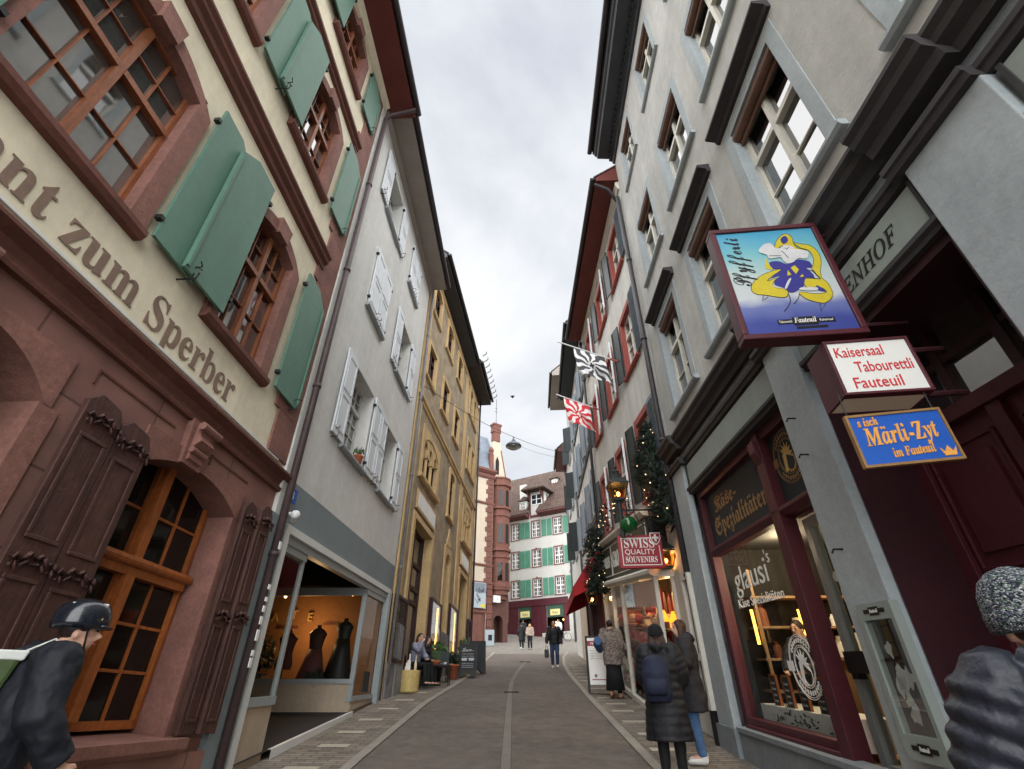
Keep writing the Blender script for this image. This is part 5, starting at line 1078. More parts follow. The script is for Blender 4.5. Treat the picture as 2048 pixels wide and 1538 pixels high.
for q in b.pieces(): q.build('figure_diamond', 'poster_yellow', po)
b = MB(fp)
for o_ in li[:3]: b.tube([(p[0], .004, p[1]) for p in o_ + o_[:1]], .0022, 4)
for pts in [[(.461, .724), (.58, .717)], [(.603, .764), (.621, .738), (.641, .687)], [(.649, .794), (.656, .776), (.69, .798)], [(.498, .347), (.497, .304), (.486, .269), (.438, .217), (.394, .186)], [(.597, .332), (.568, .291), (.51, .246)], [(.746, .241), (.722, .167), (.796, .23)], [(.262, .345), (.229, .29), (.299, .324)], [(.812, .568), (.836, .505), (.855, .461), (.788, .471)]]: b.tube([(PX(*p)[0], .009, PX(*p)[1]) for p in pts], .0028, 4)
text(b, 'Pfyfferli', PX(.19, .44)[0], PX(.19, .44)[1], size=.22, width=.6, d=.002, th=.002, style='script', rot=R(88))
b.build('poster_lines', 'black_paint', po)
b = MB(fp); b.box(*[PX(.3, 0)[0], PX(.82, 0)[0]], .001, .003, PX(0, .075)[1], PX(0, .115)[1]); b.box(PX(.44, 0)[0], PX(.66, 0)[0], .001, .004, PX(0, .06)[1], PX(0, .13)[1]); b.box(PX(.45, 0)[0], PX(.73, 0)[0], .001, .003, PX(0, .03)[1], PX(0, .05)[1]); b.build('caption_board', 'black_paint', po)
b = MB(fp); text(b, 'Fauteuil', PX(.55, 0)[0], PX(0, .08)[1], size=.075, width=.17, d=.005, th=.002, style='bi', align='c'); text(b, 'Tabourettli', PX(.37, 0)[0], PX(0, .085)[1], size=.035, width=.1, d=.004, th=.002, align='c'); text(b, 'Kaisersaal', PX(.74, 0)[0], PX(0, .085)[1], size=.035, width=.1, d=.004, th=.002, align='c'); b.build('caption', 'frost', po)
b = MB(fp)
for z in (.12, Hh - .12): b = MB(fp); b.tube([(W - .02, -.05, z), (W + .35, -.05, z)], .018, 6); b.build('bracket', 'maroon_dark', t)
fl_, W2_ = plane((2.19, 2.7, 3.232), (2.735, 2.63, 3.232), None); H2 = .44
t = thing('light_box_sign', 'white illuminated box sign with red handwritten theatre names, below the framed poster', 'sign', fl_(W2_ / 2, -.2, 0))
b = MB(fl_); D_ = .27
for q in ((0, W2_, 0, .02), (0, W2_, H2 - .02, H2), (0, .02, .02, H2 - .02), (W2_ - .02, W2_, .02, H2 - .02)): b.box(q[0], q[1], -.03, .012, q[2], q[3])
b.box(0, .02, -D_, -.03, 0, H2); b.box(W2_ - .02, W2_, -D_, -.03, 0, H2); b.box(.02, W2_ - .02, -D_, -.03, H2 - .02, H2); b.box(.02, W2_ - .02, -D_, -D_ + .02, .0, H2 - .02); b.box(.02, W2_ - .02, -.05, -.03, 0, .02); b.build('casing', 'maroon_paint', t, bevel=.004)
b = MB(fl_); b.box(.02, W2_ - .02, -.03, 0, .02, H2 - .02); fa = b.build('face', 'lit_sign', t)
b = MB(fl_); b.box(.02, W2_ - .02, -D_ + .02, -.05, .004, .012); b.build('underside', 'lit_under', t)
b = MB(fl_)
for s_, x, z, w_ in (('Kaisersaal', .05, .3, .31), ('Tabourettli', .14, .175, .36), ('Fauteuil', .09, .05, .3)): text(b, s_, x, z, size=.12, width=w_, d=.001, th=.003, style='sans', slant=.06, rot=R(1), heavy=.006)
b.build('writing', 'poster_red', fa)
b = MB(fl_); b.tube([(W2_ - .05, -.14, H2 - .03), (W2_ + .3, -.14, H2 - .03)], .02, 6); b.build('bracket', 'maroon_dark', t); b = MB(fl_); b.tube([(W2_ - .05, -.14, .05), (W2_ + .3, -.14, .05)], .02, 6); b.build('bracket', 'maroon_dark', t)
fb_, W3 = plane((2.1, 2.67, 2.71), (2.7, 2.64, 2.76), None); H3 = .35
t = thing('blue_board_sign', 'blue painted board sign with orange fairy tale lettering hanging under the light box', 'sign', fb_(W3 / 2, 0, 0))
b = MB(fb_); b.box(.015, W3 - .015, -.015, .0, .015, H3 - .015); bo = b.build('board', 'blue_board', t)
b = MB(fb_)
for q in ((0, W3, 0, .016), (0, W3, H3 - .016, H3), (0, .016, .016, H3 - .016), (W3 - .016, W3, .016, H3 - .016)): b.box(q[0], q[1], -.02, .008, q[2], q[3])
b.build('frame', 'gold_dim', t)
b = MB(fb_)
for s_, x, z, w_, sz in (('s isch', .06, .265, .13, .08), ('Märli-Zyt', .07, .135, .46, .17), ('im Fauteuil', .2, .05, .26, .085)): text(b, s_, x, z, size=sz, width=w_, d=.001, th=.004, style='bi', rot=R(3), heavy=.01)
b.prism([(.495, .03), (.565, .03), (.58, .085), (.555, .055), (.53, .095), (.505, .055), (.48, .085)], .001, .005); b.build('writing', 'orange_paint', bo)
b = MB(fb_)
for x in (.03, W3 - .03): b.tube([(x, -.01, H3), (x, -.01, H3 + .17)], .004, 5)
b.build('chain', 'iron', t)

# ================================================================ SIGN, LANTERNS AND BAUBLE OF THE SOUVENIR SHOP
fs_, W4 = plane((2.08, 9.62, 3.56), (2.93, 9.55, 3.56), None); H4 = .62
t = thing('souvenir_sign', 'red hanging sign reading SWISS QUALITY SOUVENIRS with a white cross shield', 'sign', fs_(W4 / 2, -.04, 0))
b = MB(fs_); b.box(0, W4, -.1, 0, 0, H4); bo = b.build('board', 'red_sign', t, bevel=.01)
b = MB(fs_)
for q in ((.06, W4 - .06, .05, .065), (.06, W4 - .2, H4 - .065, H4 - .05), (.06, .075, .065, H4 - .065), (W4 - .075, W4 - .06, .065, H4 - .2)): b.box(q[0], q[1], 0, .006, q[2], q[3])
text(b, 'SWISS', W4 / 2 - .02, .38, size=.25, width=.58, d=.0, th=.008, style='bold', align='c'); text(b, 'QUALITY', W4 / 2 - .02, .255, size=.14, width=.58, d=.0, th=.008, style='sans', align='c'); text(b, 'SOUVENIRS', W4 / 2 - .01, .105, size=.16, width=.6, d=.0, th=.008, style='bold', align='c'); b.build('lettering', 'white_paint', bo)
b = MB(fs_); sx, sz = W4 - .12, H4 - .06; pts = [(sx - .1, sz + .1), (sx + .1, sz + .1), (sx + .1, sz), (sx + .06, sz - .09), (sx, sz - .14), (sx - .06, sz - .09), (sx - .1, sz)]
b.prism(pts, .0, .012); b.prism([(sx + (p[0] - sx) * .84, sz + (p[1] - sz) * .84) for p in pts], .012, .015, 1); b.box(sx - .065, sx + .065, .015, .019, sz - .02, sz + .02, 0); b.box(sx - .02, sx + .02, .015, .0195, sz - .07, sz + .065, 0); b.build('shield', ['white_paint', 'red_sign'], bo)
b = MB(fs_); b.obox((-.1, -.05, H4 + .52), (W4 + .25, -.05, H4 + .52), .03, .03); b.obox((.7, -.05, H4), (.7, -.05, H4 + .52), .02, .02)
pts = [(W4 + .1 - .55 * math.cos(q * .26), -.05, H4 + .5 - .4 * math.sin(q * .26)) for q in range(7)]; b.tube(pts, .012, 5); pts = [(W4 + .1 - .3 * math.cos(q * .3) , -.05, H4 + .2 + .15 * math.sin(q * .9)) for q in range(7)]; b.tube(pts, .01, 5); b.build('bracket', 'iron', t)
def lantern(name, lab, p, s, group=None, post=0):
    t = thing(name, lab, 'lantern', p, group); x, y, z = p
    def sq(r, zz, zo): return [(x + sx * r * s, y + sy * r * s, z + zz * s + zo) for sx, sy in ((-1, -1), (1, -1), (1, 1), (-1, 1))]
    b = MB(); lo, hi = sq(.14, 0, 0), sq(.24, .4, 0)
    for i in range(4): b.obox(lo[i], hi[i], .02 * s, .02 * s); b.obox(lo[i], lo[(i + 1) % 4], .025 * s, .03 * s); b.obox(hi[i], hi[(i + 1) % 4], .03 * s, .035 * s)
    r1, r2 = sq(.27, .42, 0), sq(.11, .6, 0)
    for i in range(4): b.quad(r1[i], r1[(i + 1) % 4], r2[(i + 1) % 4], r2[i])
    b.lathe((x, y, z + .58 * s), [(.12 * s, 0), (.13 * s, .05 * s), (.07 * s, .1 * s), (.08 * s, .17 * s), (.1 * s, .2 * s), (.03 * s, .25 * s), (.03 * s, .3 * s), (.05 * s, .33 * s), (.01, .4 * s)], 10)
    b.box(x - .13 * s, x + .13 * s, y - .13 * s, y + .13 * s, z - .04 * s, z)
    if post: b.tube([(x, y, z - .04 * s), (x, y, z - post)], .06 * s, 8)
    b.build('lantern_frame', 'black_green', t)
    b = MB(); lo, hi = sq(.13, .01, 0), sq(.225, .39, 0)
    for i in range(4): b.quad(lo[i], lo[(i + 1) % 4], hi[(i + 1) % 4], hi[i])
    b.build('glass', 'lantern_glass', t)
    b = MB(); b.ball((x, y, z + .16 * s), (.05 * s, .05 * s, .06 * s), 10); b.build('bulb', 'bulb', t, smooth=True)
    plight((x, y, z + .2 * s), 6 * s * s, (1, .66, .34), .05); return t
MCLEAR('lantern_glass', (255, 214, 160), 1.4)
lantern('hanging_lantern', 'black lit lantern above the green bauble and the red souvenir sign', (2.19, 9.55, 4.88), .78, 'lanterns of the souvenir house', .75)
lantern('hanging_lantern', 'black lit lantern partly behind the right end of the red souvenir sign', (3.02, 9.78, 3.62), .72, 'lanterns of the souvenir house')
lantern('hanging_lantern', 'small lit lantern under the garland at the far end of the souvenir shop', (2.66, 17.2, 4.0), .8, 'lanterns of the souvenir house')
p = Vector((2.31, 9.5, 4.36)); M('green_gloss', (10, 78, 34), .1, .1, 3, 0, spec=.7)
t = thing('bauble', 'large shiny green christmas bauble hanging above the red souvenir sign', 'bauble', p)
b = MB(); b.ball(tuple(p), .17, 24); b.build('globe', 'green_gloss', t, smooth=True); b = MB(); b.lathe((p.x, p.y, p.z + .16), [(.04, 0), (.04, .05), (.015, .06), (.008, .34)], 10); b.build('cap', 'iron', t)

# ================================================================ GARLANDS AND SMALL TREES WITH LIGHTS
M('fir', (42, 58, 46), .7, .35, 9, 0); M('fir_dark', (28, 38, 33), .7, .3, 9, 0); M('wire_brown', (80, 50, 36), .7, .1, 9, 0)
def garland(name, lab, path, rad, n, nl, seed, s=.13, group=None):
    """drooping fir branches along a path of points, thick and uneven, with small lamps"""
    rg = random.Random(seed); P_ = [Vector(p) for p in path]; t = thing(name, lab, 'garland', min(P_, key=lambda p: p.z), group)
    b = MB()
    for i in range(n):
        q = rg.random() * (len(P_) - 1); k = int(q); c = P_[k].lerp(P_[k + 1], q - k); rr = rad[k] + (rad[k + 1] - rad[k]) * (q - k)
        a = rg.uniform(0, 2 * math.pi); r = rr * rg.random() ** .5; c = c + Vector((r * math.cos(a), r * math.sin(a), rg.uniform(-.1, .1)))
        u = Vector((math.cos(a), math.sin(a), rg.uniform(-1.1, .5))).normalized(); ln = s * rg.uniform(.7, 1.5); mi = rg.randrange(2)
        side = u.orthogonal().normalized(); si2 = u.cross(side)
        for j in range(9):
            f = j / 9; base = c + u * ln * f
            for sd in (side, -side, si2): tip = base + (u * .5 + sd).normalized() * ln * .42 * (1 - f * .5); w_ = u.cross(sd) * ln * .035; b.add([base - w_, base + w_, tip], [(0, 1, 2)], mi)
    b.build('branches', ['fir', 'fir_dark'], t)
    lm = None
    for i in range(nl):
        q = (i + rg.uniform(.1, .9)) / nl * (len(P_) - 1); k = min(int(q), len(P_) - 2); c = P_[k].lerp(P_[k + 1], q - k); rr = rad[k] + (rad[k + 1] - rad[k]) * (q - k)
        a = rg.uniform(math.pi * .75, math.pi * 1.85); p = c + Vector((rr * 1.02 * math.cos(a), rr * 1.02 * math.sin(a), 0))
        if lm is None:
            b = MB(); b.ball((0, 0, 0), .014, 6); lm = b.build('light', 'fairy', t, loc=p); lm.data.transform(Matrix.Translation(root_loc(t))); lm.location = p - root_loc(t)
        else: o = lm.copy(); COL.objects.link(o); o.location = p - root_loc(t)
    return t
garland('fir_garland', 'big thick fir garland with lights hanging from the red framed window beside the cheese shop', [(3.05, 9.55, 6.6), (3.02, 9.6, 6.0), (2.98, 9.5, 5.5), (3.1, 9.3, 5.0), (3.16, 9.2, 4.55), (3.1, 9.1, 4.3)], [.12, .24, .36, .44, .42, .26], 2300, 30, 1, .13)
garland('fir_garland', 'tall narrow fir garland with white lights at the end of the red awning', [(2.72, 15.9, 6.1), (2.7, 15.9, 5.6), (2.7, 15.9, 5.0), (2.68, 15.9, 4.5), (2.66, 15.9, 4.2)], [.12, .24, .3, .33, .36], 1100, 26, 2, .15)
garland('small_fir_tree', 'small lit fir tree on a red window sill behind the lantern', [(2.66, 11.4, 6.1), (2.66, 11.4, 5.8), (2.66, 11.4, 5.45), (2.66, 11.4, 5.2)], [.04, .12, .2, .22], 150, 14, 3, .1, 'little lit trees on the sills')
garland('small_fir_tree', 'small lit fir tree on the red sill above the tall narrow garland', [(2.75, 14.2, 6.3), (2.75, 14.2, 5.9), (2.75, 14.2, 5.6)], [.04, .15, .2], 130, 12, 4, .1, 'little lit trees on the sills')

# ================================================================ FLAGS, WIRES, STREET LAMP, BIRD
def flag(lab, p0, p1, q0, wdt, hgt, cols, seed):
    """pole p0 (wall) to p1 (tip); cloth hangs from the pole starting q0 along it; wavy flames round a centre"""
    P0, P1 = Vector(p0), Vector(p1); t = thing('flag', lab, 'flag', P0, 'flags on the souvenir house'); u = (P1 - P0).normalized()
    b = MB(); b.tube([P0, P1], .022, 8); b.build('pole', 'white_metal', t); b = MB(); b.tube([P0, P0 + u * .4], .035, 8); b.build('pole_socket', 'red_stone_trim', t)
    m = bpy.data.materials.new('flag_cloth'); m.use_nodes = True; tt = m.node_tree; N = tt.nodes; L = tt.links; bs = N['Principled BSDF']; bs.inputs['Roughness'].default_value = .8
    uv = N.new('ShaderNodeUVMap'); sp = N.new('ShaderNodeSeparateXYZ'); L.new(uv.outputs[0], sp.inputs[0])
    def mt(op, a, c=None):
        n = N.new('ShaderNodeMath'); n.operation = op
        for i, v in enumerate((a, c)):
            if v is None: continue
            if isinstance(v, (int, float)): n.inputs[i].default_value = v
            else: L.new(v, n.inputs[i])
        return n.outputs[0]
    x = mt('SUBTRACT', sp.outputs['X'], .5); y = mt('SUBTRACT', sp.outputs['Y'], .5); an = mt('ARCTAN2', y, x); rd = mt('SQRT', mt('ADD', mt('MULTIPLY', x, x), mt('MULTIPLY', y, y)))
    wv = mt('ADD', mt('MULTIPLY', an, 9.0), mt('MULTIPLY', mt('SINE', mt('MULTIPLY', rd, 17.0)), .9)); st = mt('GREATER_THAN', mt('SINE', wv), 0.0)
    ax, ay = mt('ABSOLUTE', x), mt('ABSOLUTE', y); inner = mt('LESS_THAN', rd, .13)
    cross = mt('MAXIMUM', mt('MULTIPLY', mt('LESS_THAN', ax, .03), mt('LESS_THAN', ay, .09)), mt('MULTIPLY', mt('LESS_THAN', ay, .03), mt('LESS_THAN', ax, .09)))
    m1 = N.new('ShaderNodeMixRGB'); L.new(st, m1.inputs[0]); m1.inputs[1].default_value = lin(cols[0]); m1.inputs[2].default_value = lin(cols[1])
    m2 = N.new('ShaderNodeMixRGB'); L.new(inner, m2.inputs[0]); L.new(m1.outputs[0], m2.inputs[1]); m2.inputs[2].default_value = lin(cols[2])
    m3 = N.new('ShaderNodeMixRGB'); L.new(cross, m3.inputs[0]); L.new(m2.outputs[0], m3.inputs[1]); m3.inputs[2].default_value = lin(cols[3]); L.new(m3.outputs[0], bs.inputs['Base Color'])
    MATS['flag_cloth_%d' % seed] = m
    n = 22; b = MB(); uvs = []
    for j in range(n + 1):
        for i in range(n + 1):
            s, v = i / n, j / n; q = P0 + u * (q0 + wdt * s); sw = .12 * math.sin(s * 9 + v * 3 + seed) * v + .07 * math.sin(v * 8 + s * 4) * v
            b.v.append((q.x + sw * .5 + .12 * v * v, q.y + sw - .2 * v, q.z - .03 - hgt * v * (1 - .07 * math.sin(s * 5)))); uvs.append((s, 1 - v))
    for j in range(n):
        for i in range(n): b.f.append((j * (n + 1) + i, j * (n + 1) + i + 1, (j + 1) * (n + 1) + i + 1, (j + 1) * (n + 1) + i)); b.m.append(0)
    o = b.build('cloth', 'flag_cloth_%d' % seed, t, smooth=True); me = o.data; uvl = me.uv_layers[0]
    for lp in me.loops: uvl.data[lp.index].uv = uvs[lp.vertex_index]
PF1, PF2 = FR2(2.6, .02, 8.35), FR2(6.3, .02, 8.35)
flag('black and white flag with wavy flame stripes on a slanted pole from the souvenir house', PF1, FR2(3.4, 1.75, 9.65), .6, 1.15, 1.1, ((226, 226, 226), (70, 70, 74), (226, 226, 226), (50, 50, 54)), 1)
flag('red and white flag with wavy flame stripes on a slanted pole from the souvenir house', PF2, FR2(7.0, 1.6, 9.4), .55, 1.15, 1.15, ((232, 226, 222), (206, 40, 54), (206, 40, 54), (236, 232, 230)), 2)
W0, W1, LP = F3(.0, .1, 9.0), FR3(10.6, .1, 14.6), Vector((.08, 23.0, 12.35))
t = thing('street_lamp', 'round grey street lamp hanging on a wire across the street', 'street lamp', LP)
b = MB(); x, y, z = LP; b.lathe((x, y, z), [(.4, .02), (.42, .08), (.36, .17), (.2, .26), (.12, .3), (.1, .42), (.04, .46), (.03, .62)], 20); b.build('lamp_shade', 'slate', t, smooth=True); b = MB(); b.lathe((x, y, z - .01), [(.38, .03), (.3, -.04), (.12, -.08), (.01, -.09)], 18); b.build('lamp_glass', 'pane_glass_grey', t, smooth=True)
b = MB(); top = LP + Vector((0, 0, .6))
def sag(p, q, s, n=12): return [Vector(p).lerp(Vector(q), i / n) - Vector((0, 0, s * math.sin(math.pi * i / n))) for i in range(n + 1)]
b.tube(sag(W0, top, .15), .012, 5); b.tube(sag(top, W1, .15), .012, 5); wr = b.build('wire', 'iron'); tag(wr, 'thin wire across the street carrying the round lamp', 'wire', 'wires over the street')
b = MB(); b.tube(sag((-.2, 44.2, 22.9), FR3(12.5, .1, 15), .25), .012, 5); tag(b.build('wire', 'iron'), 'lower thin wire without a lamp crossing the sky near the gable', 'wire', 'wires over the street')
b = MB(); bp = Vector((.03, 24, 16.05)); b.ball(tuple(bp), (.08, .13, .07), 8); b.add([bp + Vector((-.02, .1, 0)), bp + Vector((-.17, -.02, .05)), bp + Vector((-.02, -.12, 0)), bp + Vector((.02, .1, 0)), bp + Vector((.17, -.02, .05)), bp + Vector((.02, -.12, 0))], [(0, 1, 2), (3, 4, 5)]); tag(b.build('bird', 'iron'), 'small dark bird flying in the grey sky above the street', 'bird')

# ================================================================ POSTER AND SMALL SIGN ON THE FAR CORNER HOUSE
t = thing('wall_poster', 'tall turquoise and grey poster with dark line drawing on the red sandstone corner house', 'poster', FL4(.75, .15, 7.45))
b = MB(FL4); b.box(.16, 1.32, .13, .17, 7.4, 9.4); bo = b.build('board', 'poster_pale', t); b = MB(FL4); b.box(.2, 1.28, .171, .175, 8.6, 9.36); b.build('sky_field', 'slate', bo)
b = MB(FL4); rg = random.Random(5)
for i in range(16): p = (rg.uniform(.4, 1.1), .178, rg.uniform(7.8, 8.8)); b.tube([p, (p[0] + rg.uniform(-.25, .25), .178, p[2] + rg.uniform(-.3, .3)), (p[0] + rg.uniform(-.2, .2), .178, p[2] + rg.uniform(-.1, .3))], .018, 4)
b.build('drawing', 'black_paint', bo); b = MB(FL4); b.prism([(.7, 7.5), (1.25, 7.45), (1.2, 7.75), (.9, 7.7)], .172, .178); b.build('green_field', 'poster_yellow', bo)
b = MB(FL4); b.box(2.1, 2.75, .1, .3, 7.95, 8.5); o = b.build('box_sign', 'lit_sign'); tag(o, 'small white box sign under the carved oriel', 'sign')
b = MB(FL4); text(b, '4', 2.36, 8.12, size=.3, d=.301, th=.004); b.build('writing', 'plinth_grey', o)
p = Vector((-1.75, 42.4, zg(42.4))); b = MB(); b.box(p.x - .35, p.x + .35, p.y, p.y + .06, p.z + .05, p.z + 1.15); b.box(p.x - .3, p.x - .25, p.y + .06, p.y + .4, p.z, p.z + .9); o = b.build('pavement_sign', 'poster_pale'); tag(o, 'small white pavement sign at the foot of the red corner house', 'sign'); b = MB(); b.box(p.x - .12, p.x + .18, p.y - .01, p.y, p.z + .4, p.z + .8); b.build('picture', 'black_paint', o)

# ================================================================ CAFE FURNITURE AND BOARDS ON THE LEFT PAVEMENT
def aboard(name, lab, p, ang, w_, h_, lean, face, frame, cut=True, grp=None):
    t = thing(name, lab, 'pavement sign', p, grp); c, s_ = math.cos(ang), math.sin(ang); f = Fr(p, (c, s_, 0), (s_, -c, 0)); b = MB(f)
    for sg in (1, -1):
        mp = lambda q, d, sg=sg: (q[0], sg * (lean * (1 - q[1] / h_) + .012 + d), q[1])
        poly = [(-w_ / 2, 0), (-w_ / 2 + .1, 0)] + [( -.17 + .34 * i / 6, .02 + .11 * math.sin(math.pi * i / 6)) for i in range(7)] + [(w_ / 2 - .1, 0), (w_ / 2, 0), (w_ / 2, h_), (-w_ / 2, h_)] if cut else [(-w_ / 2, 0), (-w_ / 2 + .05, 0), (-w_ / 2 + .05, .22), (w_ / 2 - .05, .22), (w_ / 2 - .05, 0), (w_ / 2, 0), (w_ / 2, h_), (-w_ / 2, h_)]
        b.ext(poly, -.012, .012, mp)
    b.build('frame', frame, t)
    b = MB(f); b.ext([(-w_ / 2 + .05, .2), (w_ / 2 - .05, .2), (w_ / 2 - .05, h_ - .05), (-w_ / 2 + .05, h_ - .05)], .013, .02, lambda q, d: (q[0], lean * (1 - q[1] / h_) + .012 + d, q[1])); fa = b.build('face', face, t)
    return t, f, fa, (lambda m, zoff=.021: [(v[0], lean * (1 - v[2] / h_) + .012 + zoff + v[1], v[2]) for v in m])
p = (-1.52, 19.0, zg(19.0) + .015)
t, f, fa, mp = aboard('menu_board', 'black chalk menu board with white writing standing at the left kerb', p, R(4), .62, 1.0, .22, 'chalk_board', 'black_paint', True, 'menu boards outside the cafe')
b = MB(f); text(b, 'Hmm...', 0, .76, size=.2, width=.42, d=0, th=.002, style='script', align='c', rot=R(4))
rg = random.Random(4)
for z in (.69, .62, .4, .34): text(b, rg.choice(['Kaffee & Kuchen', 'Suppe des Tages', 'heisse Schokolade']), 0, z - .02, size=.05, width=.4, d=0, th=.002, style='ital', align='c')
for c in (-.12, .12): b.lathe((c, 0, .48), [(.08, 0), (.1, .08)], 10, 0, 1, .02)
b.box(-.2, .2, 0, .002, .28, .29); b.v = mp(b.v); b.build('chalk_writing', 'chalk', fa)
aboard('menu_board', 'second dark menu board standing just behind the chalk menu board', (-1.28, 20.3, zg(20.3) + .015), R(10), .6, 1.05, .2, 'chalk_board', 'black_paint', True, 'menu boards outside the cafe')
# straw basket with bottles and jars
M('straw', (206, 182, 120), .85, .15, 12, .2, 80); p = Vector((-2.72, 14.9, zg(14.9) + .015)); t = thing('straw_basket', 'round pale straw basket standing on the left pavement by the shop corner', 'basket', p)
b = MB(); b.lathe(tuple(p), [(.24, 0)] + [(.245 + .02 * i / 13 + (.022 if i % 2 else 0), .02 + i * .036) for i in range(14)] + [(.25, .5), (.22, .46)], 24); b.build('weave', 'straw', t, smooth=True)
for i in range(7):
    q = p + Vector((rnd.uniform(-.14, .14), rnd.uniform(-.14, .14), .38)); hh = rnd.uniform(.2, .5); b = MB(); r = rnd.uniform(.03, .05)
    b.lathe(tuple(q), [(r, 0), (r, hh * .6), (r * .4, hh * .75), (r * .4, hh), (r * .5, hh)], 10); o = b.build('bottle', ['white_paint', 'toy_brown', 'toy_cream'][i % 3]); tag(o, ['white bottle', 'brown bottle', 'cream jar'][i % 3] + ' standing among others in the pale straw basket', 'bottle', ['white bottles in the basket', 'brown bottles in the basket', 'cream jars in the basket'][i % 3])
p = Vector((-2.12, 16.3, zg(16.3) + .015)); t = thing('cafe_table', 'small low black metal cafe table with thin legs on the left pavement', 'table', p)
b = MB(); b.box(p.x - .32, p.x + .32, p.y - .22, p.y + .22, p.z + .5, p.z + .53); b.build('tabletop', 'black_paint', t)
for sx in (-1, 1):
    for sy in (-1, 1): b = MB(); b.tube([(p.x + sx * .29, p.y + sy * .19, p.z), (p.x + sx * .29, p.y + sy * .19, p.z + .5)], .013, 6); b.build('leg', 'black_paint', t)
b = MB(); b.box(p.x - .29, p.x + .29, p.y - .01, p.y + .01, p.z + .1, p.z + .12); b.build('stretcher', 'black_paint', t)
q = p + Vector((-.12, 0, .53)); t = thing('plant_bowl', 'terracotta bowl of tall green grass on the black cafe table', 'plant pot', q); b = MB(); b.lathe(tuple(q), [(.1, 0), (.15, .09), (.15, .11), (.12, .1)], 14); b.build('pot', 'terracotta', t, smooth=True); b = MB()
for _ in range(60): a = rnd.uniform(0, 6.28); r = rnd.uniform(0, .1); c = q + Vector((r * math.cos(a), r * math.sin(a), .08)); tp = c + Vector((.1 * math.cos(a), .1 * math.sin(a), rnd.uniform(.2, .42))); b.add([c + Vector((.006, 0, 0)), c - Vector((.006, 0, 0)), tp], [(0, 1, 2)])
b.build('grass_blades', 'leaf', t)
M('cafe_cup', (222, 222, 216), .4, .03, 4, 0); q = p + Vector((.16, -.06, .53)); b = MB(); b.lathe(tuple(q), [(.025, 0), (.04, .03), (.042, .07), (.037, .07)], 12); tag(b.build('cup', 'cafe_cup', smooth=True), 'small white cup on the black cafe table', 'cup')
def plantpot(lab, p, r, h_, fol, fn, fr_, pm='terracotta', group=None):
    t = thing('planter', lab, 'plant pot', p, group); b = MB(); b.lathe(tuple(p), [(r * .72, 0), (r, h_ * .86), (r * 1.1, h_ * .87), (r * 1.1, h_), (r * .9, h_)], 16); b.build('pot', pm, t, smooth=True); b = MB(); leaves(b, Vector(p) + Vector((0, 0, h_ + fr_[1] * .8)), fr_[0], fr_[1], fn, fr_[2]); b.build('foliage', fol, t)
plantpot('terracotta planter with dark purple plants beside the menu board', Vector((-1.95, 18.3, zg(18.3) + .015)), .2, .42, 'leaf_dark', 180, (.24, .2, .08))
plantpot('dark planter with a bushy green fern before the lit show case', Vector((-2.4, 17.6, zg(17.6) + .015)), .22, .5, 'leaf', 260, (.38, .34, .1), 'black_paint')
plantpot('small planter with green leaves beside the farther lit show case', Vector((-1.85, 20.6, zg(20.6) + .3)), .13, .3, 'leaf', 140, (.2, .32, .08))
# black stool and yellow bench frame
p = Vector((-2.2, 17.1, zg(17.1) + .015)); t = thing('cafe_chair', 'dark cafe chair with grey cushion behind the small black table', 'chair', p)
b = MB(); b.box(p.x - .22, p.x + .22, p.y - .22, p.y + .22, p.z + .42, p.z + .47); b.build('seat', 'black_paint', t); b = MB(); b.box(p.x - .22, p.x + .22, p.y + .2, p.y + .24, p.z + .5, p.z + .85); b.build('backrest', 'black_green', t)
for sx in (-1, 1):
    for sy in (-1, 1): b = MB(); b.tube([(p.x + sx * .2, p.y + sy * .2, p.z), (p.x + sx * .2, p.y + sy * .2, p.z + .42)], .015, 6); b.build('leg', 'black_paint', t)
b = MB(); b.box(p.x - .2, p.x + .2, p.y - .2, p.y + .2, p.z + .47, p.z + .53); b.build('cushion', 'slate', t, bevel=.02)
M('yellow_paint', (236, 190, 60), .5, .06, 4, 0); p = Vector((-1.9, 19.7, zg(19.7) + .015)); t = thing('bench', 'bright yellow metal bench behind the chalk menu board', 'bench', p)
b = MB(); b.box(p.x - .3, p.x + .3, p.y - .18, p.y + .18, p.z + .42, p.z + .47); b.build('seat', 'yellow_paint', t)
for sx in (-1, 1): b = MB(); b.box(p.x + sx * .28 - .02, p.x + sx * .28 + .02, p.y - .17, p.y + .17, p.z, p.z + .42); b.build('leg', 'yellow_paint', t)
b = MB(); b.box(p.x - .3, p.x - .26, p.y - .18, p.y - .14, p.z + .47, p.z + .95); b.build('post', 'yellow_paint', t)
# white board easel in front of the souvenir shop
p = (2.28, 14.6, zg(14.6) + .015)
t, f, fa, mp = aboard('pavement_sign', 'black framed pavement board with white poster and red heading outside the souvenir shop', p, R(-6), .62, 1.32, .24, 'frost', 'black_paint', False)
b = MB(f); b.box(-.26, .26, 0, .003, 1.08, 1.2); b.box(-.2, .26, 0, .003, .3, .32); b.v = mp(b.v); b.build('red_heading', 'red_sign', fa)
b = MB(f); text(b, 'PRODUKTE', 0, 1.11, size=.08, width=.36, d=.004, th=.002, style='bold', align='c'); b.v = mp(b.v); b.build('heading_text', 'frost', fa)
b = MB(f)
for i in range(4): text(b, ['Feine Spezialitäten', 'und Souvenirs aus der', 'Region hier im Laden', 'gleich beim Eingang'][i], 0, .95 - i * .06, size=.05, width=.4, d=0, th=.002, align='c')
b.prism([(-.1, .44), (-.06, .4), (-.1, .34), (-.14, .4)], 0, .002); b.lathe((-.1, 0, .42), [(.035, 0), (.035, .004)], 8); b.v = mp(b.v); b.build('notice_text', 'plinth_grey', fa)
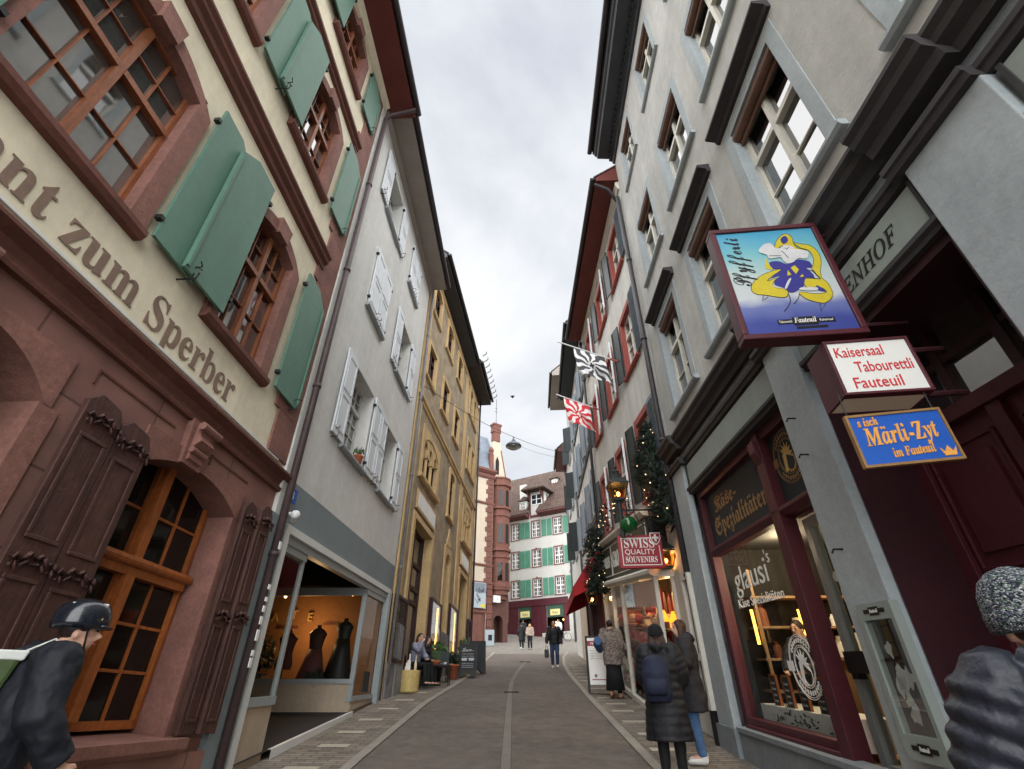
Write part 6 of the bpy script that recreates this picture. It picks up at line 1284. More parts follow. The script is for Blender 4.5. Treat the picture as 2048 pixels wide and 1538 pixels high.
# parked bicycle before the white house
def bicycle(p, ang, lab):
    t = thing('bicycle', lab, 'bicycle', p); c, s_ = math.cos(ang), math.sin(ang); f = Fr(p, (c, s_, 0), (-s_, c, 0))
    for x in (-.52, .52):
        b = MB(f); b.tube([(x + .33 * math.cos(q * math.pi / 10), 0, .34 + .33 * math.sin(q * math.pi / 10)) for q in range(21)], .018, 6); wh = b.build('wheel', 'black_paint', t)
        b = MB(f)
        for q in range(8): b.tube([(x, 0, .34), (x + .32 * math.cos(q * math.pi / 4), 0, .34 + .32 * math.sin(q * math.pi / 4))], .004, 4)
        b.tube([(x, -.04, .34), (x, .04, .34)], .03, 8); b.build('spokes', 'white_metal', wh)
    b = MB(f)
    for q0, q1 in (((-.52, 0, .34), (-.12, 0, .32)), ((-.12, 0, .32), (-.22, 0, .8)), ((-.52, 0, .34), (-.2, 0, .74)), ((-.12, 0, .32), (.38, 0, .72)), ((-.2, 0, .74), (.36, 0, .8)), ((.36, 0, .86), (.52, 0, .34))): b.tube([q0, q1], .016, 6)
    b.build('bicycle_frame', 'iron', t); b = MB(f); b.ball((-.24, 0, .86), (.13, .07, .04), 8); b.build('saddle', 'black_paint', t); b = MB(f); b.tube([(.34, -.28, .98), (.36, 0, .94), (.34, .28, .98)], .014, 6); b.tube([(.36, 0, .86), (.36, 0, .95)], .015, 6); b.build('handlebar', 'iron', t)
    return t
bicycle((4.35, 47.0, zg(47.0)), R(8), 'dark bicycle held by the person behind the walking man')
b = MB(); p = (5.9, 47.6, zg(47.6)); b.box(p[0] - .16, p[0] + .16, p[1] - .16, p[1] + .16, p[2], p[2] + 1.2); b.box(p[0] - .2, p[0] + .2, p[1] - .2, p[1] + .2, p[2] + 1.2, p[2] + 1.26); tag(b.build('litter_bin', 'timber_brown'), 'brown litter bin by the red pier of the green shuttered house', 'litter bin')
# cheese shop display: boards, cheeses, lamp, scale, counter
b = C1.mb(); b.box(-2.9, -.85, -.75, -.25, .33, .6); C1.part('display_bench', b, 'frost')
for i, x in enumerate((-1.25, -1.62, -2.0, -2.4)):
    t = thing('price_board', 'small framed chalk price board on the cheese shop window bench, ' + ['nearest the souvenir shop', 'second from the souvenir shop', 'third from the souvenir shop', 'nearest the shop door'][i], 'price board', FR1(x, -.3, .6), 'price boards in the cheese shop window')
    b = C1.mb(); b.box(x - .08, x + .08, -.34, -.32, .6, .92); fa = b.build('slate_face', 'chalk_board', t); b = C1.mb()
    for q in ((x - .095, x - .08, .58, .94), (x + .08, x + .095, .58, .94), (x - .08, x + .08, .92, .94), (x - .08, x + .08, .58, .6)): b.box(q[0], q[1], -.345, -.315, q[2], q[3])
    b.build('frame', 'orange_wood', t); b = C1.mb()
    for k in range(4): text(b, ['Gruyère', 'Alpkäse', 'Raclette', 'Fondue'][(k + i) % 4], x + .065, .64 + k * .065, size=.04, width=.11, d=-.318, th=.002, style='ital', flip=True)
    b.build('chalk_text', 'chalk', fa)
b = C1.mb(); b.nm = 1; leaves(b, FR1.O * 0 + Vector((-1.85, -.3, .5)), 1.0, .09, 420, .05, ry=.06); C1.part('window_greenery', b, 'leaf_dark')
b = C1.mb(); b.box(-2.7, -1.0, -1.95, -1.4, .26, 1.1); b.box(-2.75, -.95, -2.0, -1.35, 1.1, 1.14); C1.part('counter', b, 'interior_wood')
b = C1.mb(); b.box(-2.9, -.7, -2.5, -2.2, 1.4, 1.44); b.box(-2.9, -.7, -2.5, -2.2, 1.85, 1.89); b.box(-2.9, -.7, -2.55, -2.5, .3, 2.3); C1.part('shelf', b, 'interior_wood', each=True)
b = C1.mb(); rg = random.Random(8)
for z in (1.15, 1.44, 1.89):
    for i in range(9): x = rg.uniform(-2.8, -.9); dd = -1.65 if z < 1.2 else -2.32; r = rg.uniform(.06, .12); b.lathe((x, dd, z), [(r, 0), (r * 1.05, r * .3), (r, r * .7)], 12)
[tag(q.build('cheese', 'toy_cream'), 'round pale cheese on the cheese shop shelves', 'cheese', 'cheeses in the cheese shop') for q in b.pieces()]
b = C1.mb(); b.box(-1.5, -1.2, -1.6, -1.4, 1.14, 1.42); C1.part('scale', b, 'white_metal')
b = C1.mb()
for z in (.72, 1.1, 1.5, 1.9): b.box(-.98, -.64, -3.2, -.42, z, z + .03)
for dd in (-.44, -1.3, -2.2): b.box(-.98, -.94, dd - .04, dd, .26, 2.3)
C1.part('wall_shelf', b, 'interior_wood', each=True)
for z in (.75, 1.13, 1.53):
    for i in range(5):
        dd = -.6 - i * .48 + rg.uniform(-.08, .08); b = C1.mb(); r = rg.uniform(.07, .13)
        if i % 2: b.lathe((-.82, dd, z), [(r, 0), (r * 1.04, r * .5), (r, r)], 14)
        else: b.lathe((-.82, dd, z), [(r * .6, 0), (r * .6, r * 1.6), (r * .3, r * 2), (r * .3, r * 2.3)], 12)
        o = b.build('cheese' if i % 2 else 'jar', 'toy_cream' if i % 2 else ['toy_brown', 'white_metal', 'toy_red'][(i // 2) % 3]); tag(o, 'round pale cheese on the cheese shop shelves' if i % 2 else ['brown jar', 'silver jar', 'red jar'][(i // 2) % 3] + ' on the side shelves of the cheese shop', 'cheese' if i % 2 else 'jar', 'cheeses in the cheese shop' if i % 2 else ['brown', 'silver', 'red'][(i // 2) % 3] + ' jars in the cheese shop')
for dd in (-.4, -1.08):
    b = C1.mb(); b.tube([(-.92, dd, 1.3), (-.92, dd, 1.75)], .022, 8); C1.part('tube_lamp', b, 'warm_tube')
for x, z in ((-1.1, 1.75), (-2.0, 1.95), (-2.0, 1.5)):
    b = C1.mb(); b.tube([(x, -1.9, z - .25), (x, -1.9, z + .1)], .03, 8); C1.part('tube_lamp', b, 'warm_tube')
plight(FR1(-1.6, -.8, 2.5), 26, (1, .78, .5)); plight(FR1(-2.6, -1.6, 2.3), 14, (1, .75, .45)); plight(FR1(-3.6, -1.5, 2.3), 5, (1, .75, .45))
# shop window dummies, rucksack and plants in the pale house shop
def dummy(p, h_, mats, lab, gown):
    t = thing('mannequin', lab, 'mannequin', p, 'mannequins in the left shop window'); b = MB(); x, y, z = p
    b.lathe((x, y, z), [(.16, 0), (.16, .02), (.02, .04), (.015, h_ * .55)], 12); b.build('stand', 'iron', t)
    b = MB(); b.lathe((x, y, z + h_ * .42), [(.17, 0), (.19, .1), (.14, .3), (.17, .5), (.2, .58), (.13, .66), (.05, .7), (.05, .76)], 16, 0, 1, .65); b.build('torso', mats[0], t, smooth=True)
    if gown: b = MB(); b.lathe((x, y, z + h_ * .12), [(.34, 0), (.3, .2), (.2, h_ * .35), (.15, h_ * .48)], 16, 0, 1, .8); b.build('gown', mats[1], t, smooth=True)
for x, dd, h_, mt, lab, gw in ((5.35, -1.15, 1.55, ('dark_wood', 'timber_brown'), 'tailor mannequin in a brown gown in the left shop window', 1), (5.5, -.62, 1.9, ('black_paint', 'black_paint'), 'tall mannequin in black clothing in the left shop window', 1), (5.15, -1.7, 1.3, ('timber_brown', 'dark_wood'), 'short mannequin without gown in the left shop window', 0)):
    p = F2(x, dd, .62); dummy(p, h_, mt, lab, gw)
p = F2(5.0, -.45, .62); t = thing('rucksack', 'orange and red rucksack with pale straps on the shop window floor', 'rucksack', p); b = MB(); b.box(p.x - .14, p.x + .14, p.y - .09, p.y + .09, p.z, p.z + .36); b.build('bag', 'toy_red', t, bevel=.04); b = MB(); b.box(p.x - .11, p.x + .11, p.y - .13, p.y - .09, p.z + .04, p.z + .18); b.build('front_pocket', 'orange_wood', t, bevel=.015); b = MB(); 
for s_ in (-1, 1): b.box(p.x + s_ * .08 - .015, p.x + s_ * .08 + .015, p.y - .1, p.y + .1, p.z + .2, p.z + .375)
b.build('strap', 'frost', t)
for i, (x, dd, r, lab) in enumerate(((5.25, -2.3, .3, 'dark bushy dried plant at the back of the left shop window'), (4.95, -.9, .22, 'low dark plant on the floor of the left shop window'))):
    p = F2(x, dd, .62); t = thing('house_plant', lab, 'plant', p); b = MB(); leaves(b, p + Vector((0, 0, .75 if i == 0 else .3)), r, .6 if i == 0 else .25, 220, .09); b.build('foliage', 'leaf_dark', t); b = MB(); b.lathe(tuple(p), [(.1, 0), (.13, .2), (.11, .2)], 12); b.build('pot', 'dark_wood', t)
b = MB(); x, y, z = F2(5.7, -.04, .75); b.box(x - .0, x + .02, y - .22, y + .22, z, z + .38); tag(b.build('info_plate', 'chalk_board'), 'dark information plate at the foot of the right shop window pane', 'plate')
# ================================================================ PEOPLE
M('skin', (214, 168, 144), .55, .06, 8, 0); M('blouse', (132, 136, 154), .8, .3, 30, .2, 50); M('skin_tan', (190, 142, 116), .55, .06, 8, 0); M('eye_dark', (30, 24, 22), .2, 0, 5, 0); M('lips', (168, 92, 86), .5, .05, 5, 0)
M('hair_dark', (44, 32, 28), .5, .3, 20, .3, 60, wave=.5); M('hair_brown', (66, 44, 34), .5, .3, 20, .3, 60, wave=.5); M('hair_blond', (196, 158, 108), .5, .2, 20, .3, 60, wave=.4); M('hair_black', (24, 22, 23), .5, .3, 20, .2, 60)
M('coat_black', (30, 30, 34), .6, .2, 5, .3, 14); M('coat_charcoal', (40, 38, 42), .75, .15, 5, .2, 40); M('jacket_navy', (20, 24, 32), .65, .2, 5, .3, 18); M('denim', (76, 108, 148), .85, .22, 6, .25, 70); M('denim_dark', (58, 76, 104), .85, .2, 6, .2, 70)
M('trousers_black', (26, 26, 29), .8, .2, 5, .2, 30); M('shoe_white', (228, 228, 226), .5, .05, 6, .05); M('shoe_black', (28, 27, 28), .4, .1, 6, .05); M('boot_tan', (176, 128, 96), .6, .1, 6, .1); M('knit_black', (28, 28, 31), .95, .2, 20, .5, 90); M('scarf_beige', (178, 160, 146), .9, .12, 12, .4, 70)
M('puffer_grey', (42, 45, 54), .42, .3, 9, .2, 45); M('backpack_navy', (32, 38, 60), .7, .15, 6, .2, 50); M('bag_blue', (62, 92, 138), .7, .15, 6, .2, 40); M('helmet_black', (30, 34, 42), .16, .2, 6, 0, spec=.6); M('courier_green', (70, 86, 52), .5, .15, 5, .1); M('reflect_pale', (206, 210, 204), .4, .06, 5, .05); M('visor_pale', (200, 186, 182), .25, .1, 5, 0); M('face_mask_red', (180, 60, 60), .5, .1, 5, 0)
def MCELL(name, cols, scale, rough=.95, bump=.8, kind='F1', sx=(1, 1, 1)):
    m = M(name, cols[0], rough, 0, 1, 0); t = m.node_tree; N = t.nodes; L = t.links; b = N['Principled BSDF']; tcn = N.new('ShaderNodeTexCoord'); mp = N.new('ShaderNodeMapping'); mp.inputs['Scale'].default_value = sx; L.new(tcn.outputs['Object'], mp.inputs[0])
    v = N.new('ShaderNodeTexVoronoi'); v.inputs['Scale'].default_value = scale; L.new(mp.outputs[0], v.inputs['Vector']); s = N.new('ShaderNodeSeparateColor'); L.new(v.outputs['Color'], s.inputs[0])
    r = N.new('ShaderNodeValToRGB'); r.color_ramp.interpolation = 'CONSTANT'; e = r.color_ramp.elements; e[0].color = lin(cols[0]); e[1].position = 1 / len(cols); e[1].color = lin(cols[1])
    for i, c in enumerate(cols[2:]): q = e.new((i + 2) / len(cols)); q.color = lin(c)
    L.new(s.outputs[0], r.inputs[0]); L.new(r.outputs[0], b.inputs['Base Color']); bp = N.new('ShaderNodeBump'); bp.inputs['Strength'].default_value = bump; bp.inputs['Distance'].default_value = .01; bp.invert = True; L.new(v.outputs['Distance'], bp.inputs['Height']); L.new(bp.outputs[0], b.inputs['Normal'])
MCELL('knit_speckle', ((176, 178, 180), (104, 110, 118), (52, 57, 64), (120, 134, 122), (84, 82, 108), (150, 152, 158), (70, 92, 84), (38, 42, 48)), 120, sx=(1, 1, 1.8), bump=1.0)
MCELL('coat_pattern', ((146, 135, 127), (100, 90, 86), (158, 148, 139), (122, 110, 103), (80, 71, 68)), 38, sx=(1.0, 1.0, 2.6), bump=.3)
CT = bpy.data.textures.new('folds', 'CLOUDS'); CT.noise_scale = .16; CT.noise_depth = 2
def remesh(o, vox, it=4, fold=0):
    md = o.modifiers.new('r', 'REMESH'); md.mode = 'VOXEL'; md.voxel_size = vox; s_ = o.modifiers.new('s', 'SMOOTH'); s_.iterations = it; s_.factor = .5
    if fold: d_ = o.modifiers.new('d', 'DISPLACE'); d_.texture = CT; d_.strength = fold; d_.mid_level = .5; d_.texture_coords = 'LOCAL'
    dg = bpy.context.evaluated_depsgraph_get(); me = bpy.data.meshes.new_from_object(o.evaluated_get(dg)); o.modifiers.clear(); me.name = o.name
    for p in me.polygons: p.use_smooth = True
    o.data = me; return o
DJ = dict(hip=(.09, 0, .9), knee=(.1, .02, .49), ank=(.1, -.01, .09), toe=(.11, .15, .035), sho=(.175, -.01, 1.4), elb=(.235, -.03, 1.12), wri=(.25, .07, .88))
def person(label, loc, face, h=1.7, pose=None, head=(0, .02, 1.565), lean=0, turn=0, skin='skin', hair=('hair_dark', 'short'), top='coat_black', hem=.8, flare=.0, puff=0, legs='trousers_black', shoes='shoe_black', vox=.014, group=None, skirt=None, hood=False, bulk=0, detail=True, hat=None, scarf=None, grip=.5):
    k = h / 1.7; fw = (math.sin(face), math.cos(face)); rt = (math.cos(face), -math.sin(face))
    f = Fr(loc, (rt[0] * k, rt[1] * k, 0), (fw[0] * k, fw[1] * k, 0)); f.Z = Vector((0, 0, k)); t = thing('person', label, 'person', loc, group)
    J = {}
    for s, sg in (('L', -1), ('R', 1)):
        for n, p in DJ.items(): J[n + s] = Vector((sg * p[0], p[1], p[2]))
    for n, p in (pose or {}).items(): J[n] = Vector(p)
    hp = (J['hipL'] + J['hipR']) / 2; sh = (J['shoL'] + J['shoR']) / 2; H = Vector(head); nk = sh + Vector((0, .0, .03)); sp = [hp + (sh - hp) * q for q in (-.12, .0, .3, .65, .93)]
    # ---- body: one continuous skin surface
    b = MB(f)
    b.tube(sp + [nk + Vector((0, .01, .05)), H + Vector((0, -.02, -.08))], [(.13, .09), (.155, .105), (.125, .09), (.15, .105), (.13, .075), .056, .052], 12)
    for s in 'LR':
        b.tube([J['hip' + s] + Vector((0, 0, .03)), (J['hip' + s] + J['knee' + s]) / 2, J['knee' + s], J['knee' + s] * .62 + J['ank' + s] * .38, J['ank' + s]], [.085, .075, .055, .056, .038], 10)
        b.tube([J['ank' + s] + Vector((0, -.03, -.03)), J['ank' + s], J['toe' + s]], [.035, .042, .03], 8)
        b.tube([J['sho' + s], (J['sho' + s] + J['elb' + s]) / 2, J['elb' + s], J['elb' + s] * .6 + J['wri' + s] * .4, J['wri' + s]], [.055, .05, .04, .04, .026], 10); b.ball(J['sho' + s], .056, 8)
        w_ = J['wri' + s]; u = (w_ - J['elb' + s]).normalized(); sg = -1 if s == 'L' else 1; side = Vector((0, 1, 0)) - u * u.y
        if side.length < .2: side = Vector((0, 0, 1)) - u * u.z
        side.normalize(); nrm = u.cross(side) * sg
        if nrm.x * sg > 0: nrm = -nrm                        # palm faces the body
        b.tube([w_, w_ + u * .04, w_ + u * .085], [(.022, .022), (.034, .016), (.036, .014)], 8, flat=tuple(side))
        for i, ln in enumerate((.062, .075, .07, .055)):
            o_ = w_ + u * .082 + side * (.027 - .018 * i); c1 = o_ + (u * (1 - grip * .3) + nrm * grip * .6).normalized() * ln * .5; c2 = c1 + (u * (1 - grip) + nrm * grip).normalized() * ln * .55; b.tube([o_, c1, c2], [.009, .0085, .007], 6)
        o_ = w_ + u * .03 + side * .03; c1 = o_ + (u + side * .9 + nrm * .3).normalized() * .035; b.tube([o_, c1, c1 + (u + nrm * .5).normalized() * .03], [.011, .0095, .008], 6)
    ct, st = math.cos(turn), math.sin(turn)
    def hd(x, y, z): return (H.x + x * ct + y * st, H.y - x * st + y * ct, H.z + z)
    b.ball(H + Vector((0, -.005, .02)), (.075, .092, .1), 14); b.ball(hd(0, .025, -.045), (.056, .06, .065), 12); b.tube([hd(0, .085, .01), hd(0, .108, -.022), hd(0, .088, -.032)], [.011, .014, .01], 8)
    for sg in (-1, 1): b.ball(hd(sg * .076, -.01, -.01), (.012, .02, .03), 8)
    remesh(b.build('body', skin, t), vox * (1 if detail else 1.2), 3)
    if detail:
        for sg in (-1, 1): b = MB(f); b.ball(hd(sg * .031, .082, .012), (.012, .008, .007), 8); b.build('eye', 'eye_dark', t, smooth=True)
        b = MB(f); b.tube([hd(-.022, .082, -.057), hd(0, .09, -.06), hd(.022, .082, -.057)], [.004, .007, .004], 6); b.build('mouth', 'lips', t, smooth=True)
        b = MB(f)
        for sg in (-1, 1): b.tube([hd(sg * .016, .088, .032), hd(sg * .034, .086, .038), hd(sg * .05, .076, .03)], .0045, 5)
        b.build('eyebrow', hair[0] if hair else 'hair_dark', t)
    # ---- hair
    if hair and hair[1] != 'none':
        b = MB(f); b.ball(hd(0, -.018, .035), (.086, .098, .098), 14)
        if hair[1] == 'long':
            for sg in (-1, 0, 1): b.tube([hd(sg * .06, -.04, .04), hd(sg * .078, -.06, -.06), hd(sg * .085, -.07, -.17), hd(sg * .07, -.08, -.3)], [(.05, .05), (.05, .045), (.048, .04), .025], 8)
        elif hair[1] == 'bun': b.ball(hd(0, -.1, .06), .05, 10)
        elif hair[1] == 'front':
            for sg in (-1, 1): b.tube([hd(sg * .06, .02, .06), hd(sg * .088, .015, -.04), hd(sg * .1, .03, -.16), hd(sg * .09, .05, -.3)], [(.03, .04), (.03, .045), (.035, .04), .02], 8)
            b.tube([hd(0, -.06, .03), hd(0, -.085, -.1), hd(0, -.09, -.26)], [(.08, .04), (.085, .04), (.06, .02)], 8)
        remesh(b.build('hair', hair[0], t), vox, 3)
    # ---- coat or jacket following torso and arms
    b = MB(f); R_ = .03 + bulk; ps = []; rs = []; n = 14 if puff else 9; ztop = 1.0
    low = Vector((hp.x, hp.y - .0, hem)); pts = [low] + ([hp + Vector((0, 0, -.02))] if hem < hp.z - .1 else []) + sp[2:] if hem < hp.z else sp[1:]
    rad = {0: (.15 + R_ + flare, .11 + R_ + flare * .8)}
    base = ([(.155 + R_ + flare, .115 + R_ + flare)] + ([(.165 + R_, .12 + R_)] if hem < hp.z - .1 else []) + [(.145 + R_, .105 + R_), (.165 + R_, .115 + R_), (.15 + R_, .09 + R_)]) if hem < hp.z else [(.16 + R_, .115 + R_), (.145 + R_, .105 + R_), (.165 + R_, .115 + R_), (.15 + R_, .09 + R_)]
    if puff:
        for i in range(len(pts) - 1):
            m_ = max(2, int((pts[i + 1] - pts[i]).length / .022))
            for j in range(m_): q = j / m_; ps.append(pts[i].lerp(pts[i + 1], q)); w_ = puff * abs(math.sin(math.pi * ps[-1].z / .095)); rs.append((base[i][0] + (base[i + 1][0] - base[i][0]) * q + w_, base[i][1] + (base[i + 1][1] - base[i][1]) * q + w_))
        ps.append(pts[-1]); rs.append(base[-1])
    else: ps, rs = pts, base
    b.tube(ps, rs, 28); b.tube([sh + Vector((0, 0, -.04)), nk + Vector((0, 0, .02)), nk + Vector((0, .01, .05))], [(.13 + R_ * .6, .08 + R_ * .6), (.075, .07), (.07, .068)], 14)
    for s in 'LR':
        e_, w_ = J['elb' + s], J['wri' + s]; a_ = [J['sho' + s], (J['sho' + s] + e_) / 2, e_, (e_ + w_) / 2, w_ * .97 + e_ * .03]; ra = [.062 + R_ * .75, .056 + R_ * .75, .05 + R_ * .7, .046 + R_ * .6, .04 + R_ * .45]
        if puff:
            q_ = []; r_ = []
            for i in range(4):
                for j in range(9): q_.append(a_[i].lerp(a_[i + 1], j / 9)); r_.append(ra[i] + (ra[i + 1] - ra[i]) * j / 9 + puff * .8 * abs(math.sin((i * 9 + j) * .7)))
            a_, ra = q_ + [a_[4]], r_ + [ra[4]]
        b.tube(a_, ra, 12); b.ball(J['sho' + s], .064 + R_ * .75, 10)
    if hood: b.tube([nk + Vector((-.1, -.05, .05)), nk + Vector((0, -.12, -.0)), nk + Vector((.1, -.05, .05))], [.045, .065, .045], 10)
    remesh(b.build('coat' if hem < .85 else 'jacket', top, t), vox, 2 if puff else 4, .02 if puff else .05)
    # ---- skirt or trousers, shoes
    if skirt: b = MB(f); b.tube([(hp.x, hp.y, .16), (hp.x, hp.y, .5), (hp.x, hp.y, .95)], [(.23, .2), (.19, .15), (.15, .12)], 20); b.build('skirt', skirt, t, smooth=True)
    b = MB(f)
    for s in 'LR': b.tube([J['hip' + s] + Vector((0, 0, .06)), (J['hip' + s] + J['knee' + s]) / 2, J['knee' + s], J['knee' + s] * .55 + J['ank' + s] * .45, J['ank' + s] + Vector((0, 0, .0))], [.105, .095, .076, .07, .056], 12)
    b.tube([hp + Vector((0, 0, -.06)), hp + Vector((0, 0, .1))], [(.15, .11), (.15, .11)], 12); remesh(b.build('trousers', legs, t), vox, 3, .02)
    for s in 'LR':
        a_, o_ = J['ank' + s], J['toe' + s]; b = MB(f); b.tube([a_ + Vector((0, -.055, -.05)), a_ + Vector((0, -.02, -.045)), (a_ + o_) / 2 + Vector((0, 0, -.02)), o_ + Vector((0, 0, .0)), o_ + Vector((0, .035, -.005))], [(.032, .03), (.042, .045), (.045, .042), (.045, .03), (.03, .02)], 10); b.tube([a_ + Vector((0, -.01, .02)), a_ + Vector((0, -.01, -.05))], [.05, .048], 10); remesh(b.build('shoe', shoes, t), max(.009, vox * .8), 2)
    if scarf: b = MB(f); b.tube([nk + Vector((.085 * math.cos(q * .7), .08 * math.sin(q * .7), .03 + .012 * math.sin(q))) for q in range(10)], .035, 8); remesh(b.build('scarf', scarf, t), vox, 2)
    if hat:
        b = MB(f); hx = H + Vector((0, -.015, 0)); b.lathe(tuple(hx), [(.1, .02), (.108, .03), (.11, .075), (.1, .085)], 18, 0, 1, 1.1); b.lathe(tuple(hx), [(.1, .06), (.1, .1), (.085, .145), (.05, .175), (.01, .185)], 18, 0, 1, 1.1); b.build('hat', hat, t, smooth=True)
    return t, f, J
G = lambda x, y: (x, y, zg(y) + .012)
# couple at the souvenir window
person('person in a long black quilted coat and black knit hat seen from behind', G(1.84, 6.9), R(18), 1.56, dict(elbR=(.26, .06, 1.12), wriR=(.2, .24, 1.0), elbL=(-.25, .05, 1.12), wriL=(-.16, .22, 1.02)), top='coat_black', hem=.42, flare=.06, puff=.014, bulk=.045, hair=('hair_brown', 'long'), hat='knit_black', vox=.012, hood=True)
def backpack(name, lab, f, c, sz, mat, flap=True):
    x, y, z = c; w_, d_, h_ = sz; p = f(x, y, z); t = thing(name, lab, 'backpack', p); b = MB(f)
    b.tube([(x, y, z), (x, y - .01, z + h_ * .15), (x, y - .015, z + h_ * .6), (x, y, z + h_ * .9), (x, y + .02, z + h_)], [(w_ * .42, d_ * .4), (w_ * .5, d_ * .55), (w_ * .5, d_ * .52), (w_ * .42, d_ * .4), (w_ * .25, d_ * .2)], 14); remesh(b.build('bag', mat, t), .014, 2)
    b = MB(f); b.tube([(x, y - d_ * .45, z + h_ * .12), (x, y - d_ * .62, z + h_ * .2), (x, y - d_ * .6, z + h_ * .42), (x, y - d_ * .42, z + h_ * .5)], [(w_ * .3, .02), (w_ * .36, .04), (w_ * .36, .04), (w_ * .3, .02)], 12); b.build('pocket', mat, t, smooth=True)
    for sg in (-1, 1): b = MB(f); b.tube([(x + sg * w_ * .3, y + d_ * .3, z + h_ * .2), (x + sg * w_ * .42, y + d_ * .3, z + h_ * .7), (x + sg * w_ * .36, y + d_ * .5 + .04, z + h_ * 1.02), (x + sg * w_ * .36, y + d_ * .5 + .2, z + h_ * .85)], [(.025, .01)] * 4, 6); b.build('strap', mat, t, smooth=True)
    b = MB(f); b.tube([(x - w_ * .3, y - .02, z + .02), (x - w_ * .35, y - .04, z - .2), (x - w_ * .3, y - .02, z - .42)], .008, 5); b.build('loose_strap', 'black_paint', t)
    return t
k_ = 1.56 / 1.7; fa = R(18); bf = Fr(G(1.84, 6.9), (math.cos(fa) * k_, -math.sin(fa) * k_, 0), (math.sin(fa) * k_, math.cos(fa) * k_, 0)); bf.Z = Vector((0, 0, k_))
backpack('backpack', 'dark navy backpack worn by the person in the black quilted coat', bf, (-.06, -.2, .84), (.36, .26, .5), 'backpack_navy')
person('young person with long brown hair, dark coat and blue jeans smiling sideways', G(2.42, 7.72), R(-80), 1.67, dict(elbR=(.26, .02, 1.12), wriR=(.2, .2, 1.02), elbL=(-.26, .02, 1.12), wriL=(-.2, .22, 1.04), kneeL=(-.1, .03, .49), ankR=(.13, -.05, .09), toeR=(.18, .1, .035)), turn=R(-16), top='coat_charcoal', hem=.56, flare=.03, bulk=.03, hair=('hair_brown', 'front'), legs='denim', shoes='shoe_white', vox=.012, hood=True)
person('person in a brown patterned coat and long black skirt at the white pavement board', G(2.52, 13.8), R(12), 1.72, dict(elbL=(-.28, -.05, 1.14), wriL=(-.2, .14, 1.06), toeL=(-.1, .14, .035), ankL=(-.1, -.12, .13)), top='coat_pattern', hem=.68, bulk=.04, hair=('hair_black', 'short'), skirt='trousers_black', shoes='boot_tan', scarf='coat_pattern', vox=.018)
fa = R(12); bf = Fr(G(2.52, 13.8), (math.cos(fa), -math.sin(fa), 0), (math.sin(fa), math.cos(fa), 0)); t = thing('handbag', 'blue padded handbag under the arm of the person in the patterned coat', 'handbag', bf(-.3, -.05, 1.0)); b = MB(bf); b.tube([(-.32, -.24, 1.22), (-.33, -.05, 1.15), (-.3, .16, 1.06)], [(.1, .11), (.12, .13), (.1, .11)], 12); remesh(b.build('bag', 'bag_blue', t), .018, 2); b = MB(bf); b.tube([(-.3, -.1, 1.2), (-.2, -.04, 1.45), (-.28, .06, 1.2)], .012, 6); b.build('strap', 'shoe_black', t)
person('bald person in a black jacket and blue jeans walking down the street', G(1.76, 22.6), R(184), 1.76, dict(kneeL=(-.1, .1, .5), ankL=(-.1, .02, .13), toeL=(-.1, .17, .07), kneeR=(.1, .0, .49), ankR=(.09, -.16, .13), toeR=(.09, -.02, .04), elbL=(-.26, -.06, 1.12), wriL=(-.28, .02, .86), elbR=(.28, .0, 1.12), wriR=(.32, .1, .88)), top='coat_black', hem=.84, bulk=.025, hair=None, legs='denim_dark', shoes='shoe_white', skin='skin_tan', vox=.018)
fa = R(184); bf = Fr(G(1.76, 22.6), (math.cos(fa), -math.sin(fa), 0), (math.sin(fa), math.cos(fa), 0)); t = thing('bag', 'small dark bag carried in the hand of the walking bald person', 'bag', bf(.33, .1, .38)); b = MB(bf); b.box(.24, .42, .05, .15, .38, .68); b.build('bag_body', 'shoe_black', t, bevel=.03); b = MB(bf); b.tube([(.28, .1, .66), (.3, .1, .8), (.36, .1, .8), (.38, .1, .66)], .01, 6); b.build('handle', 'shoe_black', t)
person('person in a long black coat far up the street beside the blond one', G(.7, 39.2), R(-8), 1.72, dict(kneeR=(.1, .12, .5), ankL=(-.1, -.15, .13), toeL=(-.1, 0, .05)), top='coat_black', hem=.55, bulk=.03, hair=('hair_dark', 'short'), shoes='shoe_white', vox=.024, detail=False, hood=True)
person('person with long blond hair and black trousers far up the street', G(1.3, 39.0), R(190), 1.68, dict(elbR=(.26, .0, 1.12), wriR=(.2, .14, .95), kneeL=(-.1, .1, .5), ankL=(-.1, -.03, .1), toeL=(-.1, .12, .04)), top='scarf_beige', hem=.9, bulk=.02, hair=('hair_blond', 'front'), shoes='shoe_black', vox=.022, detail=False)
person('person in a pale jacket with a bicycle behind the walking bald person', G(4.1, 46.6), R(-30), 1.75, top='reflect_pale', hem=.85, hair=('hair_brown', 'short'), vox=.026, detail=False)
person('person in dark clothes standing before the lit shop window of the white house', G(.95, 45.5), R(10), 1.75, top='jacket_navy', hem=.8, hair=('hair_dark', 'short'), vox=.026, detail=False)
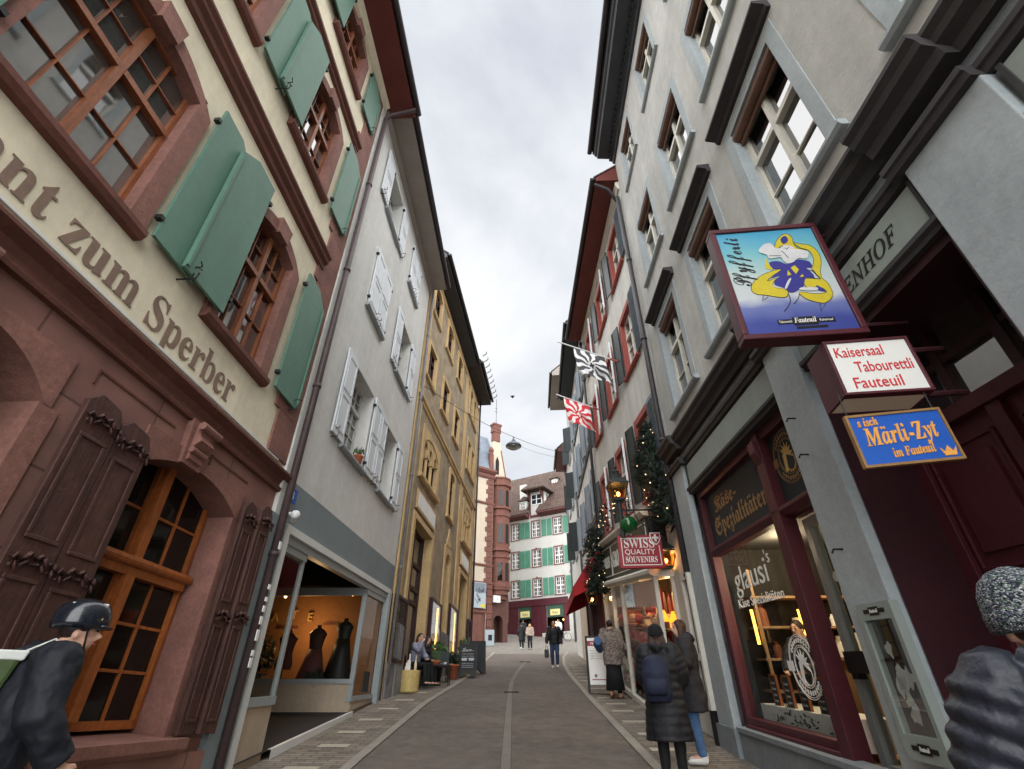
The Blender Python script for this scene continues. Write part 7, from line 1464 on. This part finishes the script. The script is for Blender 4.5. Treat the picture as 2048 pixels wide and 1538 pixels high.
# two people sitting on a bench at the ochre building
SIT = dict(hipL=(-.1, -.02, .47), hipR=(.1, -.02, .47), kneeL=(-.11, .42, .5), kneeR=(.12, .42, .5), ankL=(-.1, .42, .09), ankR=(.12, .45, .09), toeL=(-.1, .58, .04), toeR=(.12, .6, .04), shoL=(-.17, .06, .98), shoR=(.17, .06, .98), elbL=(-.22, .2, .74), elbR=(.22, .2, .74), wriL=(-.08, .36, .66), wriR=(.08, .36, .66))
t = thing('bench', 'low black bench under the two seated people', 'bench', (-2.86, 16.4, zg(16.4))); b = MB(); b.box(-3.0, -2.56, 15.7, 17.0, zg(16.4) + .36, zg(16.4) + .4); b.build('seat', 'black_paint', t)
for y in (15.8, 16.9): b = MB(); b.box(-2.95, -2.6, y - .02, y + .02, zg(y), zg(16.4) + .36); b.build('leg', 'black_paint', t)
person('seated person in a black jacket with long dark hair', (-2.66, 16.35, zg(16.4) + .0), R(112), 1.68, SIT, head=(.0, .16, 1.17), turn=R(30), top='coat_black', hem=.44, bulk=.015, hair=('hair_dark', 'front'), vox=.015, grip=.6)
SIT2 = dict(SIT); SIT2.update(elbR=(.25, .24, .86), wriR=(.13, .28, 1.08))
person('seated person in a blue blouse partly behind the straw basket', (-2.8, 15.85, zg(16.4) + .0), R(110), 1.72, SIT2, head=(.0, .14, 1.19), turn=R(34), top='blouse', hem=.44, bulk=.01, hair=('hair_brown', 'long'), vox=.015, scarf=None, grip=.7)
# shopkeeper inside the cheese shop
person('shopkeeper in a grey top behind the cheese shop window', tuple(FR1(-1.12, -.92, -.1)), R(-120), 1.72, dict(elbR=(.24, .16, 1.12), wriR=(.12, .34, 1.05), elbL=(-.24, .16, 1.12), wriL=(-.12, .34, 1.05)), head=(0, .06, 1.55), top='puffer_grey', hem=.84, hair=('hair_dark', 'short'), vox=.018)
# passer-by at the left edge: helmet, dark jacket, courier bag; bending forward a little
PL = dict(shoL=(-.19, .1, 1.32), shoR=(.19, .1, 1.32), elbL=(-.28, .1, 1.06), elbR=(.28, .12, 1.06), wriL=(-.27, .26, .86), wriR=(.27, .28, .86), kneeR=(.1, .12, .5), ankR=(.1, .04, .1), toeR=(.1, .2, .04), ankL=(-.1, -.18, .14), toeL=(-.1, -.04, .05), kneeL=(-.1, .0, .49))
t, f, J = person('cyclist in a dark jacket and glossy black helmet at the left street edge', (-2.9, 3.3, zg(3.3) + .012), R(40), 1.79, PL, head=(0, .19, 1.48), turn=R(15), top='jacket_navy', hem=.82, bulk=.045, hair=('hair_dark', 'short'), legs='trousers_black', shoes='shoe_black', vox=.011, hood=True, scarf='knit_black')
b = MB(f); hx = (0, .17, 1.5); b.lathe(hx, [(.115, .0), (.122, .03), (.118, .08), (.1, .13), (.06, .16), (.01, .17)], 24, 0, 1, 1.22); b.tube([(-.1, .26, 1.515), (0, .32, 1.51), (.1, .26, 1.515)], [(.02, .008), (.03, .01), (.02, .008)], 8); hl = b.build('helmet', 'helmet_black', t, smooth=True)
b = MB(f)
for x in (-.06, -.02, .02, .06): b.tube([(x, .08, 1.63), (x, .17, 1.668 - abs(x) * .5), (x, .26, 1.635)], .008, 6)
b.build('helmet_vent', 'reflect_pale', hl); b = MB(f); b.tube([(-.09, .2, 1.5), (-.07, .22, 1.4), (0, .25, 1.37), (.07, .22, 1.4), (.09, .2, 1.5)], .006, 5); b.build('chin_strap', 'black_paint', hl)
p = f(0, -.22, .98); t2 = thing('courier_bag', 'green and pale grey courier bag on the back of the helmeted cyclist', 'courier bag', p); b = MB(f); b.v = []
b.ext([(-.17, 1.0), (.17, 1.0), (.17, 1.36), (-.17, 1.36)], 0, .15, lambda q, d: (q[0], -.06 + (q[1] - .95) * .2 - d - .06, q[1])); b.build('bag', 'courier_green', t2, bevel=.025); b = MB(f); b.ext([(-.172, 1.32), (.172, 1.32), (.172, 1.37), (-.172, 1.37)], -.01, .156, lambda q, d: (q[0], -.06 + (q[1] - .95) * .2 - d - .06, q[1])); b.build('flap', 'reflect_pale', t2, bevel=.01)
for sg in (-1, 1): b = MB(f); b.tube([(sg * .13, -.05, 1.36), (sg * .14, .06, 1.43), (sg * .15, .19, 1.3), (sg * .17, .1, 1.05)], [(.03, .008)] * 4, 6); b.build('strap', 'reflect_pale', t2, smooth=True)
# passer-by at the right edge: speckled knit hat and grey quilted jacket
t, f, J = person('person in a speckled knit hat and grey quilted jacket seen from behind', (1.82, 1.86, zg(1.86) + .012), R(24), 1.71, dict(elbR=(.28, .02, 1.12), wriR=(.24, .2, .98), elbL=(-.28, .02, 1.12), wriL=(-.24, .2, .98)), top='puffer_grey', hem=.72, puff=.032, bulk=.05, hair=('hair_brown', 'short'), vox=.01, hood=True, scarf='knit_black')
b = MB(f); hx = (0, .005, 1.575); b.lathe(hx, [(.112, -.02), (.122, -.01), (.124, .03), (.122, .045), (.12, .06), (.116, .1), (.095, .15), (.06, .18), (.02, .195)], 26, 0, 1, 1.1); b.build('knit_hat', 'knit_speckle', t, smooth=True)
